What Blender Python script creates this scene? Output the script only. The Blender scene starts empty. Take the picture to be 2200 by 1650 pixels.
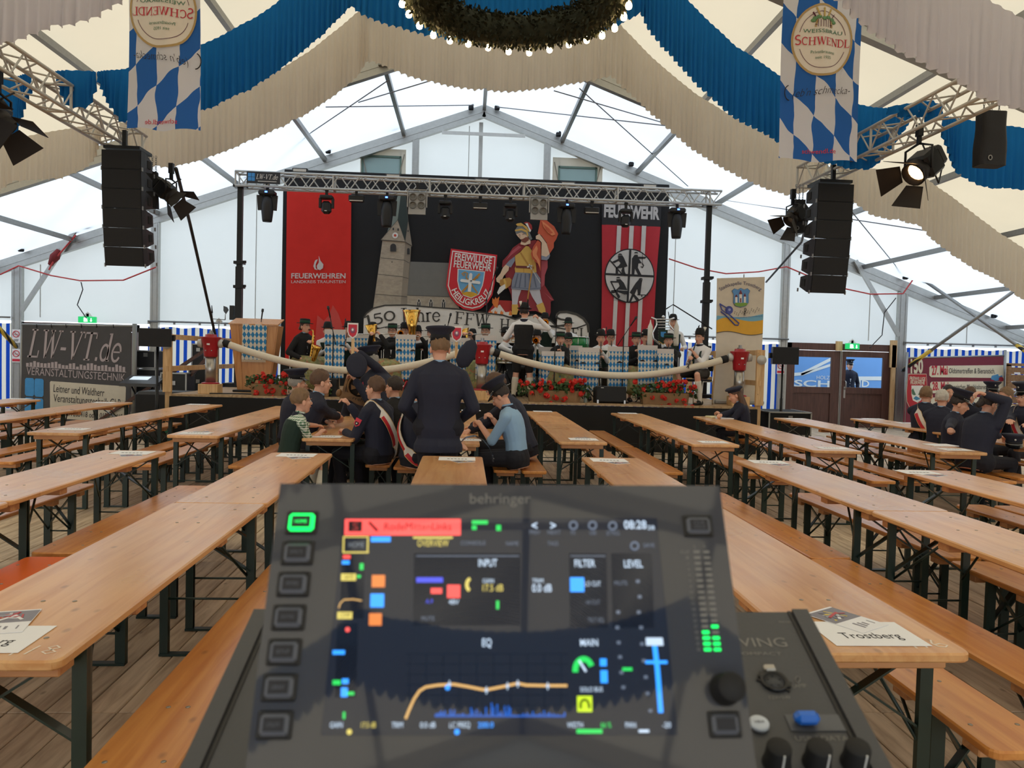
import bpy, bmesh, math, random
from math import sin, cos, pi, radians, sqrt, atan2
from mathutils import Vector, Matrix, Euler, noise
V = Vector
rnd = random.Random(7)
SC = bpy.context.scene
COL = SC.collection

# ------------------------------------------------------------------ camera, sky, exposure
YAW, PITCH, ROLL, EYE, FPX = 0.059288, 0.034289, 0.026360, 1.60831, 1661.79
_f = V((sin(YAW)*cos(PITCH), cos(YAW)*cos(PITCH), -sin(PITCH)))
_r0 = V((cos(YAW), -sin(YAW), 0)); _u0 = _r0.cross(_f)
_r = cos(ROLL)*_r0 + sin(ROLL)*_u0
_u = -sin(ROLL)*_r0 + cos(ROLL)*_u0
cd = bpy.data.cameras.new('camera'); cam = bpy.data.objects.new('camera', cd); COL.objects.link(cam)
cam.matrix_world = Matrix(((_r.x, _u.x, -_f.x, 0), (_r.y, _u.y, -_f.y, 0), (_r.z, _u.z, -_f.z, EYE), (0, 0, 0, 1)))
cd.sensor_width = 36; cd.lens = FPX/2200*36; cd.clip_start = 0.05; cd.clip_end = 300
cd.dof.use_dof = True; cd.dof.focus_distance = 9.0; cd.dof.aperture_fstop = 10.0
SC.camera = cam
w = bpy.data.worlds.new('overcast_sky'); SC.world = w; w.use_nodes = True
w.node_tree.nodes['Background'].inputs[0].default_value = (0.885, 0.965, 1.055, 1)
w.node_tree.nodes['Background'].inputs[1].default_value = 1.0
SC.view_settings.view_transform = 'Standard'; SC.view_settings.look = 'None'
SC.view_settings.gamma = 1; SC.view_settings.use_curve_mapping = False
SC.view_settings.exposure = 1.2
SC.cycles.max_bounces = 7; SC.cycles.diffuse_bounces = 5; SC.cycles.glossy_bounces = 3
SC.cycles.transmission_bounces = 4; SC.cycles.transparent_max_bounces = 6
SC.cycles.sample_clamp_indirect = 6.0
SC.cycles.use_denoising = True
SC.cycles.caustics_reflective = False; SC.cycles.caustics_refractive = False

def ray(px, py): return _f + _r*((px-1100)/FPX) - _u*((py-825)/FPX)
def at(px, py, Y):
    d = ray(px, py); return V((0, 0, EYE)) + d*(Y/d.y)
def atz(px, py, Z):
    d = ray(px, py); return V((0, 0, EYE)) + d*((Z-EYE)/d.z)

# ------------------------------------------------------------------ materials
def lin(c):
    return tuple(((x/255)/12.92 if x/255 <= .04045 else ((x/255+.055)/1.055)**2.4) for x in c)
MATS = {}
def nt_new(name):
    m = bpy.data.materials.new(name); m.use_nodes = True
    return m, m.node_tree.nodes, m.node_tree.links, m.node_tree.nodes['Principled BSDF']
def mk(name, col, rough=.6, metal=0., var=.10, scale=9., bump=0., bscale=None, emit=0., coat=0., stretch=None, tint=0., ior=None, trans=0., spec=None):
    """procedural Principled material: colour broken up by noise, optional fine relief"""
    if name in MATS: return MATS[name]
    m, N, L, b = nt_new(name)
    c = lin(col)
    tc = N.new('ShaderNodeTexCoord'); mp = N.new('ShaderNodeMapping'); L.new(tc.outputs['Object'], mp.inputs[0])
    if stretch: mp.inputs['Scale'].default_value = stretch
    nz = N.new('ShaderNodeTexNoise'); nz.inputs['Scale'].default_value = scale; nz.inputs['Detail'].default_value = 4
    L.new(mp.outputs[0], nz.inputs['Vector'])
    mx = N.new('ShaderNodeMix'); mx.data_type = 'RGBA'
    mx.inputs[6].default_value = tuple(max(0, x*(1-var)) for x in c)+(1,)
    mx.inputs[7].default_value = tuple(min(1, x*(1+var)) for x in c)+(1,)
    L.new(nz.outputs[0], mx.inputs[0])
    out = mx.outputs[2]
    if tint:
        oi = N.new('ShaderNodeObjectInfo'); mr = N.new('ShaderNodeMapRange')
        mr.inputs[3].default_value = 1-tint; mr.inputs[4].default_value = 1+tint
        L.new(oi.outputs['Random'], mr.inputs[0])
        hs = N.new('ShaderNodeHueSaturation'); L.new(mr.outputs[0], hs.inputs['Value']); L.new(out, hs.inputs['Color']); out = hs.outputs[0]
    L.new(out, b.inputs['Base Color'])
    b.inputs['Roughness'].default_value = rough; b.inputs['Metallic'].default_value = metal
    if ior: b.inputs['IOR'].default_value = ior
    if spec is not None: b.inputs['Specular IOR Level'].default_value = spec
    if trans: b.inputs['Transmission Weight'].default_value = trans
    if coat: b.inputs['Coat Weight'].default_value = coat; b.inputs['Coat Roughness'].default_value = .12
    if emit:
        L.new(out, b.inputs['Emission Color']); b.inputs['Emission Strength'].default_value = emit
    if bump:
        n2 = N.new('ShaderNodeTexNoise'); n2.inputs['Scale'].default_value = bscale or scale*6; L.new(mp.outputs[0], n2.inputs['Vector'])
        bp = N.new('ShaderNodeBump'); bp.inputs['Strength'].default_value = bump; bp.inputs['Distance'].default_value = .01
        L.new(n2.outputs[0], bp.inputs['Height']); L.new(bp.outputs[0], b.inputs['Normal'])
    MATS[name] = m; return m
def mk_wood(name, col, dark, rough=.35, stretch=(7, .7, 7), knots=True, tint=.08, coat=.0, scale=3.):
    """varnished softwood: grain along local Y, knots, scuffs"""
    m, N, L, b = nt_new(name)
    tc = N.new('ShaderNodeTexCoord'); oi = N.new('ShaderNodeObjectInfo')
    ad = N.new('ShaderNodeVectorMath'); ad.operation = 'ADD'; L.new(tc.outputs['Object'], ad.inputs[0])
    ms = N.new('ShaderNodeVectorMath'); ms.operation = 'SCALE'; ms.inputs[0].default_value = (7, 13, 3); L.new(oi.outputs['Random'], ms.inputs['Scale']); L.new(ms.outputs[0], ad.inputs[1])
    mp = N.new('ShaderNodeMapping'); mp.inputs['Scale'].default_value = stretch; L.new(ad.outputs[0], mp.inputs[0])
    nz = N.new('ShaderNodeTexNoise'); nz.inputs['Scale'].default_value = scale; nz.inputs['Detail'].default_value = 6; nz.inputs['Distortion'].default_value = .6
    L.new(mp.outputs[0], nz.inputs['Vector'])
    n3 = N.new('ShaderNodeTexNoise'); n3.inputs['Scale'].default_value = 1.7; L.new(ad.outputs[0], n3.inputs['Vector'])
    rp = N.new('ShaderNodeValToRGB'); rp.color_ramp.elements[0].position = .32; rp.color_ramp.elements[1].position = .62
    rp.color_ramp.elements[0].color = lin(dark)+(1,); rp.color_ramp.elements[1].color = lin(col)+(1,)
    L.new(nz.outputs[0], rp.inputs[0]); out = rp.outputs[0]
    hs0 = N.new('ShaderNodeHueSaturation'); mr0 = N.new('ShaderNodeMapRange'); mr0.inputs[3].default_value = .8; mr0.inputs[4].default_value = 1.2
    L.new(n3.outputs[0], mr0.inputs[0]); L.new(mr0.outputs[0], hs0.inputs['Value']); L.new(out, hs0.inputs['Color']); out = hs0.outputs[0]
    if knots:
        vo = N.new('ShaderNodeTexVoronoi'); vo.inputs['Scale'].default_value = 1.0
        mp2 = N.new('ShaderNodeMapping'); mp2.inputs['Scale'].default_value = (9, 5, 9); L.new(ad.outputs[0], mp2.inputs[0]); L.new(mp2.outputs[0], vo.inputs['Vector'])
        kr = N.new('ShaderNodeValToRGB'); kr.color_ramp.elements[0].position = .05; kr.color_ramp.elements[1].position = .13
        kr.color_ramp.elements[0].color = (.55,)*3+(1,); kr.color_ramp.elements[1].color = (0, 0, 0, 1)
        L.new(vo.outputs['Distance'], kr.inputs[0])
        mk_ = N.new('ShaderNodeMix'); mk_.data_type = 'RGBA'; mk_.inputs[7].default_value = tuple(x*.45 for x in lin(dark))+(1,)
        L.new(kr.outputs[0], mk_.inputs[0]); L.new(out, mk_.inputs[6]); out = mk_.outputs[2]
    if tint:
        mr = N.new('ShaderNodeMapRange'); mr.inputs[3].default_value = 1-tint; mr.inputs[4].default_value = 1+tint
        L.new(oi.outputs['Random'], mr.inputs[0])
        hs = N.new('ShaderNodeHueSaturation'); L.new(mr.outputs[0], hs.inputs['Value']); L.new(out, hs.inputs['Color']); out = hs.outputs[0]
    L.new(out, b.inputs['Base Color'])
    rr = N.new('ShaderNodeMapRange'); rr.inputs[3].default_value = rough-.08; rr.inputs[4].default_value = rough+.12; L.new(n3.outputs[0], rr.inputs[0]); L.new(rr.outputs[0], b.inputs['Roughness'])
    bp = N.new('ShaderNodeBump'); bp.inputs['Strength'].default_value = .12; bp.inputs['Distance'].default_value = .004
    L.new(nz.outputs[0], bp.inputs['Height']); L.new(bp.outputs[0], b.inputs['Normal'])
    if coat: b.inputs['Coat Weight'].default_value = coat; b.inputs['Coat Roughness'].default_value = .2
    MATS[name] = m; return m
def mk_cloth(name, col, trans=.5, tcol=None, var=.06, scale=3., rough=.8, bump=.1, bscale=40., diff=1.):
    """fabric that lets daylight through: diffuse + translucent"""
    m, N, L, b = nt_new(name); N.remove(b)
    out = N['Material Output']
    tc = N.new('ShaderNodeTexCoord'); nz = N.new('ShaderNodeTexNoise'); nz.inputs['Scale'].default_value = scale; nz.inputs['Detail'].default_value = 5
    L.new(tc.outputs['Object'], nz.inputs['Vector'])
    def cmix(c, v):
        mx = N.new('ShaderNodeMix'); mx.data_type = 'RGBA'; c = lin(c)
        mx.inputs[6].default_value = tuple(max(0, x*(1-v)) for x in c)+(1,); mx.inputs[7].default_value = tuple(min(1, x*(1+v)) for x in c)+(1,)
        L.new(nz.outputs[0], mx.inputs[0]); return mx.outputs[2]
    d = N.new('ShaderNodeBsdfDiffuse'); t = N.new('ShaderNodeBsdfTranslucent'); s = N.new('ShaderNodeMixShader')
    L.new(cmix(col, var), d.inputs[0]); L.new(cmix(tcol or col, var), t.inputs[0]); s.inputs[0].default_value = trans
    n2 = N.new('ShaderNodeTexNoise'); n2.inputs['Scale'].default_value = bscale; L.new(tc.outputs['Object'], n2.inputs['Vector'])
    bp = N.new('ShaderNodeBump'); bp.inputs['Strength'].default_value = bump; bp.inputs['Distance'].default_value = .01; L.new(n2.outputs[0], bp.inputs['Height'])
    L.new(bp.outputs[0], d.inputs['Normal'])
    L.new(d.outputs[0], s.inputs[1]); L.new(t.outputs[0], s.inputs[2]); L.new(s.outputs[0], out.inputs[0])
    MATS[name] = m; return m

# ------------------------------------------------------------------ text outlines
_TX = {}
def text_outline(s, shear=0., off=0.):
    k = (s, shear, off)
    if k in _TX: return _TX[k]
    c = bpy.data.curves.new('t', 'FONT'); c.body = s; c.size = 1; c.shear = shear; c.offset = off; c.resolution_u = 3
    o = bpy.data.objects.new('t', c); me = bpy.data.meshes.new_from_object(o)
    vs = [(v.co.x, v.co.y) for v in me.vertices]; fs = [tuple(p.vertices) for p in me.polygons]
    bpy.data.objects.remove(o); bpy.data.curves.remove(c); bpy.data.meshes.remove(me)
    x0 = min(v[0] for v in vs); x1 = max(v[0] for v in vs)
    vs = [(x-x0, y) for x, y in vs]
    _TX[k] = (vs, fs, x1-x0); return _TX[k]
def _arc(cx, cy, rx, ry, a0, a1, n=14):
    return [(cx+rx*cos(radians(a0+(a1-a0)*i/n)), cy+ry*sin(radians(a0+(a1-a0)*i/n))) for i in range(n+1)]
T_, t_ = .13, .055
def _sf(x, y, w=.30): return ([(x-w/2, y), (x+w/2, y)], t_)
SERIF = {  # stroke letters with slab ends: (points, width) in a cap-height-1 box; width of the letter last
 '1': ([([(.2, 0), (.2, .72)], T_), ([(.04, .58), (.2, .72)], t_), _sf(.2, .02)], .42),
 '5': ([([(.5, .68), (.14, .68)], T_*.8), ([(.14, .7), (.11, .38)], t_), (_arc(.24, .18, .24, .24, 120, -150), T_*.8)], .6),
 '0': ([(_arc(.32, .35, .26, .33, 0, 360, 24), T_*.8)], .66),
 'J': ([([(.34, 1), (.34, .1)]+_arc(.14, .05, .2, .2, 0, -110, 7), T_), _sf(.34, .98, .4)], .58),
 'a': ([(_arc(.24, .48, .2, .17, 150, 0, 8)+[(.44, .1), (.5, .02)], T_*.8), (_arc(.22, .17, .18, .17, 60, 330, 14), T_*.7)], .56),
 'h': ([([(.14, 0), (.14, 1)], T_), (_arc(.32, .45, .18, .19, 170, 0, 8)+[(.5, 0)], T_*.8), _sf(.14, .02, .28), _sf(.5, .02, .28), ([(.02, .97), (.16, .97)], t_)], .66),
 'r': ([([(.14, 0), (.14, .62)], T_), (_arc(.3, .46, .17, .17, 170, 50, 6), T_*.7), _sf(.14, .02, .28), ([(.02, .61), (.16, .61)], t_)], .46),
 'e': ([(_arc(.28, .32, .23, .31, 5, 330, 18), T_*.75), ([(.07, .34), (.5, .34)], t_)], .58),
 'd': ([(_arc(.26, .3, .2, .28, 0, 360, 18), T_*.75), ([(.48, 0), (.48, 1)], T_), ([(.36, .97), (.5, .97)], t_), _sf(.5, .02, .2)], .66),
 'F': ([([(.18, 0), (.18, 1)], T_), ([(.04, .97), (.62, .97)], t_*1.2), ([(.62, 1), (.62, .78)], t_), ([(.18, .52), (.48, .52)], t_), ([(.48, .62), (.48, .42)], t_), _sf(.18, .02, .34)], .72),
 'E': ([([(.18, 0), (.18, 1)], T_), ([(.04, .97), (.6, .97)], t_*1.2), ([(.6, 1), (.6, .78)], t_), ([(.18, .52), (.46, .52)], t_), ([(.46, .62), (.46, .42)], t_), ([(.04, .03), (.62, .03)], t_*1.2), ([(.62, 0), (.62, .24)], t_)], .72),
 'L': ([([(.18, 0), (.18, 1)], T_), _sf(.18, .98, .34), ([(.04, .03), (.6, .03)], t_*1.2), ([(.6, 0), (.6, .26)], t_)], .68),
 'H': ([([(.18, 0), (.18, 1)], T_), ([(.7, 0), (.7, 1)], T_), ([(.18, .52), (.7, .52)], t_), _sf(.18, .02, .34), _sf(.18, .98, .34), _sf(.7, .02, .34), _sf(.7, .98, .34)], .9),
 'W': ([([(.12, 1), (.34, 0)], T_), ([(.34, 0), (.56, .98)], t_), ([(.52, 1), (.76, 0)], T_), ([(.76, 0), (.98, 1)], t_), _sf(.12, .98, .3), _sf(.54, .98, .26), _sf(.98, .98, .24)], 1.08),
 'V': ([([(.12, 1), (.4, 0)], T_), ([(.4, 0), (.68, 1)], t_), _sf(.12, .98, .3), _sf(.68, .98, .26)], .8),
 'T': ([([(.4, 0), (.4, 1)], T_), ([(.06, .97), (.74, .97)], t_*1.2), ([(.07, 1), (.07, .78)], t_), ([(.73, 1), (.73, .78)], t_), _sf(.4, .02, .34)], .8),
 'N': ([([(.16, 0), (.16, 1)], t_*1.2), ([(.14, 1), (.7, 0)], T_), ([(.7, 0), (.7, 1)], t_*1.2), _sf(.16, .02, .28), _sf(.1, .98, .24), _sf(.7, .98, .28)], .84),
 'D': ([([(.18, 0), (.18, 1)], T_), ([(.04, .97), (.3, .97)]+_arc(.34, .5, .38, .47, 90, -90, 14)+[(.04, .03)], T_*.7)], .8),
 'S': ([(_arc(.32, .74, .22, .23, 40, 270, 12)+_arc(.32, .26, .24, .25, 90, -150, 12), T_*.85)], .66),
 'C': ([(_arc(.42, .5, .34, .47, 50, 310, 20), T_*.85), ([(.64, .98), (.64, .7)], t_)], .78),
 '-': ([([(.06, .36), (.36, .36)], T_*.8)], .44),
 '.': ([([(.08, .06), (.2, .06)], T_)], .28),
 ' ': ([], .34),
}
def serif_outline(s, shear=0., small=None):
    vs, fs, x = [], [], 0.
    for i, ch in enumerate(s):
        st, wd = SERIF[ch]; k = 1. if (small is None or i == 0) else small
        for pts, wdt in st:
            n = len(pts)
            for j in range(n):
                p = V(pts[j]); a = V(pts[max(0, j-1)]); b = V(pts[min(n-1, j+1)]); d = (b-a).normalized(); nn = V((-d.y, d.x))*wdt/2
                for q in (p+nn, p-nn): vs.append((x+q.x*k+q.y*k*shear, q.y*k))
                if j: m = len(vs); fs.append((m-4, m-3, m-1, m-2))
        x += wd*k
    return vs, fs, x

# ------------------------------------------------------------------ mesh builder
def frame_from(d, up=V((0, 0, 1))):
    d = d.normalized(); x = d.cross(up)
    if x.length < 1e-4: x = d.cross(V((0, 1, 0)))
    x.normalize(); return x, d, x.cross(d)
class MB:
    def __init__(s, mat=None): s.v = []; s.f = []; s.mi = []; s.sm = []; s.mats = []; s.c = 0; s.mat(mat) if mat else None
    def mat(s, m):
        if m not in s.mats: s.mats.append(m)
        s.c = s.mats.index(m); return s
    def add(s, vs, fs, smooth=False, M=None):
        o = len(s.v)
        s.v += [tuple(M @ V(p)) for p in vs] if M else [tuple(p) for p in vs]
        for f in fs: s.f.append(tuple(i+o for i in f)); s.mi.append(s.c); s.sm.append(smooth)
        return s
    def box(s, c, d, M=None, bev=0.):
        x, y, z = d[0]/2, d[1]/2, d[2]/2; cx, cy, cz = c
        if bev:
            b = min(bev, x*.9, y*.9, z*.9); vs = []; ring = []
            for zz, k in ((-z, b), (-z+b, 0), (z-b, 0), (z, b)):
                for sx, sy in ((-1, -1), (1, -1), (1, 1), (-1, 1)):
                    X, Y = x-k, y-k
                    for dx, dy in (((b if not k else 0), 0), (0, (b if not k else 0))) if sx*sy < 0 else ((0, (b if not k else 0)), ((b if not k else 0), 0)):
                        vs.append((cx+sx*(X-dx), cy+sy*(Y-dy), cz+zz))
            fs = [tuple(range(7, -1, -1)), tuple(range(24, 32))]
            for r in range(3):
                for i in range(8): j = (i+1) % 8; fs.append((r*8+i, r*8+j, r*8+8+j, r*8+8+i))
            return s.add(vs, fs, False, M)
        vs = [(cx+a*x, cy+b_*y, cz+e*z) for e in (-1, 1) for a, b_ in ((-1, -1), (1, -1), (1, 1), (-1, 1))]
        return s.add(vs, [(3, 2, 1, 0), (4, 5, 6, 7), (0, 1, 5, 4), (1, 2, 6, 5), (2, 3, 7, 6), (3, 0, 4, 7)], False, M)
    def bar(s, a, b, w, h=None, up=V((0, 0, 1))):
        a, b = V(a), V(b); h = h or w; x, d, z = frame_from(b-a, up)
        M = Matrix(((x.x, d.x, z.x, 0), (x.y, d.y, z.y, 0), (x.z, d.z, z.z, 0), (0, 0, 0, 1))); M.translation = (a+b)/2
        return s.box((0, 0, 0), (w, (b-a).length, h), M)
    def tube(s, pts, r, n=8, closed=False, cap=True, smooth=True, flat=1.):
        pts = [V(p) for p in pts]; m = len(pts); R = r if isinstance(r, (list, tuple)) else [r]*m
        vs = []; px = None
        for i, p in enumerate(pts):
            d = (pts[(i+1) % m]-pts[i-1]) if closed else (pts[min(m-1, i+1)]-pts[max(0, i-1)])
            if d.length < 1e-9: d = V((0, 0, 1))
            d.normalize()
            if px is None: px, _, _ = frame_from(d)
            px = (px-d*px.dot(d))
            if px.length < 1e-6: px, _, _ = frame_from(d)
            px.normalize(); pz = px.cross(d)
            for k in range(n): a = 2*pi*k/n; vs.append(p+px*(cos(a)*R[i])+pz*(sin(a)*R[i]*flat))
        fs = []
        for i in range(m if closed else m-1):
            j = (i+1) % m
            for k in range(n): l = (k+1) % n; fs.append((i*n+k, i*n+l, j*n+l, j*n+k))
        if cap and not closed: fs += [tuple(range(n-1, -1, -1)), tuple(range((m-1)*n, m*n))]
        return s.add(vs, fs, smooth)
    def lathe(s, prof, n=20, M=None, sx=1., sy=1., smooth=True):
        vs = []; m = len(prof)
        for r, z in prof:
            for k in range(n): a = 2*pi*k/n; vs.append((r*cos(a)*sx, r*sin(a)*sy, z))
        fs = [(i*n+k, i*n+(k+1) % n, (i+1)*n+(k+1) % n, (i+1)*n+k) for i in range(m-1) for k in range(n)]
        fs += [tuple(range(n-1, -1, -1)), tuple(range((m-1)*n, m*n))]
        return s.add(vs, fs, smooth, M)
    def ell(s, c, r, n=12, M=None, smooth=True):
        c = V(c); m = n//2; vs = []; r = r if isinstance(r, (tuple, list)) else (r, r, r)
        for i in range(1, m):
            t = pi*i/m
            for k in range(n): a = 2*pi*k/n; vs.append((c.x+r[0]*sin(t)*cos(a), c.y+r[1]*sin(t)*sin(a), c.z+r[2]*cos(t)))
        vs += [(c.x, c.y, c.z+r[2]), (c.x, c.y, c.z-r[2])]; T = len(vs)-2; B = T+1
        fs = [((i)*n+k, (i+1)*n+k, (i+1)*n+(k+1) % n, i*n+(k+1) % n) for i in range(m-2) for k in range(n)]
        fs += [(T, k, (k+1) % n) for k in range(n)]+[(B, (m-2)*n+(k+1) % n, (m-2)*n+k) for k in range(n)]
        return s.add(vs, fs, smooth, M)
    def grid(s, nu, nv, fn, smooth=True, wrap=False):
        vs = [fn(i/(nu if wrap else nu-1), j/(nv-1)) for j in range(nv) for i in range(nu)]
        fs = [(j*nu+i, j*nu+(i+1) % nu, (j+1)*nu+(i+1) % nu, (j+1)*nu+i) for j in range(nv-1) for i in range(nu if wrap else nu-1)]
        return s.add(vs, fs, smooth)
    def poly(s, pts, off):
        """slab: polygon of 3-D points pushed along off"""
        n = len(pts); pts = [V(p) for p in pts]; off = V(off)
        nrm = V((0, 0, 0))
        for i in range(n): nrm += pts[i].cross(pts[(i+1) % n])
        if nrm.dot(off) < 0: pts = pts[::-1]
        vs = pts+[p+off for p in pts]
        return s.add(vs, [tuple(range(n-1, -1, -1)), tuple(range(n, 2*n))]+[(i, (i+1) % n, n+(i+1) % n, n+i) for i in range(n)])
    def ribbon(s, pts, w, nrm, off=0.):
        """flat stroke of width w lying in the plane with normal nrm"""
        pts = [V(p)+V(nrm)*off for p in pts]; vs = []; m = len(pts); nrm = V(nrm)
        for i, p in enumerate(pts):
            d = (pts[min(m-1, i+1)]-pts[max(0, i-1)]).normalized(); sd = d.cross(nrm).normalized()*(w/2); vs += [p+sd, p-sd]
        return s.add(vs, [(2*i, 2*i+1, 2*i+3, 2*i+2) for i in range(m-1)])
    def text(s, t, org, ux, uz, width=None, size=None, align='C', shear=0., off=0., font=None, fn=None, small=None):
        """lettering in the plane through org spanned by ux, uz; fn maps (u 0..1, height) to a point"""
        vs, fs, wd = serif_outline(t, shear, small) if font == 'serif' else text_outline(t, shear, off)
        cap = 1. if font == 'serif' else .69
        k = size/cap if size else width/wd
        kx = width/wd if width else k
        ux, uz, org = V(ux), V(uz), V(org)
        if fn: return s.add([fn(x/wd, y*k) for x, y in vs], fs)
        a = {'C': wd*kx/2, 'L': 0, 'R': wd*kx}[align]
        return s.add([org+ux*(x*kx-a)+uz*(y*k) for x, y in vs], fs)
    def shift(s, d): d = V(d); s.v = [tuple(V(p)+d) for p in s.v]; return s
    def xf(s, M): s.v = [tuple(M @ V(p)) for p in s.v]; return s
    def mesh(s, name):
        me = bpy.data.meshes.new(name); me.from_pydata(s.v, [], s.f)
        for m in s.mats: me.materials.append(m)
        me.polygons.foreach_set('material_index', s.mi); me.polygons.foreach_set('use_smooth', s.sm)
        me.update(); return me
    def build(s, name, parent=None, loc=None, world=False, **k):
        if world and parent: s.shift(-parent.matrix_basis.translation)
        return link(name, s.mesh(name), parent, loc, **k)
def link(name, me, parent=None, loc=None, rot=None, label=None, cat=None, group=None, kind=None):
    o = bpy.data.objects.new(name, me); COL.objects.link(o)
    if parent: o.parent = parent
    if loc is not None: o.location = loc
    if rot is not None: o.rotation_euler = rot
    tag(o, label, cat, group, kind); return o
def tag(o, label=None, cat=None, group=None, kind=None):
    if label: o['label'] = label
    if cat: o['category'] = cat
    if group: o['group'] = group
    if kind: o['kind'] = kind
    return o
def thing(name, label, cat, loc=(0, 0, 0), rz=0., group=None, kind=None):
    o = bpy.data.objects.new(name, None); COL.objects.link(o); o.location = loc; o.rotation_euler = (0, 0, rz); o.empty_display_size = .1
    return tag(o, label, cat, group, kind)
KIDS = {}
def kids(o):
    return [c for c in COL.objects if c.parent == o]
def dup(src, loc, rz=None, label=None, group=None, tree=None):
    """copy of a thing with copies of its parts and sub-parts (mesh data shared)"""
    tree = tree or tree_of(src)
    r = src.copy(); COL.objects.link(r); r.location = loc
    if rz is not None: r.rotation_euler = (0, 0, rz)
    tag(r, label, None, group)
    for c, sub in tree:
        d = c.copy(); COL.objects.link(d); d.parent = r
        for g in sub: e = g.copy(); COL.objects.link(e); e.parent = d
    return r
def tree_of(o): return [(c, kids(c)) for c in kids(o)]
X_, Y_, Z_ = V((1, 0, 0)), V((0, 1, 0)), V((0, 0, 1))
# ------------------------------------------------------------------ materials used all over
ALU = mk('aluminium', (176, 176, 172), .42, .75, .12, 14, .05)
ALUW = mk('white_aluminium', (196, 195, 190), .45, .35, .10, 12)
STEELG = mk('galvanised_steel', (150, 150, 148), .4, .8, .15, 20)
STAIN = mk('brushed_stainless', (176, 172, 165), .3, .9, .12, 6, .05, stretch=(14, 14, 1))
BLK = mk('black_plastic', (22, 22, 24), .5, 0, .2, 20)
BLKM = mk('black_metal', (30, 31, 33), .4, .4, .2, 20)
BLKC = mk('black_molton', (17, 17, 19), .85, 0, .2, 6, .1, 90)
RUB = mk('black_rubber', (16, 16, 17), .7, 0, .2, 30)
WHITE = mk('white_paint', (232, 232, 228), .5, 0, .04, 8)
PAPER = mk('white_paper', (238, 239, 243), .6, 0, .02, 8)
INK = mk('dark_ink', (40, 38, 46), .7, 0, .1, 40)
REDP = mk('red_paint', (176, 24, 34), .4, 0, .08, 10)
PLY = mk_wood('stage_plywood', (190, 160, 120), (160, 128, 90), .5, knots=False, tint=.05)
PINE = mk_wood('raw_pine', (226, 190, 140), (200, 158, 106), .55, stretch=(9, 9, .8), knots=True, tint=.04)
BROWNW = mk_wood('brown_door_wood', (92, 60, 50), (74, 46, 38), .45, stretch=(9, 9, .8), knots=False, tint=.03)
CORDR = mk('red_cable', (190, 60, 60), .5)
CORDB = mk('black_cable', (30, 30, 32), .5)
GREENE = mk('exit_sign_green', (20, 150, 80), .4, emit=.7, var=.02)
WHITEE = mk('exit_sign_white', (240, 250, 245), .4, emit=.7, var=.02)
SIGNW = mk('sign_white', (236, 236, 236), .5, var=.03)
SIGNR = mk('sign_red', (205, 40, 60), .5, var=.03)

# ------------------------------------------------------------------ tent geometry
AX, AZ, SL = .29, 8.0, .366
def RZ(x): return AZ-SL*abs(x-AX)
GY = 20.0; HW = 15.0; FY = [20, 15, 10, 5, 0, -5, -10]

# floor: boards running towards the stage, each one a piece
FLW = mk_wood('floor_boards', (200, 182, 158), (160, 140, 118), .62, stretch=(9, .9, 9), knots=True, tint=.13, scale=2.6)
floor = thing('floor', None, None, kind='structure')
PW, PL, PY0 = .158, 2.5, .95
def plank_mesh(L, w):
    m = MB(FLW); m.box((0, 0, -.02), (w, L, .04), bev=.004); return m
pm = plank_mesh(PL-.006, PW-.007).mesh('floor_plank')
single = set()
for j, (a, b) in enumerate(((-3.1, 3.7), (-4.3, 4.9), (-5.4, 6.1), (-6.6, 6.8))):
    for i in range(int(a/PW), int(b/PW)+1): single.add((i, j))
single = set(list(sorted(single))[:300])
rest = MB(FLW)
for j in range(-5, 8):
    for i in range(-96, 98):
        x, y = i*PW, PY0+PL*(j+.5)
        dz = -.003*rnd.random()
        if (i, j) in single:
            link('floor_plank', pm, floor, (x, y, dz), (0, 0, rnd.uniform(-.0006, .0006)))
        elif -11.6 < y < 20.2:
            rest.box((x, min(y, 19.9-PL/2) if j == 7 else y, -.02+dz), (PW-.007, PL-.006, .04))
rest.build('floor_boards_beyond', floor, kind='stuff')
m = MB(mk('tent_ground', (70, 64, 52), .9, 0, .3, 2)); m.box((0, 4.5, -.14), (60, 70, .08)); m.build('ground', kind='structure')

# roof fabric: one sheet per bay and side
ROOFW = mk_cloth('roof_white_fabric', (232, 236, 238), .60, (226, 232, 238), .05, .9, bump=.2, bscale=1.2)
ROOFC = mk_cloth('roof_cream_fabric', (222, 210, 188), .54, (216, 200, 170), .07, .8, bump=.3, bscale=1.5)
WALLF = mk_cloth('gable_white_fabric', (228, 230, 228), .5, (226, 230, 226), .05, .7, bump=.25, bscale=1.4)
ceil = thing('ceiling', None, None, kind='structure')
for k in range(6):
    y0, y1 = FY[k+1], FY[k]
    for sd in (-1, 1):
        def fn(u, v):
            x = AX+sd*HW*v; y = y0+(y1-y0)*u
            sag = .05*sin(pi*u)*(.6+.4*sin(pi*((v*7.3) % 1)))
            return (x, y, RZ(x)+.02-sag+.02*noise.noise(V((x*.7, y*.7, 3))))
        MB(ROOFW if k == 0 else ROOFC).grid(14, 40, fn).build('roof_panel', ceil)
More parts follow.
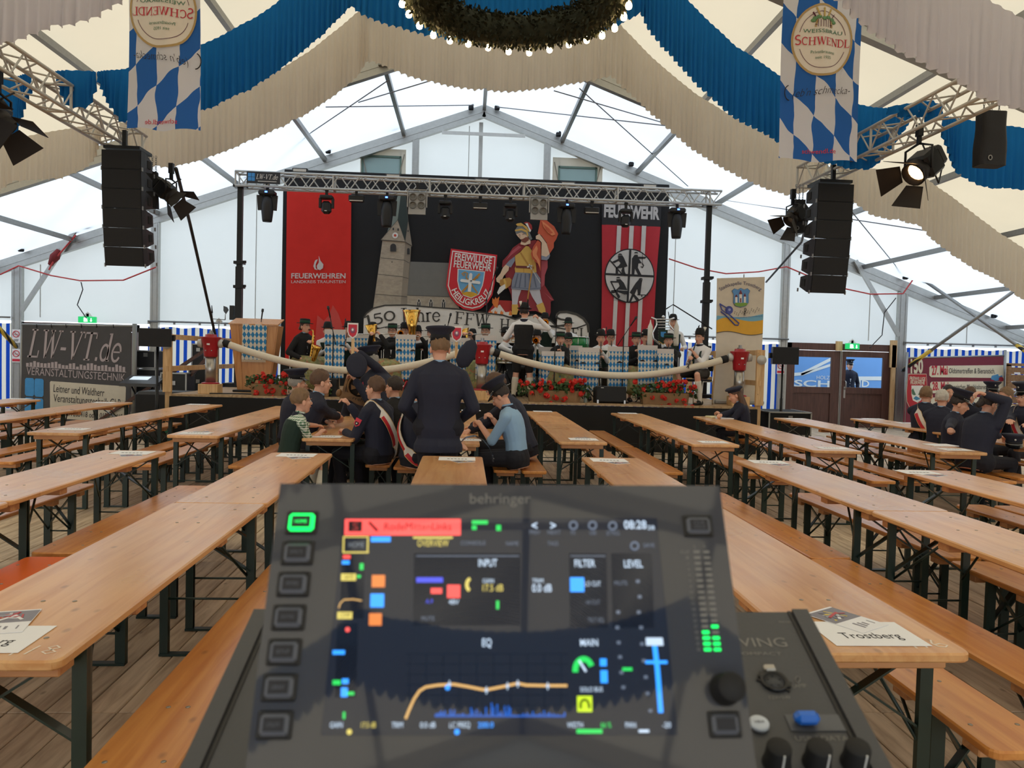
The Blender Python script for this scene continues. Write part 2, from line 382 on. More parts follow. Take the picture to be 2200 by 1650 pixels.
# frames and purlins
frm = thing('trim_1', None, None, kind='structure')
for y in FY:
    yy = y-.17 if y == 20 else (y+.17 if y == -10 else y)
    for sd in (-1, 1):
        a = V((AX, yy, RZ(AX)-.19)); b = V((AX+sd*HW, yy, RZ(AX+sd*HW)-.19))
        MB(ALU).bar(a, b, .14, .30).bar(a+V((0, -.075, 0)), b+V((0, -.075, 0)), .01, .05).build('rafter', frm)
        MB(ALU).box((AX+sd*(HW-.1), yy, (RZ(HW+AX)-.2)/2), (.2, .14, RZ(HW+AX)-.2)).build('eave_post', frm)
    MB(ALUW).poly([(AX-1.05, yy-.08, RZ(AX-1.05)-.36), (AX+1.05, yy-.08, RZ(AX+1.05)-.36), (AX+1.05, yy-.08, RZ(AX+1.05)-.44), (AX-1.05, yy-.08, RZ(AX-1.05)-.44)], (0, -.03, 0)).build('collar_plate', frm)
PUR = [0, 2.0, 3.95, 6.0, 8.0, 10.0, 12.0, 14.0]
for p in PUR:
    for sd in ((1,) if p == 0 else (-1, 1)):
        x = AX+sd*p; m = MB(STEELG)
        for k in range(6):
            m.box((x, (FY[k]+FY[k+1])/2, RZ(x)-.13), (.085, 4.85, .10))
            for e in (-1, 1): m.box((x, (FY[k]+FY[k+1])/2+e*2.36, RZ(x)-.16), (.16, .09, .17))
        m.build('purlin', frm)
def gz(px, py, Y=19.8): return at(px, py, Y)
# gable posts, knee braces, rail, brackets
for px, top in ((37, None), (333, None), (893, None), (1176, None), (1690, None), (1944, None)):
    x = gz(px, 560).x if px not in (893, 1176) else gz(px, 330).x
    wd = .24 if px in (37, 1944) else (.2 if px in (333, 1690) else .17)
    z1 = RZ(x)-.32
    MB(ALU).box((x, 19.83, z1/2), (wd, .12, z1)).box((x-wd*.28, 19.765, z1/2), (.02, .012, z1)).box((x+wd*.28, 19.765, z1/2), (.02, .012, z1)).build('gable_post', frm)
for a, b in (((47, 667), (163, 492)), ((1931, 722), (1838, 560))):
    MB(ALU).bar(at(*a, 19.68), at(*b, 19.68), .07, .1).build('knee_brace', frm)
for px, py in ((45, 536), (845, 268), (1200, 289), (1356, 353), (705, 325), (186, 484), (1818, 541), (2135, 679), (525, 374), (1945, 596), (1012, 232), (1068, 232)):
    q = at(px, py, 19.62); MB(BLKM).box((0, 0, 0), (.13, .09, .11), bev=.02).box((.03, -.05, .03), (.05, .04, .12)).build('rafter_bracket', frm, q)
m = MB(STEELG)
for a, b in ((-14.7, -11.2), (-7.9, 8.35), (11.5, 14.9)):
    m.tube([(a, 19.7, 2.27), (b, 19.7, 2.27)], .022, 8)
    x = a
    while x < b: m.box((x, 19.74, 2.25), (.05, .03, .09)); x += .62
m.build('curtain_rail', frm)

# gable wall: white fabric above, striped curtain below, two clear windows
wall = thing('wall_back', None, None, kind='structure')
XS = sorted(set([AX-HW, AX, AX+HW]))
wl = MB(WALLF)
def panel(x0, x1, z0=2.2):
    def fn(u, v):
        x = x0+(x1-x0)*u; zt = RZ(x)+.02
        return (x, 20+.02*noise.noise(V((x*.6, v*4, 1)))*4*v*(1-v), z0+(zt-z0)*v)
    return MB(WALLF).grid(8, 8, fn)
# window openings: pixels on the gable plane
WIN = [((775, 318), (871, 390), (779, 333), (860, 392)), ((1188, 338), (1293, 410), (1201, 357), (1280, 412))]
edges = [AX-HW, -11.2, -8.1, -5.3]
for (a, b, c, d) in WIN: edges += [at(*a, 20).x, at(*b, 20).x]
edges += [AX, 5.6, 8.32, 11.55, AX+HW]; edges = sorted(edges)
wx = [(at(*a, 20).x, at(*b, 20).x) for a, b, c, d in WIN]
for x0, x1 in zip(edges[:-1], edges[1:]):
    if any(abs(x0-a) < .01 and abs(x1-b) < .01 for a, b in wx):
        zt = at(*WIN[0][0], 20).z if x0 < 0 else at(*WIN[1][0], 20).z
        def fn(u, v, x0=x0, x1=x1, zt=zt):
            x = x0+(x1-x0)*u; return (x, 20, zt+(RZ(x)+.02-zt)*v)
        MB(WALLF).grid(4, 4, fn).build('fabric_panel', wall)
        MB(WALLF).grid(4, 6, lambda u, v: (x0+(x1-x0)*u, 20, 2.2+(4.2-2.2)*v)).build('fabric_panel', wall)
    else: panel(x0, x1).build('fabric_panel', wall)
SEAM = mk('fabric_seam', (196, 196, 190), .8)
for px, py in ((1033, 300), (1008, 300), (87, 620), (550, 560), (1450, 560), (1870, 620), (2078, 690), (1240, 340)):
    x = at(px, py, 19.97).x
    MB(SEAM).box((x, 19.965, (2.3+RZ(x)-.4)/2), (.10 if px == 1033 else .022, .012, RZ(x)-.4-2.3)).build('seam_strip', wall)
FRC = mk_cloth('window_surround_fabric', (226, 220, 206), .35, None, .05, 3)
PANE = mk('window_foil', (150, 176, 172), .15, 0, .06, 2, trans=.0)
WEB = mk('webbing', (150, 140, 125), .8)
for i, (a, b, c, d) in enumerate(WIN):
    A, B, Cc, D = at(*a, 19.95), at(*b, 19.95), at(*c, 19.95), at(*d, 19.95)
    wn = thing('window_%d' % (i+1), None, None, (0, 0, 0), kind='structure')
    zb = 4.2
    m = MB(FRC); y = 19.95
    m.box(((A.x+Cc.x)/2, y, (A.z+zb)/2), (Cc.x-A.x, .03, A.z-zb)); m.box(((D.x+B.x)/2, y, (A.z+zb)/2), (B.x-D.x, .03, A.z-zb))
    m.box(((Cc.x+D.x)/2, y, (A.z+Cc.z)/2), (D.x-Cc.x, .03, A.z-Cc.z)); m.build('window_surround', wn)
    fr = MB(mk('window_hem', (104, 128, 116), .7)); fr.box(((Cc.x+D.x)/2, y-.01, Cc.z-.02), (D.x-Cc.x, .03, .05))
    for xx in (Cc.x, D.x): fr.box((xx, y-.01, (Cc.z+zb)/2), (.045, .03, Cc.z-zb))
    fr.build('window_frame', wn)
    MB(PANE).box(((Cc.x+D.x)/2, y+.01, (Cc.z+zb)/2), (D.x-Cc.x-.04, .008, Cc.z-zb-.02)).build('pane', wn)
    for s, x in ((-1, A.x+.04), (1, B.x-.04)):
        MB(WEB).bar((x, y-.02, A.z-.12), (x-s*.14, y-.02, A.z-.75), .02).build('tie_strap', wn)
# striped curtain
m_, N, L, b = nt_new('striped_curtain')
tc = N.new('ShaderNodeTexCoord'); sp = N.new('ShaderNodeSeparateXYZ'); L.new(tc.outputs['Object'], sp.inputs[0])
d1 = N.new('ShaderNodeMath'); d1.operation = 'ADD'; L.new(sp.outputs[0], d1.inputs[0]); L.new(sp.outputs[1], d1.inputs[1])
d2 = N.new('ShaderNodeMath'); d2.operation = 'PINGPONG'; d2.inputs[1].default_value = .094; L.new(d1.outputs[0], d2.inputs[0])
d3 = N.new('ShaderNodeMath'); d3.operation = 'GREATER_THAN'; d3.inputs[1].default_value = .05; L.new(d2.outputs[0], d3.inputs[0])
mx = N.new('ShaderNodeMix'); mx.data_type = 'RGBA'; mx.inputs[6].default_value = lin((228, 226, 212))+(1,); mx.inputs[7].default_value = lin((30, 72, 172))+(1,)
L.new(d3.outputs[0], mx.inputs[0]); df = N.new('ShaderNodeBsdfDiffuse'); tr = N.new('ShaderNodeBsdfTranslucent'); sh = N.new('ShaderNodeMixShader'); sh.inputs[0].default_value = .4
L.new(mx.outputs[2], df.inputs[0]); L.new(mx.outputs[2], tr.inputs[0]); L.new(df.outputs[0], sh.inputs[1]); L.new(tr.outputs[0], sh.inputs[2]); L.new(sh.outputs[0], N['Material Output'].inputs[0]); N.remove(b)
CURT = m_
def curtain(x0, x1, y=19.95, ax=0):
    n = int((x1-x0)/.06)
    def fn(u, v):
        x = x0+(x1-x0)*u; h = .02+2.13*v; wv = .02*sin(x*5.1)*(1-v*.6)+.012*noise.noise(V((x*2, v, 0)))
        h -= .03*(.5-.5*cos(x*2*pi/.62))*v
        return (x, y+wv, h)
    return MB(CURT).grid(n, 4, fn)
for a, b in ((-14.7, -11.25), (-8.0, 8.36), (11.5, 15.2)): curtain(a, b).build('striped_curtain', wall)
# side and rear walls (outside the view, the sides close the tent)
for nm, x in (('wall_left', AX-HW), ('wall_right', AX+HW)):
    t = thing(nm, None, None, kind='structure')
    MB(WALLF).box((x, 5, 2.3), (.02, 30, .5)).build('fabric_panel', t)
    o = curtain(-10, 20, 0).build('striped_curtain', t); o.rotation_euler = (0, 0, pi/2); o.location = (x, 0, 0)
t = thing('wall_front', None, None, kind='structure')   # unseen end, opening added to let daylight in: fabric only in the gable top
MB(WALLF).poly([(AX-9.6, -10, 4.5), (AX+9.6, -10, 4.5), (AX, -10, AZ)], (0, -.02, 0)).build('fabric_panel', t)

# doors
SKYB = mk('outside_banner_blue', (112, 162, 222), .6, 0, .1, 1.5, .1, 3)
def double_door(nm, x0, x1, zt, panes):
    t = thing(nm, None, None, (0, 0, 0), kind='structure'); y = 19.88
    MB(BROWNW).box(((x0+x1)/2, y, zt-.09), (x1-x0, .12, .18)).box((x0+.06, y, zt/2), (.12, .12, zt)).box((x1-.06, y, zt/2), (.12, .12, zt)).build('door_frame', t)
    xm = (x0+x1)/2
    for a, b, (pl, pr, pt, pb) in ((x0+.12, xm-.01, panes[0]), (xm+.01, x1-.12, panes[1])):
        z1 = zt-.19; m = MB(BROWNW); yy = y-.02
        m.box(((a+pl)/2, yy, z1/2), (pl-a, .06, z1)); m.box(((pr+b)/2, yy, z1/2), (b-pr, .06, z1))
        m.box(((pl+pr)/2, yy, (pt+z1)/2), (pr-pl, .06, z1-pt)); m.box(((pl+pr)/2, yy, pb-.08), (pr-pl, .06, .16)); m.box(((pl+pr)/2, yy, .06), (pr-pl, .06, .12))
        m.box(((pl+pr)/2, yy+.015, (pb-.16+.12)/2), (pr-pl, .02, pb-.28)); lf = m.build('door_leaf', t)
        MB(mk('door_glass', (235, 245, 250), .02, 0, .01, trans=1., ior=1.05)).box(((pl+pr)/2, yy, (pt+pb)/2), (pr-pl, .006, pt-pb)).build('pane', lf)
        MB(STAIN).box((b if a < xm-.2 and a == x0+.12 else a, yy-.035, z1/2), (.035, .015, z1)).build('edge_strip', lf)
    hx = xm+.12
    MB(STAIN).tube([(hx, y-.06, 1.0), (hx, y-.12, 1.02), (hx, y-.12, 1.2), (hx, y-.06, 1.22)], .014, 6).box((hx, y-.055, .92), (.05, .01, .3)).build('door_handle', t)
    return t
def px_pane(a, b): p, q = at(*a, 19.86), at(*b, 19.86); return (p.x, q.x, p.z, q.z)
D1 = at(1690, 738, 19.88); D2 = at(1922, 742, 19.88)
double_door('door_1', D1.x, D2.x, D2.z, [px_pane((1707, 766), (1783, 832)), px_pane((1817, 767), (1894, 834))])
double_door('door_2', -11.05, -8.2, 2.17, [(-10.6, -9.8, 1.75, 1.0), (-9.4, -8.6, 1.75, 1.0)])
# pine jamb boards beside the right door
t = thing('trim_2', None, None, kind='structure')
for (a, b) in (((1796, 733), (1809, 754)), ((1913, 731), (1925, 790))):
    p, q = at(*a, 19.78), at(*b, 19.78); MB(PINE).box(((p.x+q.x)/2, 19.78, (p.z+q.z)/2), (q.x-p.x, .05, p.z-q.z), bev=.004).build('jamb_board', t)
p = at(1924, 740, 19.75); MB(PINE).box((p.x-.02, 19.78, 1.1), (.12, .05, 2.2), bev=.004).build('jamb_board', t)
# what stands outside behind the doors
t = thing('banner_fence', 'blue building firm banner with white roof outline seen through the door panes', 'banner', (10.2, 23.6, 0))
MB(SKYB).box((0, 0, 1.02), (6.4, .04, 1.9)).build('banner_sheet', t)
m = MB(WHITE)
def q_(px, py): v = at(px, py, 23.55); return V((v.x-10.2, -.03, v.z))
m.ribbon([q_(1700, 805), q_(1724, 803), q_(1785, 772), q_(1810, 789)], .1, (0, -1, 0)); m.ribbon([q_(1722, 805), q_(1786, 784)], .08, (0, -1, 0))
m.text('HOLZ', q_(1769, 815), X_, Z_, width=.42); m.text('SCH', q_(1745, 831), X_, Z_, width=1.15, size=.2, off=.02); m.text('AID', q_(1848, 831), X_, Z_, width=.6, size=.2, off=.02)
m.ribbon([q_(1805, 813), q_(1900, 813)], .12, (0, -1, 0)); m.build('lettering', t)
m = MB(STEELG)
for x in (-3.1, 0, 3.1): m.box((x, .06, 1.0), (.05, .05, 2.0))
m.build('fence_post', t)
MB(mk('asphalt', (120, 118, 112), .9, 0, .2, 6)).box((10, 27, -.06), (60, 14, .08)).build('pavement', kind='structure')

# bracing cables and poles in the last bay
def cable(pts, r, mat, label, name='power_cable', cat='cable', kind=None, group=None, sag=0, n=10):
    P = []
    for a, b in zip(pts[:-1], pts[1:]):
        for i in range(n): u = i/n; p = V(a).lerp(V(b), u); p.z -= sag*4*u*(1-u); P.append(p)
    P.append(V(pts[-1]))
    o = MB(mat).tube(P, r, 6).build(name); tag(o, label, cat, group, kind); return o
br = thing('trim_3', None, None, kind='structure')
for a, ya, b, yb in (((835, 172), 15.4, (572, 350), 19.6), ((1245, 190), 15.4, (1478, 400), 19.6), ((700, 230), 16.5, (1018, 226), 19.5), ((1068, 230), 19.5, (1430, 270), 16.2),
                     ((0, 416), 18.5, (500, 380), 19.6), ((52, 520), 19.6, (262, 312), 15.5), ((1818, 440), 15.6, (1936, 585), 19.5), ((1560, 430), 19.5, (1985, 495), 15.8), ((770, 220), 16, (920, 175), 15.3), ((1190, 195), 15.4, (1480, 280), 16.4)):
    MB(mk('steel_cable', (120, 120, 124), .4, .6)).tube([at(*a, ya), at(*b, yb)], .012, 5).build('bracing_cable', br)
# hazard-taped brace poles
m_, N, L, b = nt_new('hazard_tape')
tc = N.new('ShaderNodeTexCoord'); wv = N.new('ShaderNodeTexWave'); wv.inputs['Scale'].default_value = 3.2; wv.wave_type = 'BANDS'; wv.bands_direction = 'DIAGONAL'
L.new(tc.outputs['Object'], wv.inputs[0]); gt = N.new('ShaderNodeMath'); gt.operation = 'GREATER_THAN'; gt.inputs[1].default_value = .5; L.new(wv.outputs['Fac'], gt.inputs[0])
mx = N.new('ShaderNodeMix'); mx.data_type = 'RGBA'; mx.inputs[6].default_value = lin((26, 25, 24))+(1,); mx.inputs[7].default_value = lin((214, 178, 60))+(1,); L.new(gt.outputs[0], mx.inputs[0]); L.new(mx.outputs[2], b.inputs['Base Color'])
HAZ = m_
for a, ya, tq, c, yc in (((1938, 797), 19.2, .27, (2200, 610), 16.5), ((2240, 780), 17.0, .2, (1985, 602), 19.4), ((36, 746), 19.2, .3, (-120, 580), 16.5)):
    A, Cc = at(*a, ya), at(*c, yc)
    MB(STEELG).tube([A, Cc], .042, 8).build('brace_pole', br); MB(HAZ).tube([A+(Cc-A)*.01, A+(Cc-A)*tq], .052, 8).build('hazard_sleeve', br)
Yc = 19.6
cable([at(0, 590, Yc), at(40, 571, Yc), at(110, 592, Yc), at(172, 603, Yc), at(265, 602, Yc), at(335, 574, Yc)], .018, CORDR, 'red power cable slung along the back wall left of the loudspeaker array')
cable([at(1437, 556, Yc), at(1500, 577, Yc), at(1560, 588, Yc), at(1630, 584, Yc), at(1690, 573, Yc), at(1730, 590, Yc), at(1800, 617, Yc), at(1870, 632, Yc), at(1940, 631, Yc), at(1962, 600, Yc)], .018, CORDR, 'red power cable slung along the back wall right of the stage')
cable([at(174, 606, Yc), at(178, 622, Yc), at(166, 655, Yc), at(186, 684, Yc-.1)], .012, CORDB, 'thin grey cable hanging down to the left exit sign')
cable([at(1925, 640, Yc), at(1900, 672, Yc), at(1895, 720, Yc), at(1868, 748, Yc-.1)], .012, CORDB, 'thin grey cable hanging down to the right exit sign')
cable([at(163, 505, 19.55), at(115, 560, 19.55), at(105, 580, 19.55)], .02, CORDR, 'red cable wound down the left knee brace')
q = at(118, 552, 19.6); o = MB(mk('red_black_cloth', (120, 34, 36), .8, 0, .5, 25)).tube([q+V((-.12, 0, -.2)), q, q+V((.1, 0, .17))], [.05, .12, .06], 8).build('cable_bundle'); tag(o, 'dark red cable bundle tied to the left knee brace', 'cable bundle')
# exit signs
for px, py, lab in ((188, 687, 'green running-man exit sign over the left door behind the banner'), (1831, 744, 'green exit sign with down arrow above the brown double door')):
    p = at(px, py, 19.6); t = thing('exit_sign', lab, 'sign', p, 0, 'exit signs')
    wd = .42 if px < 1000 else .36
    MB(GREENE).box((0, 0, 0), (wd, .06, .15)).build('sign_face', t)
    m = MB(WHITEE); m.box((-.04, -.032, 0), (.07, .006, .1)); m.ell((.0, -.034, .03), .012, 8); m.bar((.0, -.034, .02), (.015, -.034, -.05), .02, .006); m.bar((.1, -.034, .04), (.1, -.034, -.02), .02, .006); m.poly([(.07, -.034, -.015), (.13, -.034, -.015), (.1, -.034, -.055)], (0, -.003, 0)); m.build('pictogram', t)
    MB(WHITE).box((0, .05, .1), (.06, .1, .1)).poly([(-.12, .0, .075), (.12, 0, .075), (0, 0, .2)], (0, .02, 0)).build('bracket', t)
# warning notices on the left gable post and behind the right stage end
for px, py, red, lab in ((35, 722, 0, 'no smoking notice taped to the left gable post, upper one'), (35, 764, 1, 'prohibition notice with red strip taped to the left gable post, lower one'), (1677, 790, 1, 'red and white prohibition notice on the post beside the brown double door')):
    p = at(px, py, 19.72); t = thing('notice', lab, 'sign', p)
    MB(SIGNW).box((0, 0, 0), (.2, .01, .33)).build('sheet', t)
    m = MB(SIGNR).tube([(.075*cos(a), -.012, .05+.075*sin(a)) for a in [2*pi*i/20 for i in range(20)]], .009, 5, closed=True); m.bar((-.05, -.012, .1), (.05, -.012, 0), .016, .006)
    if red: m.box((0, -.01, -.11), (.18, .006, .06))
    else: m.mat(INK).box((0, -.01, -.09), (.12, .004, .012)).box((0, -.01, -.12), (.09, .004, .01))
    m.mat(INK).bar((-.045, -.009, .04), (.045, -.009, .045), .018, .005); m.build('symbol', t)
# ------------------------------------------------------------------ festoon drapes across the tent
CREAMD = mk_cloth('cream_drape', (228, 220, 208), .52, (232, 220, 200), .05, 2, bump=.15, bscale=30)
BLUED = mk_cloth('blue_drape', (40, 120, 188), .45, (30, 116, 192), .12, 2, bump=.15, bscale=30)
WHITED = mk_cloth('white_drape', (226, 222, 226), .52, (226, 222, 228), .05, 2, bump=.15, bscale=30)
def drape(name, label, mat, Y, pts, world=False, pleat=.11, amp=.05, seed=0, group=None):
    """pts: (px, py top, py bottom) on the plane Y, or world (X, Ztop, Zbottom)"""
    W = []
    for a in pts:
        if world: W.append(a)
        else:
            t, b = at(a[0], a[1], Y), at(a[0], a[2], Y); W.append((t.x*.5+b.x*.5, t.z, b.z))
    L = [0]
    for p, q in zip(W[:-1], W[1:]): L.append(L[-1]+max(.02, sqrt((q[0]-p[0])**2+(q[2]-p[2])**2)))
    n = max(12, int(L[-1]/.026)); k = [0]
    def fn(u, v):
        s = u*L[-1]; j = 0
        while j < len(L)-2 and L[j+1] < s: j += 1
        f = (s-L[j])/(L[j+1]-L[j]); p, q = W[j], W[j+1]
        x = p[0]+(q[0]-p[0])*f; zt = p[1]+(q[1]-p[1])*f; zb = p[2]+(q[2]-p[2])*f
        ph = s/pleat*2*pi+2.2*noise.noise(V((s*1.3, seed, 0)))
        zb += .02*sin(ph+1)+.025*noise.noise(V((s*6, seed+4, 0)))
        z = zt+(zb-zt)*v
        return (x+.01*cos(ph)*v, Y+amp*(.25+.75*v)*sin(ph)+.03*noise.noise(V((s*2.5, v*1.5, seed))), z)
    o = MB(mat).grid(n, 7, fn).build(name); tag(o, label, 'drape', group); return o
cream_c = [(256, 262, 300), (280, 268, 335), (316, 258, 358), (364, 240, 360), (444, 208, 342), (520, 182, 311), (600, 149, 276), (660, 112, 245), (720, 66, 207), (769, 24, 165), (790, 8, 133), (806, 6, 134), (882, 34, 165), (973, 57, 187), (1093, 68, 198), (1173, 61, 191), (1282, 38, 171), (1313, 30, 164), (1336, 58, 184), (1400, 124, 243), (1427, 148, 269), (1491, 200, 323), (1560, 243, 364), (1610, 270, 388), (1655, 291, 407), (1702, 314, 420), (1745, 335, 407), (1766, 345, 376), (1776, 350, 360)]
drape('festoon_drape', 'cream pleated drape with two peaks across the tent before the white roof bay', CREAMD, 12.8, cream_c, seed=1)
drape('festoon_drape', 'cream pleated drape end hanging from truss above and left of the left loudspeaker array', CREAMD, 12.6, [(-160, 330, 480), (-60, 318, 440), (0, 305, 412), (29, 300, 390), (70, 290, 388), (127, 279, 386), (182, 271, 364), (204, 268, 340), (222, 266, 282)], seed=2)
drape('festoon_drape', 'cream pleated drape falling away right of the right loudspeaker array', CREAMD, 12.6, [(1803, 350, 364), (1822, 358, 411), (1842, 360, 440), (1884, 363, 465), (1938, 367, 474), (1978, 377, 484), (2018, 405, 524), (2051, 429, 547), (2091, 460, 575), (2145, 500, 600), (2200, 535, 642), (2300, 605, 710)], seed=3)
blue_c = [(207, 154, 166), (232, 151, 225), (262, 147, 262), (300, 140, 262), (429, 97, 240), (469, 78, 225), (542, 42, 189), (596, 2, 156), (647, -40, 116), (709, -95, 62), (755, -140, 16), (775, -135, 30), (805, -118, 44), (875, -98, 65), (933, -82, 80), (1010, -70, 94), (1090, -66, 98), (1170, -70, 94), (1250, -84, 80), (1318, -105, 60), (1379, -130, 29), (1398, -95, 69), (1449, -30, 127), (1500, 26, 182), (1578, 99, 251), (1673, 161, 304), (1740, 192, 335), (1811, 217, 358), (1873, 230, 364), (1898, 232, 342), (1925, 232, 305), (1960, 226, 250)]
drape('festoon_drape', 'blue pleated drape with two peaks behind the fir wreath', BLUED, 10., blue_c, seed=4, pleat=.09)
drape('festoon_drape', 'blue drape tail hanging through the left truss', BLUED, 9.3, [(118, 152, 168), (140, 150, 225), (152, 151, 234), (192, 152, 232), (206, 154, 190)], seed=5, pleat=.13, amp=.05)
drape('festoon_drape', 'blue drape scrap at the left picture edge behind the stage light', BLUED, 9.6, [(-150, 190, 330), (-60, 178, 320), (0, 168, 302), (35, 163, 285), (52, 160, 235), (70, 158, 190)], seed=6, pleat=.1)
drape('festoon_drape', 'blue drape right of the right truss behind the black cloth bag', BLUED, 9.8, [(2024, 250, 290), (2045, 252, 345), (2062, 255, 374), (2110, 263, 400), (2200, 275, 406), (2300, 290, 420)], seed=7, pleat=.1)
drape('festoon_drape', 'blue drape swathed over the right truss', BLUED, 8.9, [(1906, 230, 244), (1940, 224, 250), (1975, 218, 246), (2000, 216, 262), (2022, 226, 244)], seed=8, pleat=.12, amp=.08)
white_c = [(-140, -10, 150), (0, -92, 98), (29, -98, 91), (73, -110, 75), (116, -126, 62), (156, -132, 58), (204, -150, 38), (273, -188, 0), (420, -270, -80), (600, -370, -170), (755, -450, -250), (920, -395, -200), (1090, -370, -175), (1260, -395, -200), (1400, -440, -245), (1560, -330, -140), (1700, -250, -60), (1816, -180, 6), (1840, -160, 36), (1902, -118, 84), (1949, -90, 116), (2000, -62, 142), (2065, -30, 175), (2113, -4, 209), (2149, 16, 222), (2200, 47, 234), (2330, 120, 300)]
drape('festoon_drape', 'greyish white pleated drape, nearest, with ends in both upper corners', WHITED, 7.0, white_c, seed=9)
def wcurve(c, Y):
    o = []
    for a in c: t, b = at(a[0], a[1], Y), at(a[0], a[2], Y); o.append((t.x, t.z, b.z))
    return o
drape('festoon_drape', 'blue pleated drape overhead behind the mixing desk', BLUED, -6.0, wcurve(blue_c, 10.), world=True, seed=10, pleat=.12)
drape('festoon_drape', 'greyish white pleated drape overhead behind the mixing desk', WHITED, -3.0, wcurve(white_c, 7.0), world=True, seed=11, pleat=.14)

# ------------------------------------------------------------------ fir wreath with light bulbs
FIR = mk('fir_green', (44, 50, 34), .8, 0, .45, 8)
WY, WR, WT = 8.1, 1.02, .20
wz = at(1095, 66, WY+WR).z; wx0 = at(1095, 66, WY+WR).x
wr = thing('fir_wreath', 'large round fir wreath with glowing bulbs hung below the roof', 'wreath', (wx0, WY, wz))
rr = random.Random(3)
m = MB(FIR); m.tube([(WR*cos(a), WR*sin(a), 0) for a in [2*pi*i/40 for i in range(40)]], WT*.82, 10, closed=True)
for i in range(7500):
    a = rr.random()*2*pi; b = rr.random()*2*pi; r0 = WT*rr.uniform(.6, .95)
    nrm = V((cos(a)*cos(b), sin(a)*cos(b), sin(b))); p = V((WR*cos(a), WR*sin(a), 0))+nrm*r0
    d = (nrm+V((rr.uniform(-.9, .9), rr.uniform(-.9, .9), rr.uniform(-1.1, .5)))).normalized()*rr.uniform(.03, .075)
    sd = d.cross(V((rr.random(), rr.random(), rr.random()))).normalized()*.009
    m.add([p-sd, p+sd, p+d*.7+sd*1.4, p+d, p+d*.7-sd*1.4], [(0, 1, 2, 3, 4)])
m.build('fir_sprigs', wr, kind='stuff')
BULBG = mk('bulb_glow', (255, 214, 150), .2, 0, .02, emit=14.); SOCK = mk('bulb_socket', (50, 38, 30), .6)
gb = MB(BULBG).lathe([(.007, .05), (.017, .038), (.031, .013), (.036, -.010), (.029, -.034), (.012, -.044)], 12).mesh('bulb')
sb = MB(SOCK).lathe([(.015, .03), (.017, .075), (.008, .08)], 8).mesh('bulb_socket')
for i in range(30):
    a = 2*pi*(i+.5)/30; R2 = WR+.15
    o = link('bulb', gb, wr, (R2*cos(a), R2*sin(a), -.165+.02*sin(i*5))); link('bulb_socket', sb, o)
m = MB(CORDB); m.tube([((WR+.13)*cos(a), (WR+.13)*sin(a), -.10+.02*sin(a*15)) for a in [2*pi*i/120 for i in range(120)]], .006, 5, closed=True); m.build('bulb_cord', wr)
m = MB(STEELG)
for k in range(4): a = pi/4+k*pi/2; m.tube([(WR*cos(a), WR*sin(a), .1), (0, 0, RZ(wx0)-wz-.2)], .009, 5)
m.build('hanging_chain', wr)

# ------------------------------------------------------------------ lozenge cloth
def mk_loz(name, w, h, blue=(58, 132, 190), white=(226, 222, 210), skew=0., trans=.25, dist=0., col=0.):
    m, N, L, b = nt_new(name)
    tc = N.new('ShaderNodeTexCoord'); sp = N.new('ShaderNodeSeparateXYZ'); src = tc.outputs['Object']
    if dist:
        nz = N.new('ShaderNodeTexNoise'); nz.inputs['Scale'].default_value = 2.2; L.new(src, nz.inputs[0])
        vm = N.new('ShaderNodeVectorMath'); vm.operation = 'MULTIPLY_ADD'; vm.inputs[1].default_value = (dist,)*3; L.new(nz.outputs['Color'], vm.inputs[0]); L.new(src, vm.inputs[2]); src = vm.outputs[0]
    L.new(src, sp.inputs[0])
    def mt(op, a, b_=None):
        n = N.new('ShaderNodeMath'); n.operation = op
        for i, q in enumerate((a, b_)):
            if q is None: continue
            if isinstance(q, (int, float)): n.inputs[i].default_value = q
            else: L.new(q, n.inputs[i])
        return n.outputs[0]
    x = mt('ADD', mt('DIVIDE', sp.outputs[0], w), mt('MULTIPLY', sp.outputs[2], skew)); z = mt('DIVIDE', sp.outputs[2], h)
    fa = mt('FLOOR', mt('ADD', x, z)); fb = mt('FLOOR', mt('SUBTRACT', x, z))
    if col: fa = mt('FLOOR', x); fb = mt('FLOOR', mt('ADD', z, mt('MULTIPLY', x, col)))   # slanting columns
    par = mt('PINGPONG', mt('ADD', fa, fb), 1.0)
    mx = N.new('ShaderNodeMix'); mx.data_type = 'RGBA'; mx.inputs[6].default_value = lin(white)+(1,); mx.inputs[7].default_value = lin(blue)+(1,); L.new(par, mx.inputs[0])
    df = N.new('ShaderNodeBsdfDiffuse'); tr = N.new('ShaderNodeBsdfTranslucent'); sh = N.new('ShaderNodeMixShader'); sh.inputs[0].default_value = trans
    L.new(mx.outputs[2], df.inputs[0]); L.new(mx.outputs[2], tr.inputs[0]); L.new(df.outputs[0], sh.inputs[1]); L.new(tr.outputs[0], sh.inputs[2]); L.new(sh.outputs[0], N['Material Output'].inputs[0]); N.remove(b)
    return m
FLAGM = [mk_loz('flag_lozenges_%d' % s_, .225, .43, (58, 112, 188), (226, 226, 230), 0., .4, .12, .5*s_) for s_ in (1, -1)]
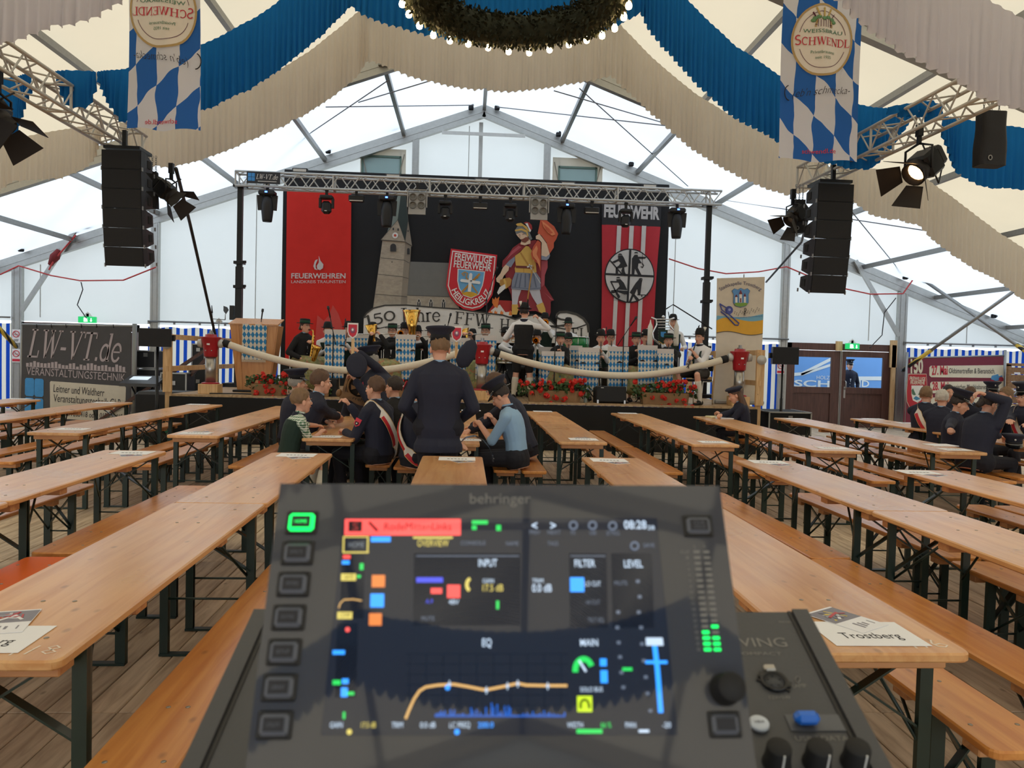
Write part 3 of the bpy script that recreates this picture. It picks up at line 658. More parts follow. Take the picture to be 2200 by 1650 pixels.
# ------------------------------------------------------------------ brewery flags
CREAMB = mk('badge_cream', (226, 218, 206), .7, var=.03); GOLD = mk('badge_gold', (178, 150, 96), .6, var=.1); MAR = mk('badge_maroon', (96, 52, 72), .7)
REDT = mk('lettering_red', (190, 44, 62), .7, var=.05); GRN = mk('lettering_green', (62, 116, 88), .7, var=.05)
def flag(label, Y, tl, tr, bl, br_, mir):
    A, B, Cc, D = at(*tl, Y), at(*tr, Y), at(*bl, Y), at(*br_, Y)
    zt = 6.2; zb = (Cc.z+D.z)/2; kx = lambda z: ((B.x+A.x)/2+((Cc.x+D.x)/2-(A.x+B.x)/2)*(A.z-z)/(A.z-Cc.z))
    w0 = (B.x-A.x)/2; w1 = (D.x-Cc.x)/2
    cx = (A.x+B.x)/2
    t = thing('brewery_flag', label, 'flag', (cx, Y, zt), 0, 'brewery flags')
    def wav(x, z): return .035*sin(x*9+z*1.3)*min(1, max(0, (-z)/1.2))+.012*sin(x*21+2*z)
    H = zt-zb
    def fn(u, v):
        z = -H*v; hw = w0+(w1-w0)*v; x = (u-.5)*2*hw+(kx(zt+z)-cx)*0+((Cc.x+D.x)/2-cx)*v
        return (x, wav(x, z), z+(.02*sin(u*9) if v > .99 else 0))
    MB(FLAGM[int(mir)]).grid(24, 36, fn).build('flag_cloth', t)
    MB(STEELG).tube([(-w0-.05, 0, .01), (w0+.05, 0, .01)], .014, 8).build('flag_bar', t); m = MB(CORDB); [m.tube([(q*w0, 0, 0), (q*w0, 0, RZ(cx+q*w0)-zt-.02)], .006, 5) for q in (-1, 1)]; m.build('hanging_cord', t, kind='stuff')
    s = -1 if mir else 1; nrm = (0, -1, 0)
    m = MB(CREAMB)
    c = V((((A.x+B.x)/2+.0-cx), 0, at((tl[0]+tr[0])/2, 88 if not mir else 24, Y).z-zt)); R = .36 if not mir else .36; sx = R*.98; sz = R*1.12
    def disc(r0, r1, mat, off):
        m.mat(mat); m.grid(40, 5, lambda u, v: (c.x+sx*(r0+(r1-r0)*v)*cos(2*pi*u), off, c.z+sz*(r0+(r1-r0)*v)*sin(2*pi*u)), wrap=True)
    disc(0, 1, CREAMB, -.006); disc(.94, 1., GOLD, -.010)
    m.mat(MAR)
    for a0, a1 in ((14, 166), (200, 340)): m.ribbon([V((c.x+sx*.78*cos(radians(a0+(a1-a0)*i/30)), -.011, c.z+sz*.78*sin(radians(a0+(a1-a0)*i/30)))) for i in range(31)], .006, (0, -1, 0))
    ux = V((s, 0, 0)); o = lambda x, z: c+V((s*x, -.013, z))
    m.mat(REDT).text('SCHWENDL', o(0, -.06), ux, Z_, width=.64, size=.105, font='serif', small=.82)
    m.mat(GRN).text('WEISSBRÄU', o(0, .075), ux, Z_, width=.46, size=.04)
    m.text('Privatbrauerei', o(0, -.155), ux, Z_, width=.27, size=.034); m.text('seit 1935', o(0, -.215), ux, Z_, width=.17, size=.032)
    # wooden tub with barley and hops
    m.mat(GOLD).poly([o(-.105, .14), o(.105, .14), o(.095, .225), o(-.085, .225)], (0, -.002, 0))
    m.mat(MAR); [m.box(tuple(o(x, .18)), (.005, .004, .08)) for x in (-.07, -.04, -.01, .02, .05, .08)]; m.box(tuple(o(0, .165)), (.2, .005, .008))
    m.mat(mk('hop_green', (96, 140, 96), .7)); [m.ell(o(x, z), (.03, .004, .022), 8) for x, z in ((-.1, .235), (-.06, .25), (0, .235), (.05, .25), (.1, .23), (-.12, .21), (.12, .205))]
    m.mat(mk('barley', (196, 170, 96), .7))
    for x, a in ((-.05, -.3), (0, 0), (.05, .3)):
        for j in range(5): m.ell(o(x+a*.03*j, .265+.02*j), (.012, .004, .014), 6)
    m.mat(MAR); m.bar(o(-.1, .25), o(-.13, .30), .04, .003); m.bar(o(.1, .25), o(.125, .29), .04, .003)
    # slogan and web address
    zsl = at(1770 if not mir else 350, 205 if not mir else 132, Y).z-zt-c.z
    m.mat(INK).text("(eb'n schmecka-", o(.02, zsl), V((s, 0, .10)).normalized(), Z_, width=.66 if not mir else .58, size=.085, shear=.35, off=-.012)
    m.tube([o(-.34+.06*cos(a), zsl+.02+.085*sin(a)) for a in [pi/2+.3+i*.35 for i in range(9)]], .006, 5)
    zw = at(1758 if not mir else 352, 331 if not mir else 268, Y).z-zt-c.z
    m.mat(REDT).text('schwendl.de', o(.0, zw), ux, Z_, width=.36, size=.05, font=None, off=.008)
    m.v = [(x, y+wav(x, z)-.004, z) for x, y, z in m.v]
    m.build('print', t, label='round beer badge, slogan and web address')
    return t
flag('blue and white lozenge brewery flag with readable badge beside the right truss', 8.6, (1686, 0), (1853, 0), (1670, 341), (1843, 349), False)
flag('blue and white lozenge brewery flag seen from behind beside the left truss', 8.6, (275, 0), (426, 0), (272, 277), (430, 280), True)

# ------------------------------------------------------------------ trusses
def truss(name, label, a, b, s, r, pitch, mat=ALUW, tri=False, parent=None):
    a, b = V(a), V(b); L = (b-a).length; x, d, z = frame_from(b-a)
    t = thing(name, label, 'truss', a)
    cs = [(-s/2, s/2), (s/2, s/2), (s/2, -s/2), (-s/2, -s/2)] if not tri else [(-s/2, s*.43), (s/2, s*.43), (0, -s*.43)]
    P = lambda c, k: x*c[0]+z*c[1]+d*k
    for c in cs: MB(mat).tube([P(c, 0), P(c, L)], r, 8).build('chord_tube', t)
    n = max(2, round(L/pitch)); m = MB(mat)
    for i in range(len(cs)):
        c0, c1 = cs[i], cs[(i+1) % len(cs)]
        for k in range(n):
            k0, k1, k2 = L*k/n, L*(k+.5)/n, L*(k+1)/n
            m.tube([P(c0, k0), P(c1, k1)], r*.5, 5, cap=False); m.tube([P(c1, k1), P(c0, k2)], r*.5, 5, cap=False)
    m.build('lattice', t)
    m = MB(mat); k = 0.
    while k <= L+.01:
        for i in range(len(cs)): m.tube([P(cs[i], k), P(cs[(i+1) % len(cs)], k)], r*.8, 5, cap=False)
        k += 2.0
    m.build('end_frame', t, kind='stuff')
    return t
TY = 16.6
ta = at(510, 386, TY); tb = at(1546, 428, TY)
truss('stage_truss', 'silver lattice truss spanning the stage front with lights', ta, tb, .29, .026, .42)
LX, RXT = -4.72, 5.15
truss('hanging_truss', 'silver truss hanging lengthwise at upper left above the loudspeakers', (LX, 7.25, 4.42), (LX-.05, 11.4, 4.46), .30, .022, .5)
truss('hanging_truss', 'silver truss hanging lengthwise at upper right above the loudspeakers', (RXT+.1, 7.6, 4.50), (RXT-.05, 11.6, 4.46), .30, .022, .5)
for px, py, lab in ((517, 400, 'black telescopic lighting tower at the left stage end'), (1524, 440, 'black telescopic lighting tower at the right stage end')):
    p = at(px, py, TY); t = thing('truss_tower', lab, 'lighting stand', (p.x, TY, .84), 0, 'truss towers')
    h = p.z-.84; pxb = -.06 if px < 1000 else -.10
    MB(BLKM).box((0, 0, h*.3), (.13, .13, h*.6)).build('mast', t)
    MB(BLKM).box((0, 0, h*.78), (.10, .10, h*.44)).build('inner_mast', t)
    m = MB(BLKM)
    for z in (h*.26, h*.5, h*.62): m.box((0, 0, z), (.2, .19, .06)); m.box((.1, -.02, z+.02), (.08, .05, .05))
    m.build('collar', t); MB(BLKM).box((0, 0, h-.01), (.26, .2, .05)).box((0, 0, .04), (.5, .5, .08)).build('head_plate', t)
    if px < 1000: MB(BLK).box((-.13, -.03, 1.55), (.08, .1, .3)).build('winch_box', t)
    else: MB(BLK).tube([(.14, -.05, 1.5), (-.75, -.1, 2.0), (-.9, -.1, 1.9)], .014, 6).build('side_arm', t)
cable([at(378, 362, 11), at(408, 480, 13), at(440, 620, 14.5), at(462, 718, 15.4)], .026, CORDB, 'thick black cable loom running down from the left truss to the stage')
cable([at(1735, 470, 11), at(1722, 520, 13), at(1646, 606, 16.0)], .02, CORDB, 'black cable loom running down from the right truss to the roll-up banner')

# ------------------------------------------------------------------ stage lights
LENS = mk('lamp_lens', (120, 118, 112), .15, .3, .1); LEDP = mk('led_panel', (204, 200, 192), .3, 0, .1, 60); SILV = mk('silver_body', (168, 166, 162), .4, .5)
BLUEL = mk('blue_status_led', (70, 110, 255), .3, emit=3.)
def clampm(m, z=.0): m.box((0, 0, z), (.05, .06, .09)); m.box((0, 0, z+.06), (.07, .07, .05))
def moving_spot(p, lab, g):
    t = thing('moving_head_light', lab, 'stage light', p, 0, g)
    m = MB(BLK); clampm(m, -.02); m.build('clamp', t)
    MB(BLK).box((0, 0, -.13), (.34, .24, .11), bev=.03).build('base', t)
    MB(BLUEL).box((0, -.125, -.12), (.05, .01, .03)).build('display', t)
    m = MB(BLK)
    for s in (-1, 1): m.bar((s*.15, 0, -.17), (s*.13, 0, -.48), .05, .12)
    m.build('yoke', t)
    MB(BLK).lathe([(.06, -.18), (.10, -.22), (.125, -.36), (.125, -.50), (.105, -.68), (.095, -.72), (.05, -.725)], 14, sy=.95).build('head', t)
def moving_wash(p, lab, g):
    t = thing('moving_head_light', lab, 'stage light', p, 0, g)
    m = MB(BLK); clampm(m, -.02); m.build('clamp', t)
    MB(BLK).box((0, 0, -.12), (.27, .2, .08), bev=.02).build('base', t)
    m = MB(BLK)
    for s in (-1, 1): m.bar((s*.13, 0, -.14), (s*.13, 0, -.34), .045, .1)
    m.build('yoke', t)
    MB(BLK).box((0, 0, -.33), (.2, .18, .26), bev=.05).build('head', t); MB(SIGNW).box((0, -.092, -.41), (.05, .004, .015)).build('badge', t)
def led_bar(p, lab, g):
    t = thing('led_bar', lab, 'stage light', p, 0, g)
    m = MB(BLK); clampm(m, -.02); m.build('clamp', t)
    MB(BLK).box((0, .02, -.14), (.32, .14, .14), bev=.02).build('housing', t); MB(LEDP).box((0, -.055, -.195), (.28, .01, .02)).build('lens_strip', t)
def strobe(p, lab, g):
    t = thing('led_panel_light', lab, 'stage light', p, 0, g)
    MB(BLK).box((0, 0, 0), (.32, .1, .1), bev=.01).box((0, .05, -.1), (.05, .05, .15)).build('housing', t); MB(LEDP).box((0, -.053, .0), (.27, .008, .055)).build('lens_panel', t)
def blinder(p, lab, g):
    t = thing('blinder_light', lab, 'stage light', p, 0, g)
    m = MB(BLK); clampm(m, .0); m.build('clamp', t)
    MB(SILV).box((0, .03, -.30), (.36, .1, .36), bev=.01).box((0, -.01, -.52), (.36, .04, .10)).build('housing', t)
    m = MB(SILV)
    for s in (-1, 1): m.box((s*.2, 0, -.24), (.02, .05, .36))
    m.box((0, 0, -.06), (.42, .05, .02)); m.build('yoke', t)
    for i in (-1, 1):
        for j in (0, 1): MB(LENS).lathe([(.08, 0), (.08, .03), (.066, .034), (.06, .012), (.03, -.0), (.004, .012)], 16, M=Matrix.Translation((i*.087, -.02, -.21-.17*j)) @ Matrix.Rotation(pi/2, 4, 'X')).build('lamp', t)
for k, (px, py) in enumerate(((575, 402), (832, 414), (1218, 430), (1455, 440))):
    moving_spot(at(px, py, TY-.05), ['long black moving head hanging at the left end of the stage truss', 'long black moving head hanging in front of the church steeple', 'long black moving head hanging right of the saint painting', 'long black moving head hanging at the right end of the stage truss'][k], 'long moving heads')
for k, (px, py) in enumerate(((702, 412), (957, 424), (1097, 430), (1345, 442))):
    moving_wash(at(px, py, TY-.05), ['small black moving head in front of the red banner', 'small black moving head right of the left blinder lamp', 'small black moving head left of the right blinder lamp', 'small black moving head in front of the FEUERWEHR flag lettering'][k], 'short moving heads')
for k, (px, py) in enumerate(((766, 412), (1032, 428), (1272, 438))):
    led_bar(at(px, py, TY-.05), ['black LED bar hanging right of the red banner', 'black LED bar hanging at the middle of the stage truss', 'black LED bar hanging left of the FEUERWEHR flag'][k], 'LED bars under the truss')
for k, (px, py) in enumerate(((645, 367), (845, 379), (1035, 389), (1220, 396), (1395, 401))):
    strobe(at(px, py, TY+.2), 'white-faced LED panel light standing on the stage truss, %s from the left' % ['first', 'second', 'third', 'fourth', 'fifth'][k], 'LED panels on the truss')
for k, (px, py) in enumerate(((897, 402), (1159, 414))):
    blinder(at(px, py, TY-.22), ['silver four-lamp blinder hanging right of the steeple', 'silver four-lamp blinder hanging above the painted saint'][k], 'four-lamp blinders')
p = at(566, 382, TY-.17); t = thing('truss_sign', 'small dark LW-VT.de sign clipped to the stage truss', 'sign', p)
MB(mk('sign_dark', (38, 40, 46), .5)).box((0, 0, 0), (.68, .015, .24)).build('sign_board', t)
BLUSQ = mk('logo_blue', (62, 146, 214), .5, var=.15)
m = MB(BLUSQ)
for i in (0, 1):
    for j in (0, 1): m.box((-.28+.075*i, -.01, -.035+.085*j), (.068, .006, .078), bev=.01)
m.mat(WHITE).text('LW-VT.de', (.07, -.013, -.03), X_, Z_, width=.44, size=.1, font='serif', shear=.3); m.box((.08, -.012, -.075), (.38, .003, .012)); m.build('lettering', t)

# profile lights with barn doors on the hanging trusses
RUST = mk('hot_black_steel', (34, 28, 25), .55, .3, .3, 10); LAMPG = mk('lamp_glow', (255, 190, 120), .3, emit=4.)
def barn_light(p, aim, lab, sc=1., glow=False):
    t = thing('theatre_spotlight', lab, 'stage light', p)
    d = V(aim).normalized(); x, _, z = frame_from(d)
    M = Matrix(((x.x, z.x, d.x, 0), (x.y, z.y, d.y, 0), (x.z, z.z, d.z, 0), (0, 0, 0, 1)))
    c = V((0, 0, -.42*sc)); M = Matrix.Translation(c) @ M @ Matrix.Scale(sc, 4)
    m = MB(BLKM); m.box((0, 0, .02), (.06, .07, .14)); m.box((0, 0, -.08), (.04, .04, .12)); m.build('clamp', t)
    m = MB(BLKM)
    for s in (-1, 1): m.tube([V((0, 0, -.13)), c+x*(s*.17*sc)+V((0, 0, .24*sc)), c+x*(s*.17*sc)], .014*sc, 6)
    m.build('yoke', t)
    MB(BLKM).box((0, 0, -.14), (.27, .27, .24), M=M, bev=.03).box((0, 0, -.30), (.22, .22, .12), M=M, bev=.03).build('housing', t)
    MB(RUST).lathe([(.13, -.03), (.135, .09), (.12, .09), (.10, .02)], 16, M=M).build('lens_tube', t)
    MB(LAMPG if glow else LENS).lathe([(.1, .02), (.06, .045), (.005, .05)], 14, M=M).build('lens', t)
    for k in range(4):
        a = k*pi/2+.3; u = V((cos(a), sin(a), 0)); s = V((-sin(a), cos(a), 0)); b0 = u*.135+V((0, 0, .09))
        MB(RUST).poly([M @ (b0-s*.1), M @ (b0+s*.1), M @ (b0+s*.17+u*.14+V((0, 0, .2))), M @ (b0-s*.17+u*.14+V((0, 0, .2)))], M.to_3x3() @ (u*.006)).build('barn_door', t)
    m = MB(CORDB).tube([M @ V((.05, .1, -.36)), M @ V((.12, -.2, -.5)), M @ V((.05, -.3, -.25)), V((.1, .1, -.1))], .01, 5); m.build('lamp_cable', t)
barn_light((LX+.05, 8.0, 4.22), (.62, -.1, -.78), 'black spotlight with open barn doors hanging from the left truss', 1.0)
barn_light((LX+.0, 7.55, 4.22), (.7, -.5, -.6), 'black spotlight cut by the left picture edge', 1.05)
barn_light((RXT-.02, 8.7, 4.32), (-.75, -.25, -.62), 'black spotlight with open barn doors and glowing lens hanging from the right truss', 1.05, True)
barn_light((at(368, 380, 11.2).x, 11.2, at(368, 365, 11.2).z), (.75, -.1, -.65), 'black barn-door spotlight right of the left loudspeaker array', .85)
barn_light((at(1703, 440, 11.2).x, 11.2, at(1703, 420, 11.2).z), (-.7, -.2, -.7), 'black barn-door spotlight left of the right loudspeaker array', .8)
# black cloth bags for hoist chains
BAGC = mk('black_cordura', (24, 24, 27), .7, 0, .25, 30, .2)
def chain_bag(px, py0, py1, wpx, Y, lab):
    a, b = at(px, py0, Y), at(px, py1, Y); w_ = wpx/FPX*Y; h = a.z-b.z
    t = thing('chain_bag', lab, 'bag', (a.x, Y, b.z), 0, 'black chain bags')
    def fn(u, v):
        an = 2*pi*u; cx = max(-1, min(1, 1.35*cos(an))); cy = max(-1, min(1, 1.35*sin(an)))
        k = 1.02-.12*v+.03*sin(v*9+u*12); return (cx*w_/2*k, cy*w_*.32*k, h*v)
    MB(BAGC).grid(20, 8, fn, wrap=True).poly([fn(i/20, 0) for i in range(20)], (0, 0, .01)).build('bag_body', t)
    m = MB(STEELG)
    for x in (-w_*.3, 0, w_*.3):
        for k in range(8): m.tube([(x+.012*cos(a_)*(1 if k % 2 else .3), .012*cos(a_)*(.3 if k % 2 else 1), h+.03*k+.02*sin(a_)) for a_ in [2*pi*i/8 for i in range(8)]], .004, 4, closed=True)
    m.build('chain', t); MB(STEELG).tube([(-w_*.2+.02*cos(a_), -w_*.34, h*.12+.025*sin(a_)) for a_ in [2*pi*i/12 for i in range(12)]], .007, 5, closed=True).build('eyelet', t)
chain_bag(2130, 242, 358, 58, 8.35, 'large black cloth chain bag hanging from the right truss')
chain_bag(327, 370, 448, 24, 11.2, 'black cloth chain bag right of the left loudspeaker array')
chain_bag(1717, 430, 500, 26, 11.2, 'black cloth chain bag left of the right loudspeaker array')

# ------------------------------------------------------------------ line arrays
GRIL = mk('speaker_grille', (18, 18, 20), .6, .2, .15, 150, .2, 300)
def line_array(lab, tx, topz, Y, tilt):
    t = thing('line_array', lab, 'loudspeaker', (tx, Y, topz-1.6), 0, 'hanging line arrays')
    y, z, ang = 0., 1.56, radians(1)
    MB(BLKM).box((0, .2, 1.60), (.46, .4, .04)).bar((0, .1, 1.6), (0, .1, 1.84), .05, .05).build('rigging_frame', t)
    for k in range(6):
        h = .245; M = Matrix.Translation((0, y, z)) @ Matrix.Rotation(ang, 4, 'X') @ Matrix.Rotation(tilt, 4, 'Z')
        P = [(-.25, 0, 0), (.25, 0, 0), (.25, .12, -.0), (.21, .46, -.05), (-.21, .46, -.05), (-.25, .12, 0)]
        Q = [(a, b, -h if b < .3 else -h+.05) for a, b, c in P]
        m = MB(BLK); m.add([M @ V(p) for p in P+Q], [(0, 1, 2, 3, 4, 5), (11, 10, 9, 8, 7, 6)]+[(i+6, (i+1) % 6+6, (i+1) % 6, i) for i in range(6)])
        bx = m.build('array_box', t)
        MB(GRIL).box((0, -.008, -h/2), (.486, .016, h-.014), M=M).build('grille', bx)
        for s in (-1, 1):
            MB(mk('handle_recess', (8, 8, 9), .8)).box((s*.232, .28, -h/2), (.022, .10, .10), M=M).build('handle', bx)
            m = MB(STEELG); m.box((s*.258, .02, -h+.01), (.012, .03, .05), M=M); m.box((s*.24, .44, -h+.01), (.012, .03, .05), M=M); m.build('rigging_pin', bx)
        nx = M @ V((0, 0, -h-.004)); y, z = nx.y, nx.z; ang += radians(1.6)
line_array('black line array loudspeaker hanging at upper left below the left truss', -4.53, 4.20, 10.4, 0)
line_array('black line array loudspeaker hanging at upper right below the right truss', 4.99, 4.14, 10.4, 0)
# ------------------------------------------------------------------ stage
SZ, SY0, SY1, SX0, SX1 = .84, 13.45, 18.7, -5.0, 5.15
st = thing('stage', 'low stage with plywood deck and black cloth skirt for the band', 'stage', (0, SY0, 0))
dk = MB(PLY).mesh('x') if 0 else None
for i in range(10):
    for j in range(5):
        x0 = SX0+(SX1-SX0)*i/10; y0 = (SY1-SY0)*j/5
        MB(PLY).box((x0+(SX1-SX0)/20, y0+(SY1-SY0)/10, SZ-.02), ((SX1-SX0)/10-.008, (SY1-SY0)/5-.008, .04)).build('deck_panel', st)
def fn(u, v): return (SX0-.02+(SX1-SX0+.04)*u, -.03+.018*sin(u*95)*(1-v)+.02*noise.noise(V((u*30, v, 2))), .005+(SZ-.045)*v)
MB(BLKC).grid(240, 4, fn).build('front_skirt', st)
for x, s in ((SX0-.02, 1), (SX1+.02, 1)):
    MB(BLKC).grid(60, 4, lambda u, v, x=x: (x+.012*sin(u*60), (SY1-SY0)*u-.02, .005+(SZ-.045)*v)).build('side_skirt', st)
m = MB(STEELG)
for i in range(6):
    for j in range(4): m.box((SX0+.15+(SX1-SX0-.3)*i/5, .2+(SY1-SY0-.4)*j/3, SZ/2-.03), (.06, .06, SZ-.06))
m.build('stage_legs', st, kind='stuff')
# ------------------------------------------------------------------ stage curtain and painted boards
CY = 18.3
CURTB = mk('black_stage_curtain', (19, 19, 21), .8, 0, .25, 3, .25, 8)
A = at(611, 366, CY); B = at(1438, 399, CY)
t = thing('stage_curtain', 'tall black cloth wall behind the band', 'curtain', (0, CY, SZ))
def fn(u, v):
    x = A.x+(B.x-A.x)*u; return (x, .025*noise.noise(V((x*1.1, v*3.5, 5)))+.012*sin(x*7+v*3), (A.z+(B.z-A.z)*u-SZ)*v)
MB(CURTB).grid(80, 40, fn).build('cloth', t)
MB(BLKM).bar((A.x, .05, A.z-SZ), (B.x, .05, B.z-SZ), .06, .06).build('top_bar', t)
m = MB(BLKM)
for k in range(4): m.box((A.x+(B.x-A.x)*k/3, .07, 2.3), (.06, .06, 4.6))
m.build('support_post', t, kind='stuff')
def conv(sc, ox, oy, Y): return lambda p: at(ox+p[0]*sc, oy+p[1]*sc, Y)
class Board:
    """flat painted cut-out: backing plus thin colour fields standing proud of one another"""
    def __init__(s, name, lab, cat, sc, ox, oy, Y, anchor):
        s.c = conv(sc, ox, oy, Y); s.p0 = s.c(anchor); s.t = thing(name, lab, cat, s.p0); s.k = 0
    def P(s, pts, lift=0.): return [s.c(p)-s.p0+V((0, -lift, 0)) for p in pts]
    def field(s, name, mat, pts, lift=None, back=.004):
        s.k += 1; l = lift if lift is not None else .0035*s.k
        return MB(mat).poly(s.P(pts, l), (0, back, 0)).build(name, s.t)
    def mb(s, mat): return MB(mat)
PC = {}
def pc(*c):
    if c not in PC: PC[c] = mk('paint_%d_%d_%d' % c, c, .6, 0, .10, 7)
    return PC[c]
def scaled(pts, k, c): return [(c[0]+(x-c[0])*k, c[1]+(y-c[1])*k) for x, y in pts]
# red banner
b = Board('fire_brigade_banner', 'long red banner with white flame logo at the left of the black stage curtain', 'banner', .27273, 500, 350, CY-.06, (675, 1560))
REDB = mk_cloth('red_banner_cloth', (222, 62, 56), .1, None, .10, 3)
C0 = b.P([(427, 207), (935, 233), (925, 1570), (413, 1570)])
def fn(u, v):
    p = C0[3].lerp(C0[2], u).lerp(C0[0].lerp(C0[1], u), v); return p+V((0, .012*sin(u*14+v*2)-.01, 0))
MB(REDB).grid(30, 20, fn).build('banner_cloth', b.t)
GRYL = pc(206, 200, 200)
m = MB(GRYL); m.poly(b.P([(680, 733), (692, 770), (716, 800), (712, 830), (690, 846), (668, 838), (664, 812), (680, 785)], .03), (0, .003, 0)); m.poly(b.P([(672, 760), (655, 800), (656, 830), (672, 846), (648, 840), (637, 815), (645, 785), (652, 768)], .03), (0, .003, 0))
ux = (b.c((885, 908))-b.c((470, 908))).normalized()
o = b.P([(677, 910), (677, 948)], .03); m.text('FEUERWEHREN', o[0], ux, Z_, width=1.24, size=.115, off=.02); m.text('LANDKREIS TRAUNSTEIN', o[1], ux, Z_, width=1.24, size=.066)
m.build('lettering', b.t)
m = MB(mk('pale_red_print', (202, 72, 66), .7)); m.poly(b.P([(790, 1120), (835, 1190), (868, 1290), (850, 1400), (820, 1560), (660, 1560), (650, 1400), (668, 1200), (720, 1245), (760, 1200)], .027), (0, .003, 0)); m.build('flame_print', b.t)
# church
b = Board('painted_church', 'painted cut-out church with tall green steeple on the black curtain', 'painted board', .18785, 780, 410, CY-.07, (300, 1330))
STN = mk_wood('painted_stone', (176, 164, 146), (160, 148, 132), .7, stretch=(3, 3, 6), knots=False, tint=.0); STN2 = pc(140, 130, 116); LINE = pc(70, 66, 60); DK = pc(46, 46, 48)
b.field('backing', STN2, [(115, 1330), (222, 567), (205, 563), (275, 490), (410, 30), (487, 30), (518, 350), (560, 632), (548, 640), (540, 810), (980, 825), (1100, 1345), (1100, 1420), (112, 1420)], 0, .05)
b.field('tower_front', STN, [(222, 567), (483, 585), (425, 1400), (112, 1400)]); b.field('tower_side', STN2, [(483, 585), (550, 632), (505, 1215), (500, 1400), (425, 1400)])
b.field('nave_roof', pc(112, 112, 108), [(540, 810), (980, 825), (990, 1215), (507, 1195)]); b.field('nave_wall', STN, [(507, 1195), (990, 1215), (1100, 1345), (1100, 1420), (500, 1420)])
b.field('steeple_light', pc(126, 138, 132), [(270, 497), (330, 300), (405, 30), (435, 30), (397, 335)]); b.field('steeple_dark', pc(40, 54, 52), [(435, 30), (487, 30), (518, 350), (483, 575), (397, 335)])
b.field('gable_front', STN, [(205, 563), (397, 335), (483, 585)]); b.field('gable_side', STN2, [(483, 585), (515, 350), (562, 634)])
m = MB(LINE)
for ln in (((205, 563), (483, 585), (562, 634)), ((205, 768), (470, 795), (530, 828)), ((172, 955), (450, 985), (520, 1005)), ((140, 1183), (430, 1205), (505, 1215)), ((205, 563), (397, 335), (483, 585), (515, 350)), ((507, 1195), (985, 1215))): m.ribbon(b.P(ln, .04), .012, (0, -1, 0))
m.build('outline', b.t)
m = MB(DK)
def arch(x, y, w_, h): return [(x-w_/2, y), (x+w_/2, y)]+[(x+w_/2*cos(a), y-h+w_/2-w_/2*sin(a)*1.0) for a in [pi*i/8 for i in range(9)]]
for x, y, w_, h in ((347, 697, 68, 90), (520, 730, 30, 72), (348, 453, 16, 28), (403, 460, 16, 28), (517, 472, 12, 20), (333, 825, 8, 18)): m.poly(b.P(arch(x, y, w_, h), .045), (0, .003, 0))
for x in (640, 777, 921):
    m.mat(pc(196, 190, 180)).poly(b.P([(x-26, 1400), (x-26, 1265), (x, 1228), (x+26, 1265), (x+26, 1400)], .043), (0, .003, 0)); m.mat(DK).poly(b.P([(x-19, 1400), (x-19, 1268), (x, 1238), (x+19, 1268), (x+19, 1400)], .047), (0, .003, 0)); m.mat(pc(196, 190, 180)).ribbon(b.P([(x, 1400), (x, 1290), (x-14, 1262)], .05), .012, (0, -1, 0)); m.ribbon(b.P([(x, 1290), (x+14, 1262)], .05), .012, (0, -1, 0))
m.build('windows', b.t, kind='stuff')
m = MB(WHITE); m.poly(b.P([(369+34*cos(a), 513+34*sin(a)) for a in [2*pi*i/16 for i in range(16)]], .045), (0, .003, 0)); m.mat(pc(200, 70, 50)).poly(b.P([(369+15*cos(a), 513+15*sin(a)) for a in [2*pi*i/12 for i in range(12)]], .049), (0, .003, 0)); m.build('clock_face', b.t)
# burning house, saint, crest, scroll
b = Board('painted_burning_house', 'painted cut-out burning house beside the saint', 'painted board', .1455, 1050, 460, CY-.08, (170, 1500))
b.field('roof', pc(170, 36, 32), [(150, 1272), (345, 1280), (345, 1500), (-10, 1500), (-10, 1440), (70, 1330)], 0, .05); b.field('gable_wall', pc(226, 220, 212), [(100, 1370), (165, 1335), (245, 1448), (345, 1438), (345, 1510), (0, 1510), (0, 1450)])
m = MB(pc(232, 128, 52)); m.poly(b.P([(50, 1310), (55, 1235), (80, 1265), (100, 1222), (118, 1252), (158, 1218), (145, 1300), (130, 1385), (85, 1370)], .012), (0, .003, 0))
for x in (30, 100, 190, 320): m.poly(b.P([(x-26, 1490), (x-16, 1440), (x, 1420), (x+8, 1450), (x+26, 1432), (x+22, 1500)], .012), (0, .003, 0))
m.build('flames', b.t)
b = Board('painted_saint', 'painted cut-out saint in Roman helmet pouring water, red flag in hand', 'painted board', .1455, 1050, 460, CY-.11, (600, 1520))
CAPE = pc(142, 38, 46); CAPEL = pc(178, 78, 88); GLD = pc(214, 172, 84); GLD2 = pc(184, 134, 60); SKN = pc(226, 196, 166); BLG = pc(134, 140, 156); BLG2 = pc(98, 106, 124); LEG = pc(196, 194, 200); ORG = pc(206, 92, 60); ORG2 = pc(228, 140, 92); HLM = pc(120, 122, 120)
b.field('cape', CAPE, [(240, 870), (320, 720), (460, 560), (620, 400), (690, 385), (720, 420), (870, 690), (870, 790), (830, 900), (825, 1050), (965, 1270), (915, 1290), (915, 1450), (890, 1525), (700, 1430), (450, 1430), (340, 1260), (330, 1190), (285, 1080)], 0, .08)
b.field('cape_light', CAPEL, [(775, 690), (868, 690), (868, 790), (828, 900), (822, 1040), (775, 1085)]); b.field('cape_fold', CAPEL, [(815, 1150), (870, 1200), (965, 1272), (915, 1265)])
b.field('legs', LEG, [(340, 1105), (480, 1115), (600, 1120), (752, 1112), (772, 1230), (797, 1310), (720, 1348), (640, 1220), (600, 1130), (480, 1120), (440, 1230), (420, 1345), (345, 1345)])
b.field('left_boot', GLD, [(340, 1335), (430, 1335), (440, 1400), (415, 1485), (340, 1485)]); b.field('right_boot', GLD, [(700, 1345), (800, 1302), (835, 1400), (842, 1492), (740, 1440)])
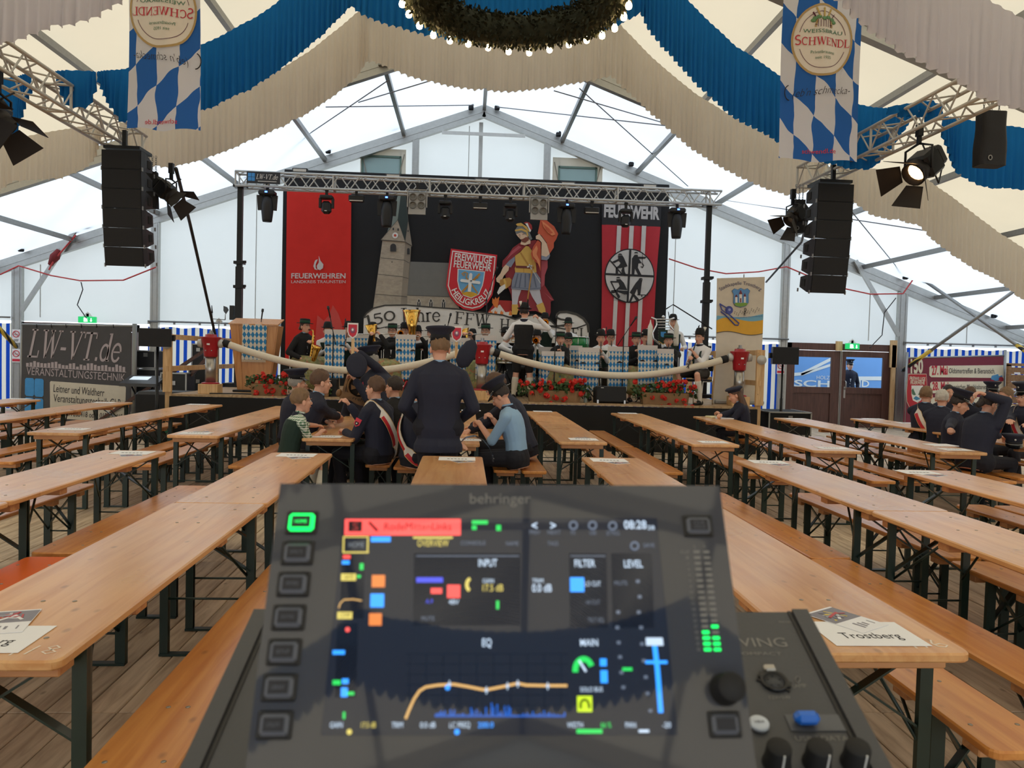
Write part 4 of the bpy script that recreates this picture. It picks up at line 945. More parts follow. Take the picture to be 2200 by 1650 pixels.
b.field('tunic', BLG, [(390, 860), (700, 865), (760, 950), (767, 1115), (600, 1127), (420, 1117), (330, 1100), (345, 980)])
m = MB(BLG2)
for x0, x1 in ((430, 385), (480, 450), (540, 535), (600, 615), (660, 700)): m.ribbon(b.P([(x0, 880), (x1, 1085)], .03), .03, (0, -1, 0))
m.ribbon(b.P([(330, 1078), (600, 1105), (765, 1092)], .03), .012, (0, -1, 0)); m.build('tunic_folds', b.t)
b.field('breastplate', GLD, [(385, 620), (470, 560), (545, 470), (590, 480), (630, 530), (690, 700), (705, 860), (620, 876), (515, 865), (390, 862), (383, 800), (400, 770)])
m = MB(pc(110, 44, 38)); m.ribbon(b.P([(400, 780), (660, 790)], .036), .055, (0, -1, 0)); m.mat(GLD2).ribbon(b.P([(470, 570), (590, 760)], .036), .03, (0, -1, 0)); m.ribbon(b.P([(515, 800), (515, 866)], .036), .014, (0, -1, 0)); m.build('belt', b.t)
b.field('shoulder_cape', CAPE, [(475, 415), (355, 500), (290, 600), (205, 690), (195, 790), (265, 745), (380, 625), (520, 500), (560, 462)]); b.field('shoulder_cape_light', CAPEL, [(440, 470), (340, 550), (250, 690), (330, 610), (480, 490)])
b.field('collar_cape', CAPE, [(610, 398), (690, 385), (725, 405), (660, 485), (625, 522), (585, 470)])
b.field('left_sleeve', BLG, [(382, 628), (385, 690), (325, 792), (248, 750), (300, 690)]); b.field('left_arm', SKN, [(250, 750), (300, 780), (290, 835), (220, 915), (170, 1030), (115, 1000), (107, 955), (170, 880), (210, 790)])
b.field('bucket', GLD2, [(165, 975), (230, 950), (305, 940), (337, 972), (322, 1050), (250, 1110), (160, 1050)]); b.field('bucket_rim', GLD, [(230, 950), (255, 1000), (265, 1090), (250, 1110), (235, 1060), (215, 975)]); b.field('water', pc(226, 222, 216), [(238, 1035), (248, 1095), (200, 1140), (140, 1192), (122, 1160), (160, 1080)])
b.field('neck', SKN, [(480, 400), (590, 370), (615, 400), (612, 440), (530, 466), (465, 450)]); b.field('face', SKN, [(400, 300), (480, 260), (565, 285), (575, 360), (530, 400), (475, 385), (430, 340)]); b.field('beard', pc(122, 62, 44), [(468, 378), (500, 372), (545, 345), (588, 350), (588, 390), (535, 428), (485, 412)])
m = MB(pc(120, 80, 60)); m.ribbon(b.P([(435, 318), (462, 312)], .075), .012, (0, -1, 0)); m.ribbon(b.P([(490, 308), (525, 300)], .075), .012, (0, -1, 0)); m.ribbon(b.P([(462, 320), (452, 350), (468, 354)], .075), .008, (0, -1, 0)); m.build('brow_lines', b.t)
b.field('helmet', HLM, [(383, 245), (420, 190), (500, 170), (560, 225), (605, 290), (640, 372), (612, 392), (568, 318), (480, 272), (402, 302)]); b.field('helmet_rim', GLD, [(383, 240), (480, 218), (565, 250), (585, 335), (562, 330), (553, 278), (480, 246), (388, 262)]); b.field('helmet_comb', GLD, [(398, 158), (420, 145), (475, 138), (560, 195), (606, 275), (570, 255), (500, 185), (418, 182)])
b.field('plume', pc(160, 40, 40), [(512, 140), (545, 122), (590, 130), (630, 170), (640, 220), (604, 282), (580, 210), (560, 165)]); b.field('plume_white', WHITE, [(535, 148), (570, 140), (592, 200), (622, 250), (604, 280), (575, 205)])
b.field('flag_cloth', ORG, [(765, 50), (860, 110), (960, 190), (1020, 300), (990, 380), (955, 430), (955, 500), (893, 592), (850, 430), (770, 320), (718, 295), (740, 190)]); b.field('flag_tail', ORG, [(720, 390), (765, 430), (765, 620), (760, 850), (725, 740), (640, 680), (618, 590), (650, 490)])
b.field('flag_shine', ORG2, [(778, 110), (860, 170), (950, 250), (975, 310), (930, 330), (860, 280), (800, 200)], .11); b.field('flag_tail_shine', ORG2, [(640, 560), (700, 470), (720, 520), (700, 600), (745, 690), (750, 800), (700, 690), (650, 640)], .11); b.field('flag_inner', ORG, [(800, 160), (880, 220), (940, 290), (900, 300), (840, 240)], .115)
b.field('right_sleeve', BLG, [(770, 620), (892, 598), (897, 625), (880, 665), (850, 690), (770, 682)], .118); b.field('right_arm', SKN, [(688, 335), (740, 303), (795, 372), (850, 450), (892, 600), (840, 640), (770, 620), (775, 430), (740, 390), (690, 378)], .12)
m = MB(GLD2); m.ribbon(b.P([(660, 680), (610, 980), (565, 1285)], .122), .03, (0, -1, 0)); m.mat(pc(200, 200, 196)).ribbon(b.P([(560, 790), (640, 770)], .122), .035, (0, -1, 0)); m.ribbon(b.P([(590, 750), (630, 830)], .122), .03, (0, -1, 0)); m.ribbon(b.P([(640, 840), (760, 1030)], .122), .014, (0, -1, 0)); m.build('staff', b.t)
b = Board('painted_crest', 'red and white painted crest board FREIWILLIGE FEUERWEHR HEILIGKREUZ', 'painted board', .18785, 780, 410, CY-.16, (1240, 1370))
SH = [(1005, 660), (1535, 733), (1520, 900), (1505, 1060), (1480, 1190), (1420, 1290), (1340, 1350), (1250, 1372), (1150, 1352), (1060, 1292), (990, 1200), (950, 1090), (965, 950)]
CR = pc(208, 28, 44); cc = (1243, 1010)
b.field('board', CR, SH, 0, .12); b.field('white_line', WHITE, scaled(SH, .935, cc)); b.field('red_field', CR, scaled(SH, .895, cc))
SI = [(1085, 893), (1393, 925), (1382, 1010), (1366, 1085), (1322, 1185), (1236, 1228), (1148, 1195), (1098, 1115), (1080, 1030)]; ci = (1237, 1050)
b.field('shield_edge', WHITE, scaled(SI, 1.02, ci)); b.field('shield', pc(108, 170, 214), scaled(SI, .95, ci)); b.field('hill', pc(214, 164, 36), [(1122, 1168), (1180, 1156), (1240, 1155), (1300, 1175), (1310, 1190), (1236, 1220), (1150, 1190)])
m = MB(GLD2); m.ribbon(b.P([(1130, 1160), (1335, 950)], .03), .05, (0, -1, 0)); m.ribbon(b.P([(1310, 1170), (1180, 990), (1195, 945), (1165, 930), (1130, 950), (1150, 970), (1165, 955)], .03), .03, (0, -1, 0)); m.ribbon(b.P([(1282, 985), (1315, 1000)], .032), .03, (0, -1, 0))
m.mat(WHITE)
m.ribbon(b.P([(1232, 955), (1216, 1155)], .035), .075, (0, -1, 0)); m.ribbon(b.P([(1125, 1026), (1330, 1052)], .035), .07, (0, -1, 0))
for x, y in ((1232, 958), (1128, 1027), (1326, 1052)): m.poly(b.P([(x+17*cos(a), y+17*sin(a)) for a in [pi/4*i for i in range(8)]], .037), (0, .003, 0))
m.build('emblem', b.t)
m = MB(WHITE)
def tilt_text(s_, p0, p1, sz, off=.02):
    q0, q1 = b.P([p0, p1], .03); u = (q1-q0); m.text(s_, q0, u.normalized(), V((-u.z, 0, u.x)).normalized(), width=u.length, size=sz, align='L', off=off)
tilt_text('FREIWILLIGE', (1043, 788), (1470, 838), .155); tilt_text('FEUERWEHR', (1035, 872), (1463, 922), .155)
def arcf(u, h, s_=b):
    a = radians(200+138*u); R1 = 262; k = 1/(.18785/FPX*(CY-.16)); r_ = R1-h*k
    return s_.P([(1238+r_*.92*cos(a), 1045-r_*sin(a))], .03)[0]
m.text('HEILIGKREUZ', (0, 0, 0), X_, Z_, size=.14, off=.02, width=1.9, fn=arcf); m.build('lettering', b.t)
b = Board('painted_scroll', 'white painted scroll board reading 150 Jahre FFW behind the band', 'painted board', .18785, 780, 410, CY-.14, (800, 1700))
SCR = pc(226, 222, 216); EDG = pc(62, 58, 52)
top = [(8, 1455), (40, 1400), (120, 1342), (250, 1310), (500, 1307), (800, 1333), (1080, 1352), (1400, 1398), (1600, 1422), (1740, 1470), (1830, 1440), (1930, 1420), (2050, 1440), (2150, 1490), (2200, 1540), (2300, 1548)]
b.field('board', SCR, top+[(2300, 1740), (0, 1740)], 0, .12)
CURL = [(2212, 1548), (2212, 1418), (2250, 1388), (2330, 1385), (2440, 1412), (2520, 1460), (2570, 1530), (2580, 1620), (2580, 1740), (2200, 1740)]
b.field('curl', SCR, CURL, .006, .12)
m = MB(EDG); m.ribbon(b.P(top, .012), .035, (0, -1, 0)); m.ribbon(b.P(CURL[1:8], .016), .06, (0, -1, 0)); m.ribbon(b.P([(2212, 1450), (2260, 1470), (2330, 1480), (2345, 1510), (2310, 1535), (2212, 1550), (2130, 1548)], .016), .045, (0, -1, 0)); m.ribbon(b.P([(2130, 1550), (2300, 1580), (2440, 1570), (2550, 1530)], .016), .03, (0, -1, 0)); m.ribbon(b.P([(420, 1545), (300, 1548), (60, 1600)], .014), .02, (0, -1, 0)); m.build('edge_line', b.t)
m = MB(EDG)
def st_(s_, p0, p1, sz, slant=0.):
    q0, q1 = b.P([p0, p1], .016); u = q1-q0; m.text(s_, q0, u.normalized(), V((-u.z, 0, u.x)).normalized(), width=u.length, size=sz, align='L', font='serif', shear=slant)
st_('150', (35, 1540), (385, 1470), .31); st_('Jahre', (415, 1505), (890, 1492), .33); st_('FFW', (1040, 1520), (1440, 1560), .29); st_('H', (1560, 1595), (1680, 1600), .27); st_('EL', (2380, 1690), (2560, 1690), .25)
m.build('lettering', b.t)
# striped flag with four pictograms
b = Board('fire_brigade_flag', 'red and white striped flag lettered FEUERWEHR with round four-part emblem', 'flag', .1636, 1280, 430, CY-.09, (440, 1900))
b.field('black_header', pc(20, 20, 26), [(78, 30), (862, 45), (850, 352), (80, 322)], 0, .03)
RF = pc(184, 34, 48); WS = pc(206, 202, 200); BK = pc(26, 25, 30)
E0 = b.P([(80, 320), (850, 350), (755, 1920), (68, 1920)])
def fn(u, v):
    p = E0[3].lerp(E0[2], u).lerp(E0[0].lerp(E0[1], u), v); p.x += -.04*sin(pi*v)*(u-.3); return p+V((0, .014*sin(u*17+2*v)*(1-v*.6), 0))
MB(RF).grid(30, 20, fn).build('flag_cloth', b.t)
for x0, x1 in ((278, 205), (441, 368), (603, 530)):
    MB(WS).poly(b.P([(x0, 338), (x0+57, 340), (x1+52, 1920), (x1, 1920)], .024), (0, .004, 0)).build('white_stripe', b.t)
cq = (440, 995); el = lambda k: [(cq[0]+328*k*cos(a), cq[1]+356*k*sin(a)) for a in [2*pi*i/48 for i in range(48)]]
b.field('emblem_ring', BK, el(1.0), .03); b.field('emblem_disc', pc(202, 200, 198), el(.955), .035)
m = MB(BK); m.ribbon(b.P([(450, 645), (412, 1345)], .042), .05, (0, -1, 0)); m.ribbon(b.P([(118, 972), (762, 1004)], .042), .05, (0, -1, 0)); m.build('emblem_cross', b.t)
m = MB(BK); f_ = lambda pts: m.poly(b.P(pts, .042), (0, .004, 0))
f_([(290, 728), (345, 728), (365, 760), (412, 870), (368, 885), (375, 940), (395, 985), (345, 985), (330, 930), (345, 890), (290, 900), (290, 985), (255, 985), (258, 890), (300, 860), (320, 830), (300, 800), (240, 830), (205, 815), (290, 775)]); m.ribbon(b.P([(178, 790), (225, 840), (300, 930), (340, 975)], .042), .03, (0, -1, 0))
f_([(505, 720), (545, 720), (550, 745), (665, 748), (640, 772), (560, 772), (600, 830), (555, 835), (548, 890), (600, 995), (555, 995), (508, 900), (500, 995), (465, 995), (470, 770)]); m.ribbon(b.P([(608, 690), (606, 840)], .042), .012, (0, -1, 0)); m.ribbon(b.P([(605, 835), (622, 860), (608, 888), (588, 875)], .042), .03, (0, -1, 0))
f_([(265, 1040), (320, 1040), (365, 1090), (412, 1190), (412, 1240), (370, 1240), (290, 1210), (230, 1225), (190, 1222), (200, 1185), (260, 1180), (310, 1130), (295, 1085), (185, 1085), (188, 1062), (270, 1065)]); m.ribbon(b.P([(200, 1085), (300, 1290)], .042), .03, (0, -1, 0)); f_([(245, 1205), (275, 1205), (318, 1270), (290, 1295)])
f_([(565, 1040), (608, 1050), (600, 1080), (580, 1240), (548, 1245), (540, 1160), (505, 1240), (570, 1310), (530, 1330), (490, 1265), (455, 1345), (430, 1335), (470, 1240), (440, 1215), (520, 1090)]); m.ribbon(b.P([(540, 1245), (680, 1248)], .042), .02, (0, -1, 0)); m.ribbon(b.P([(600, 1248), (600, 1275)], .042), .025, (0, -1, 0))
m.mat(pc(202, 200, 198)); m.ribbon(b.P([(290, 1182), (412, 1188)], .048), .012, (0, -1, 0))
m.mat(BK)
for x, y in ((315, 716), (525, 695), (290, 1022), (585, 1038)): f_([(x-26, y+6), (x-20, y-8), (x, y-13), (x+20, y-8), (x+28, y+6)])
for k in range(5): m.ribbon(b.P([(215+8*i, 1245+k*18+8*sin(i*1.1)) for i in range(24)], .04), .006, (0, -1, 0))
m.build('pictograms', b.t)
m = MB(pc(190, 188, 188)); q0, q1 = b.P([(105, 215), (835, 250)], .01); m.text('FEUERWEHR', q0, (q1-q0).normalized(), Z_, width=(q1-q0).length, size=.27, align='L', off=.05); m.build('lettering', b.t)

# ------------------------------------------------------------------ roll-up banner with wind band crest
RY = 14.25
b = Board('roll_up_banner', 'cream roll-up banner of the town band with blue crest and trombone', 'banner', .18182, 1530, 580, RY, (315, 1560))
z0 = b.c((315, 1560)).z; b.t.location.z = SZ; b.p0.z = SZ
CRM = pc(216, 206, 188)
b.field('banner_sheet', CRM, [(57, 98), (622, 82), (600, 700), (585, 1100), (580, 1590), (5, 1590), (40, 1200)], 0, .004)
wav = [(50+550*i/20, 585-22*sin(i/20*2*pi*.9+.4)+(20 if i < 3 else 0)*(3-i)/3) for i in range(21)]; wav2 = [(50+545*i/20, 748-22*sin(i/20*2*pi*.95+.2)*(-1 if 0 else 1)) for i in range(21)]
b.field('blue_wave', pc(120, 178, 206), [(57, 540), (240, 555), (420, 560), (603, 520)]+wav[::-1]); b.field('yellow_wave', pc(224, 170, 52), wav+wav2[::-1])
m = MB(pc(80, 70, 62)); m.ribbon(b.P(wav2, .012), .012, (0, -1, 0)); m.build('wave_line', b.t)
SHD = [(232, 250), (262, 222), (300, 236), (336, 216), (375, 236), (412, 220), (444, 250), (425, 290), (425, 385), (395, 425), (330, 442), (270, 425), (248, 385), (252, 290)]
b.field('crest_edge', pc(60, 50, 60), scaled(SHD, 1.03, (337, 330))); b.field('crest', pc(96, 150, 206), SHD); b.field('crest_hills', pc(124, 164, 70), [(255, 400), (290, 385), (330, 392), (380, 385), (420, 398), (395, 422), (330, 438), (272, 422)])
m = MB(WHITE)
for x, y, w_ in ((280, 318, 26), (331, 285, 32), (381, 315, 24)): m.poly(b.P([(x-w_/2, y), (x+w_/2, y), (x+w_/2, 388), (x-w_/2, 388)], .026), (0, .002, 0))
m.mat(pc(120, 52, 66))
for x, y, w_, h in ((280, 320, 36, 30), (331, 288, 44, 52), (381, 316, 32, 42)): m.poly(b.P([(x-w_/2, y), (x+w_/2, y), (x, y-h)], .028), (0, .002, 0))
m.poly(b.P([(324, 335), (338, 335), (338, 385), (324, 385)], .029), (0, .002, 0)); m.build('crest_castle', b.t)
m = MB(pc(70, 80, 156)); m.tube(b.P([(85, 400), (160, 445), (165, 515), (110, 470), (85, 400)], .02), .012, 5); m.poly(b.P([(196+46*cos(a), 475+48*sin(a)) for a in [2*pi*i/24 for i in range(24)]], .022), (0, .002, 0)); m.tube(b.P([(98, 492), (150, 530), (265, 650), (300, 655), (314, 632), (180, 510)], .02), .012, 5)
m.mat(pc(150, 160, 210)).poly(b.P([(200+16*cos(a), 470+16*sin(a)) for a in [2*pi*i/12 for i in range(12)]], .025), (0, .002, 0)); m.build('trombone_print', b.t)
m = MB(pc(50, 50, 100))
def arcf(u, h, s_=b):
    a = radians(128-76*u); k = 1/(.18182/FPX*RY); r_ = 345+h*k; return s_.P([(333+r_*cos(a)*1.1, 520-r_*sin(a))], .012)[0]
m.text('Stadtkapelle Trostberg', (0, 0, 0), X_, Z_, size=.062, width=.9, fn=arcf)
q = b.P([(262, 575), (590, 548)], .02); m.mat(pc(60, 110, 160)).text('www.stadtkapelle-trostberg.de', q[0], (q[1]-q[0]).normalized(), Z_, width=(q[1]-q[0]).length, size=.024, align='L')
m.mat(INK)
for i in range(14): x, y = 260+i*22, 515-i*4+(i % 3)*18; m.ribbon(b.P([(x, y), (x+4, y-26), (x+14, y-22)], .02), .006, (0, -1, 0)); m.poly(b.P([(x-6, y+3), (x-1, y-4), (x+3, y), (x-2, y+6)], .02), (0, .002, 0))
m.tube(b.P([(385, 540), (372, 500), (398, 480), (392, 450), (378, 452), (380, 490), (400, 510), (380, 518), (370, 505)], .02), .006, 4); m.build('lettering', b.t)
MB(SILV).box((0, .03, .04), (.95, .16, .08), bev=.02).build('base_cassette', b.t); MB(SILV).tube([(0.02, .03, .05), (.02, .03, b.c((340, 80)).z-SZ+.05)], .012, 6).build('support_rod', b.t)
# ------------------------------------------------------------------ fence banner LW-VT at left
LY = 15.9
b = Board('fence_banner', 'dark grey mesh fence banner of an event technician, leaning on a steel frame at left', 'banner', .13941, 40, 680, LY, (880, 1660))
b.t.location.z = 0; b.p0.z = 0
b.field('banner_sheet', mk('banner_mesh_grey', (72, 72, 76), .7, 0, .14, 4, .15, 60), [(60, 135), (1735, 160), (1725, 1720), (30, 1600)], 0, .006)
SERP = mk('banner_print_silver', (176, 166, 172), .6, 0, .12, 5); m = MB(SERP)
def bt(s_, p0, p1, sz, font=None, sh=0., off=0.):
    q0, q1 = b.P([p0, p1], .008); u = q1-q0; m.text(s_, q0, u.normalized(), V((-u.z, 0, u.x)).normalized(), width=u.length, size=sz, align='L', font=font, shear=sh, off=off)
bt('LW-VT.de', (125, 625), (1560, 700), .56, 'serif', .28); bt('VERANSTALTUNGSTECHNIK', (122, 893), (1640, 1000), .15)
hs = [50, 60, 85, 70, 60, 60, 70, 85, 95, 65, 50, 50, 80, 90, 40, 75, 65, 100, 105, 85, 70, 85, 90, 65, 65, 110, 95, 80]
for i, h in enumerate(hs): x = 118+i*55; y = 765+i*3.4; m.poly(b.P([(x, y), (x+42, y), (x+42, y-h), (x, y-h)], .008), (0, .002, 0))
m.ribbon(b.P([(118, 768), (1660, 858)], .008), .01, (0, -1, 0)); m.build('lettering', b.t)
m = MB(BLUSQ)
for x, y in ((100, 945), (245, 955), (95, 1245), (240, 1260)): m.poly(b.P([(x+20, y), (x+125, y+5), (x+143, y+30), (x+140, y+260), (x+120, y+285), (x+20, y+278), (x, y+250), (x+3, y+22)], .008), (0, .002, 0))
m.build('logo_squares', b.t)
b.field('address_panel', pc(206, 200, 186), [(500, 995), (1640, 1075), (1657, 1095), (1640, 1640), (1620, 1640), (490, 1560), (485, 1015)], .009)
m = MB(INK); bt('Leitner und Waldherr', (540, 1160), (1320, 1232), .15); bt('Veranstaltungstechnik GbR', (540, 1310), (1580, 1390), .15); bt('08660/7268418 oder 0153/29415', (600, 1520), (1600, 1590), .11); m.v = [(x, y-.006, z) for x, y, z in m.v]; m.build('address_lettering', b.t)
m = MB(STEELG); Q = b.P([(40, 125), (1755, 150), (1735, 1600), (20, 1600)], -.03); 
m.tube([Q[0], Q[1]], .028, 8); fz = lambda q: V((q.x, q.y, .0)); m.tube([Q[0], fz(Q[3])], .03, 8); m.build('fence_frame', b.t)
MB(mk('steel_post', (138, 140, 138), .5, .5)).tube([Q[1]+V((.03, 0, .05)), fz(Q[2])+V((.03, 0, 0))], .045, 10).build('fence_post', b.t)
MB(STEELG).box((Q[1].x+.02, .0, .03), (.5, .3, .06)).box((Q[0].x+.02, .0, .03), (.5, .3, .06)).build('foot_plate', b.t)
for x in (285, 510, 735, 970, 1205, 1465): q = b.P([(x, 150)], .01)[0]; MB(BLK).tube([q+V((0, 0, -.03)), q+V((0, -.01, .04))], .008, 5).build('cable_tie', b.t)
# ------------------------------------------------------------------ programme banner at right
PY = 19.0
b = Board('programme_banner', 'wine red festival programme banner with 27. Mai beside the group at right', 'banner', .12273, 1930, 730, PY, (1000, 1500))
b.t.location.z = 0; b.p0.z = 0
WINE = mk('banner_wine', (118, 34, 52), .6, 0, .12, 3, .1, 20)
b.field('banner_sheet', WINE, [(180, 335), (1840, 290), (1840, 1500), (80, 1500)], 0, .006)
PAN = pc(222, 212, 186); m = MB(PAN)
for y0, y1, x0 in ((455, 655, 540), (735, 935, 555), (1010, 1200, 565)): m.poly(b.P([(x0+25, y0), (1838, y0-12), (1838, y1+15), (x0+35, y1), (x0, y1-30), (x0, y0+30)], .008), (0, .003, 0))
m.build('date_panel', b.t)
m = MB(REDT)
bt('27. Mai', (580, 612), (858, 605), .22, off=.03); bt('28. Mai', (590, 880), (870, 875), .2, off=.03); m.v = [(x, y-.006, z) for x, y, z in m.v]; m.build('date_lettering', b.t)
m = MB(INK); bt('Oldtimertreffen & Bieranstich,', (880, 585), (1685, 590), .13); bt('Bayerisches Musikkabarett', (880, 860), (1550, 865), .12); m.v = [(x, y-.006, z) for x, y, z in m.v]; m.build('event_lettering', b.t)
m = MB(PAN); bt('150', (212, 575), (430, 570), .33, off=.04); bt('Jahre', (270, 640), (400, 632), .09); m.build('year_lettering', b.t)
CS = [(172, 605), (485, 605), (495, 800), (490, 1000), (440, 1130), (330, 1240), (200, 1190), (150, 1080), (145, 900)]
b.field('crest_edge', PAN, scaled(CS, 1.03, (320, 900)), .009); b.field('crest_red', pc(178, 36, 44), CS, .012)
b.field('crest_shield', pc(224, 220, 206), [(225, 800), (425, 800), (420, 960), (390, 1060), (330, 1100), (250, 1060), (225, 960)], .015)
m = MB(PAN); bt('FREIWILLIGE', (190, 705), (465, 720), .09, off=.02); bt('FEUERWEHR', (205, 775), (455, 785), .09, off=.02); m.v = [(x, y-.01, z) for x, y, z in m.v]; m.build('crest_lettering', b.t)
m = MB(pc(80, 110, 84)); [m.poly(b.P([(320+s*20, 960), (320+s*70, 850), (320+s*95, 880), (320+s*85, 950), (320+s*50, 970)], .02), (0, .003, 0)) for s in (-1, 1)]; m.mat(pc(70, 130, 160)).poly(b.P([(255, 1025), (300, 985), (350, 1010), (380, 1035), (310, 1060)], .02), (0, .003, 0)); m.build('crest_emblem', b.t)
m = MB(pc(76, 140, 186)); m.poly(b.P([(1615, 690), (1630, 630), (1740, 600), (1755, 640), (1810, 620), (1825, 690), (1700, 720)], .014), (0, .003, 0)); m.mat(pc(150, 40, 56)); [m.poly(b.P([(x+r_*cos(a), y+r_*sin(a)) for a in [2*pi*i/14 for i in range(14)]], .018), (0, .003, 0)) for x, y, r_ in ((1792, 690, 42), (1640, 725, 26))]; m.build('tractor_print', b.t)
m = MB(STEELG); Q = b.P([(165, 320), (1880, 280)], -.03); m.tube([Q[0], Q[1]], .025, 8); 
for q in Q: m.tube([V((q.x, q.y, .0)), V((q.x, q.y, q.z+.15))], .035, 8)
m.build('fence_frame', b.t, kind='stuff')
# wooden peg board with cards, far right
p = at(2162, 790, 18.8); q = at(2162, 783, 18.8); t = thing('wooden_shelf_panel', 'brown wooden slat panel with small paper cards at far right', 'wall panel', (at(2230, 900, 18.8).x, 18.8, 0))
x0 = at(2162, 900, 18.8).x-t.location.x; h = q.z
for k in range(9): MB(mk_wood('larch_slats', (150, 112, 74), (122, 88, 56), .6, knots=False)if 'larch_slats' not in MATS else MATS['larch_slats']).box((0, 0, .13+k*(h-.1)/9), (-2*x0, .04, (h-.1)/9-.015)).build('slat', t)
m = MB(MATS['larch_slats']); [m.box((s*-x0, .0, h/2), (.07, .09, h)) for s in (1, -1)]; m.box((0, 0, h), (-2*x0+.07, .09, .07)); m.build('panel_frame', t)
for k in range(9): MB(PAPER).box((x0*.75+(k % 3)*-x0*.55, -.025, h*.97-.16-.22*(k//3)), (.16, .006, .035)).build('paper_card', t)
# ------------------------------------------------------------------ beer tables and benches
TWOOD = mk_wood('table_wood', (224, 172, 116), (208, 148, 92), .28, stretch=(8, .55, 8), coat=.25, tint=.10)
BWOOD = mk_wood('bench_wood', (212, 146, 76), (190, 118, 54), .30, stretch=(9, .6, 9), coat=.3, tint=.12)
BATT = mk_wood('batten_wood', (204, 150, 100), (180, 122, 76), .5, stretch=(.8, 8, 8), knots=False, tint=.05)
LEGG = mk('dark_green_lacquer', (24, 44, 36), .38, .1, .25, 14, coat=.2)
ORANGE = mk('orange_lacquer', (238, 108, 34), .25, 0, .05, 6, coat=.4)
BOLT = mk('bolt_head', (150, 142, 128), .4, .7)
def slab(m, w, l, z0, z1, r=.035, bev=.006):
    def loop(k, z):
        o = []
        for sx, sy, a0 in ((1, -1, -90), (1, 1, 0), (-1, 1, 90), (-1, -1, 180)):
            for i in range(5):
                a = radians(a0+90*i/4); o.append((sx*(w/2-r)+(r-k)*cos(a), sy*(l/2-r)+(r-k)*sin(a), z))
        return o
    lp = [loop(bev, z0), loop(0, z0+bev), loop(0, z1-bev), loop(bev, z1)]; n = 20; vs = sum(lp, [])
    return m.add(vs, [tuple(range(n-1, -1, -1)), tuple(range(60, 80))]+[(k*n+i, k*n+(i+1) % n, (k+1)*n+(i+1) % n, (k+1)*n+i) for k in range(3) for i in range(n)])
def furniture(kind):
    tb = kind == 'table'
    w, h, th = (.5, .77, .03) if tb else (.25, .48, .03)
    t = thing('beer_table' if tb else 'beer_bench', 'x', 'table' if tb else 'bench')
    m = slab(MB(TWOOD if tb else BWOOD), w, 2.2, h-th, h)
    m.build('tabletop' if tb else 'seat', t)
    bm = MB(BOLT)
    for y in (-.93, -.60, .60, .93):
        for x in ((-.13, .13) if abs(y) > .7 else (-.05, .05)): bm.lathe([(.008, 0), (.007, .0015)], 8, M=Matrix.Translation((x if tb else x*.6, y, h)))
    bm.build('bolt_heads', t, kind='stuff')
    bt_ = MB(BATT).box((0, 0, 0), (w-.07, .085, .045), bev=.004).mesh('batten')
    for y in ((-.985, -.47, .47, .985) if tb else (-.95, -.55, .55, .95)): link('batten', bt_, t, (0, y, h-th-.0225))
    lx = w/2-.03 if tb else w/2-.035; ly = .915 if tb else .78; bw = .042 if tb else .05
    lg = MB(LEGG).box((0, 0, (h-th)/2), (bw, .022, h-th)).box((bw/2-.002, .008, (h-th)/2), (.004, .03, h-th)).mesh('leg')
    for sy in (-1, 1):
        for sx in (-1, 1): link('leg', lg, t, (sx*lx, sy*ly, 0))
        MB(LEGG).box((0, sy*ly, .006), (2*lx+bw, .04, .012)).build('floor_bar', t)
        MB(LEGG).tube([(-lx, sy*ly, .30 if tb else .16), (lx, sy*ly, .30 if tb else .16)], .006, 6).build('crossbar', t)
        zz = .45 if tb else .2
        for s in (-1, 1):
            MB(LEGG).bar((s*lx, sy*(ly-.012*s), zz), (-s*lx*.85, sy*(ly-.012*s), h-th-.02), .007, .035, up=Y_).build('brace', t)
        MB(LEGG).tube([(lx*.92, sy*ly, zz-.03), (lx*.5, sy*(ly-.34), h-th-.012)], .007, 6).build('stay_rod', t)
        MB(LEGG).tube([(-lx*.92, sy*ly, zz-.03), (-lx*.5, sy*(ly-.34), h-th-.012)], .007, 6).build('stay_rod', t)
    return t
TAB = furniture('table'); BEN = furniture('bench'); TABT, BENT = tree_of(TAB), tree_of(BEN)
ORD = ['first', 'second', 'third', 'fourth', 'fifth', 'sixth', 'seventh', 'eighth', 'ninth', 'tenth', 'eleventh', 'twelfth']
NEAR, FAR = 'near block', 'far block'
# row (counted from the left), left edge X, near end Y, turn, block, how many tables
ROWS = [(1, -8.35, 9.0, 0, FAR, 2), (2, -7.02, 7.9, 0, FAR, 2), (3, -5.58, 7.75, 0, FAR, 2), (4, -4.21, 7.65, -.003, FAR, 2), (5, -2.894, 7.652, .004, FAR, 2), (6, -1.587, 7.58, .006, FAR, 2), (7, -.35, 7.38, 0, FAR, 2),
        (8, .955, 7.74, .002, FAR, 2), (9, 2.323, 7.76, .004, FAR, 2), (10, 3.44, 7.42, -.02, FAR, 2), (11, 4.80, 7.5, -.010, FAR, 2), (12, 6.20, 7.75, 0, FAR, 2),
        (5, -2.905, 2.05, .004, NEAR, 2), (6, -1.563, 2.093, .008, NEAR, 2), (7, -.345, 2.06, .002, NEAR, 2), (8, 1.022, 2.17, .006, NEAR, 2), (9, 2.404, 2.16, .014, NEAR, 2), (10, 3.49, 1.74, -.012, NEAR, 2), (11, 4.78, 1.7, 0, NEAR, 2)]
first = True; firstb = True; TABLES = {}
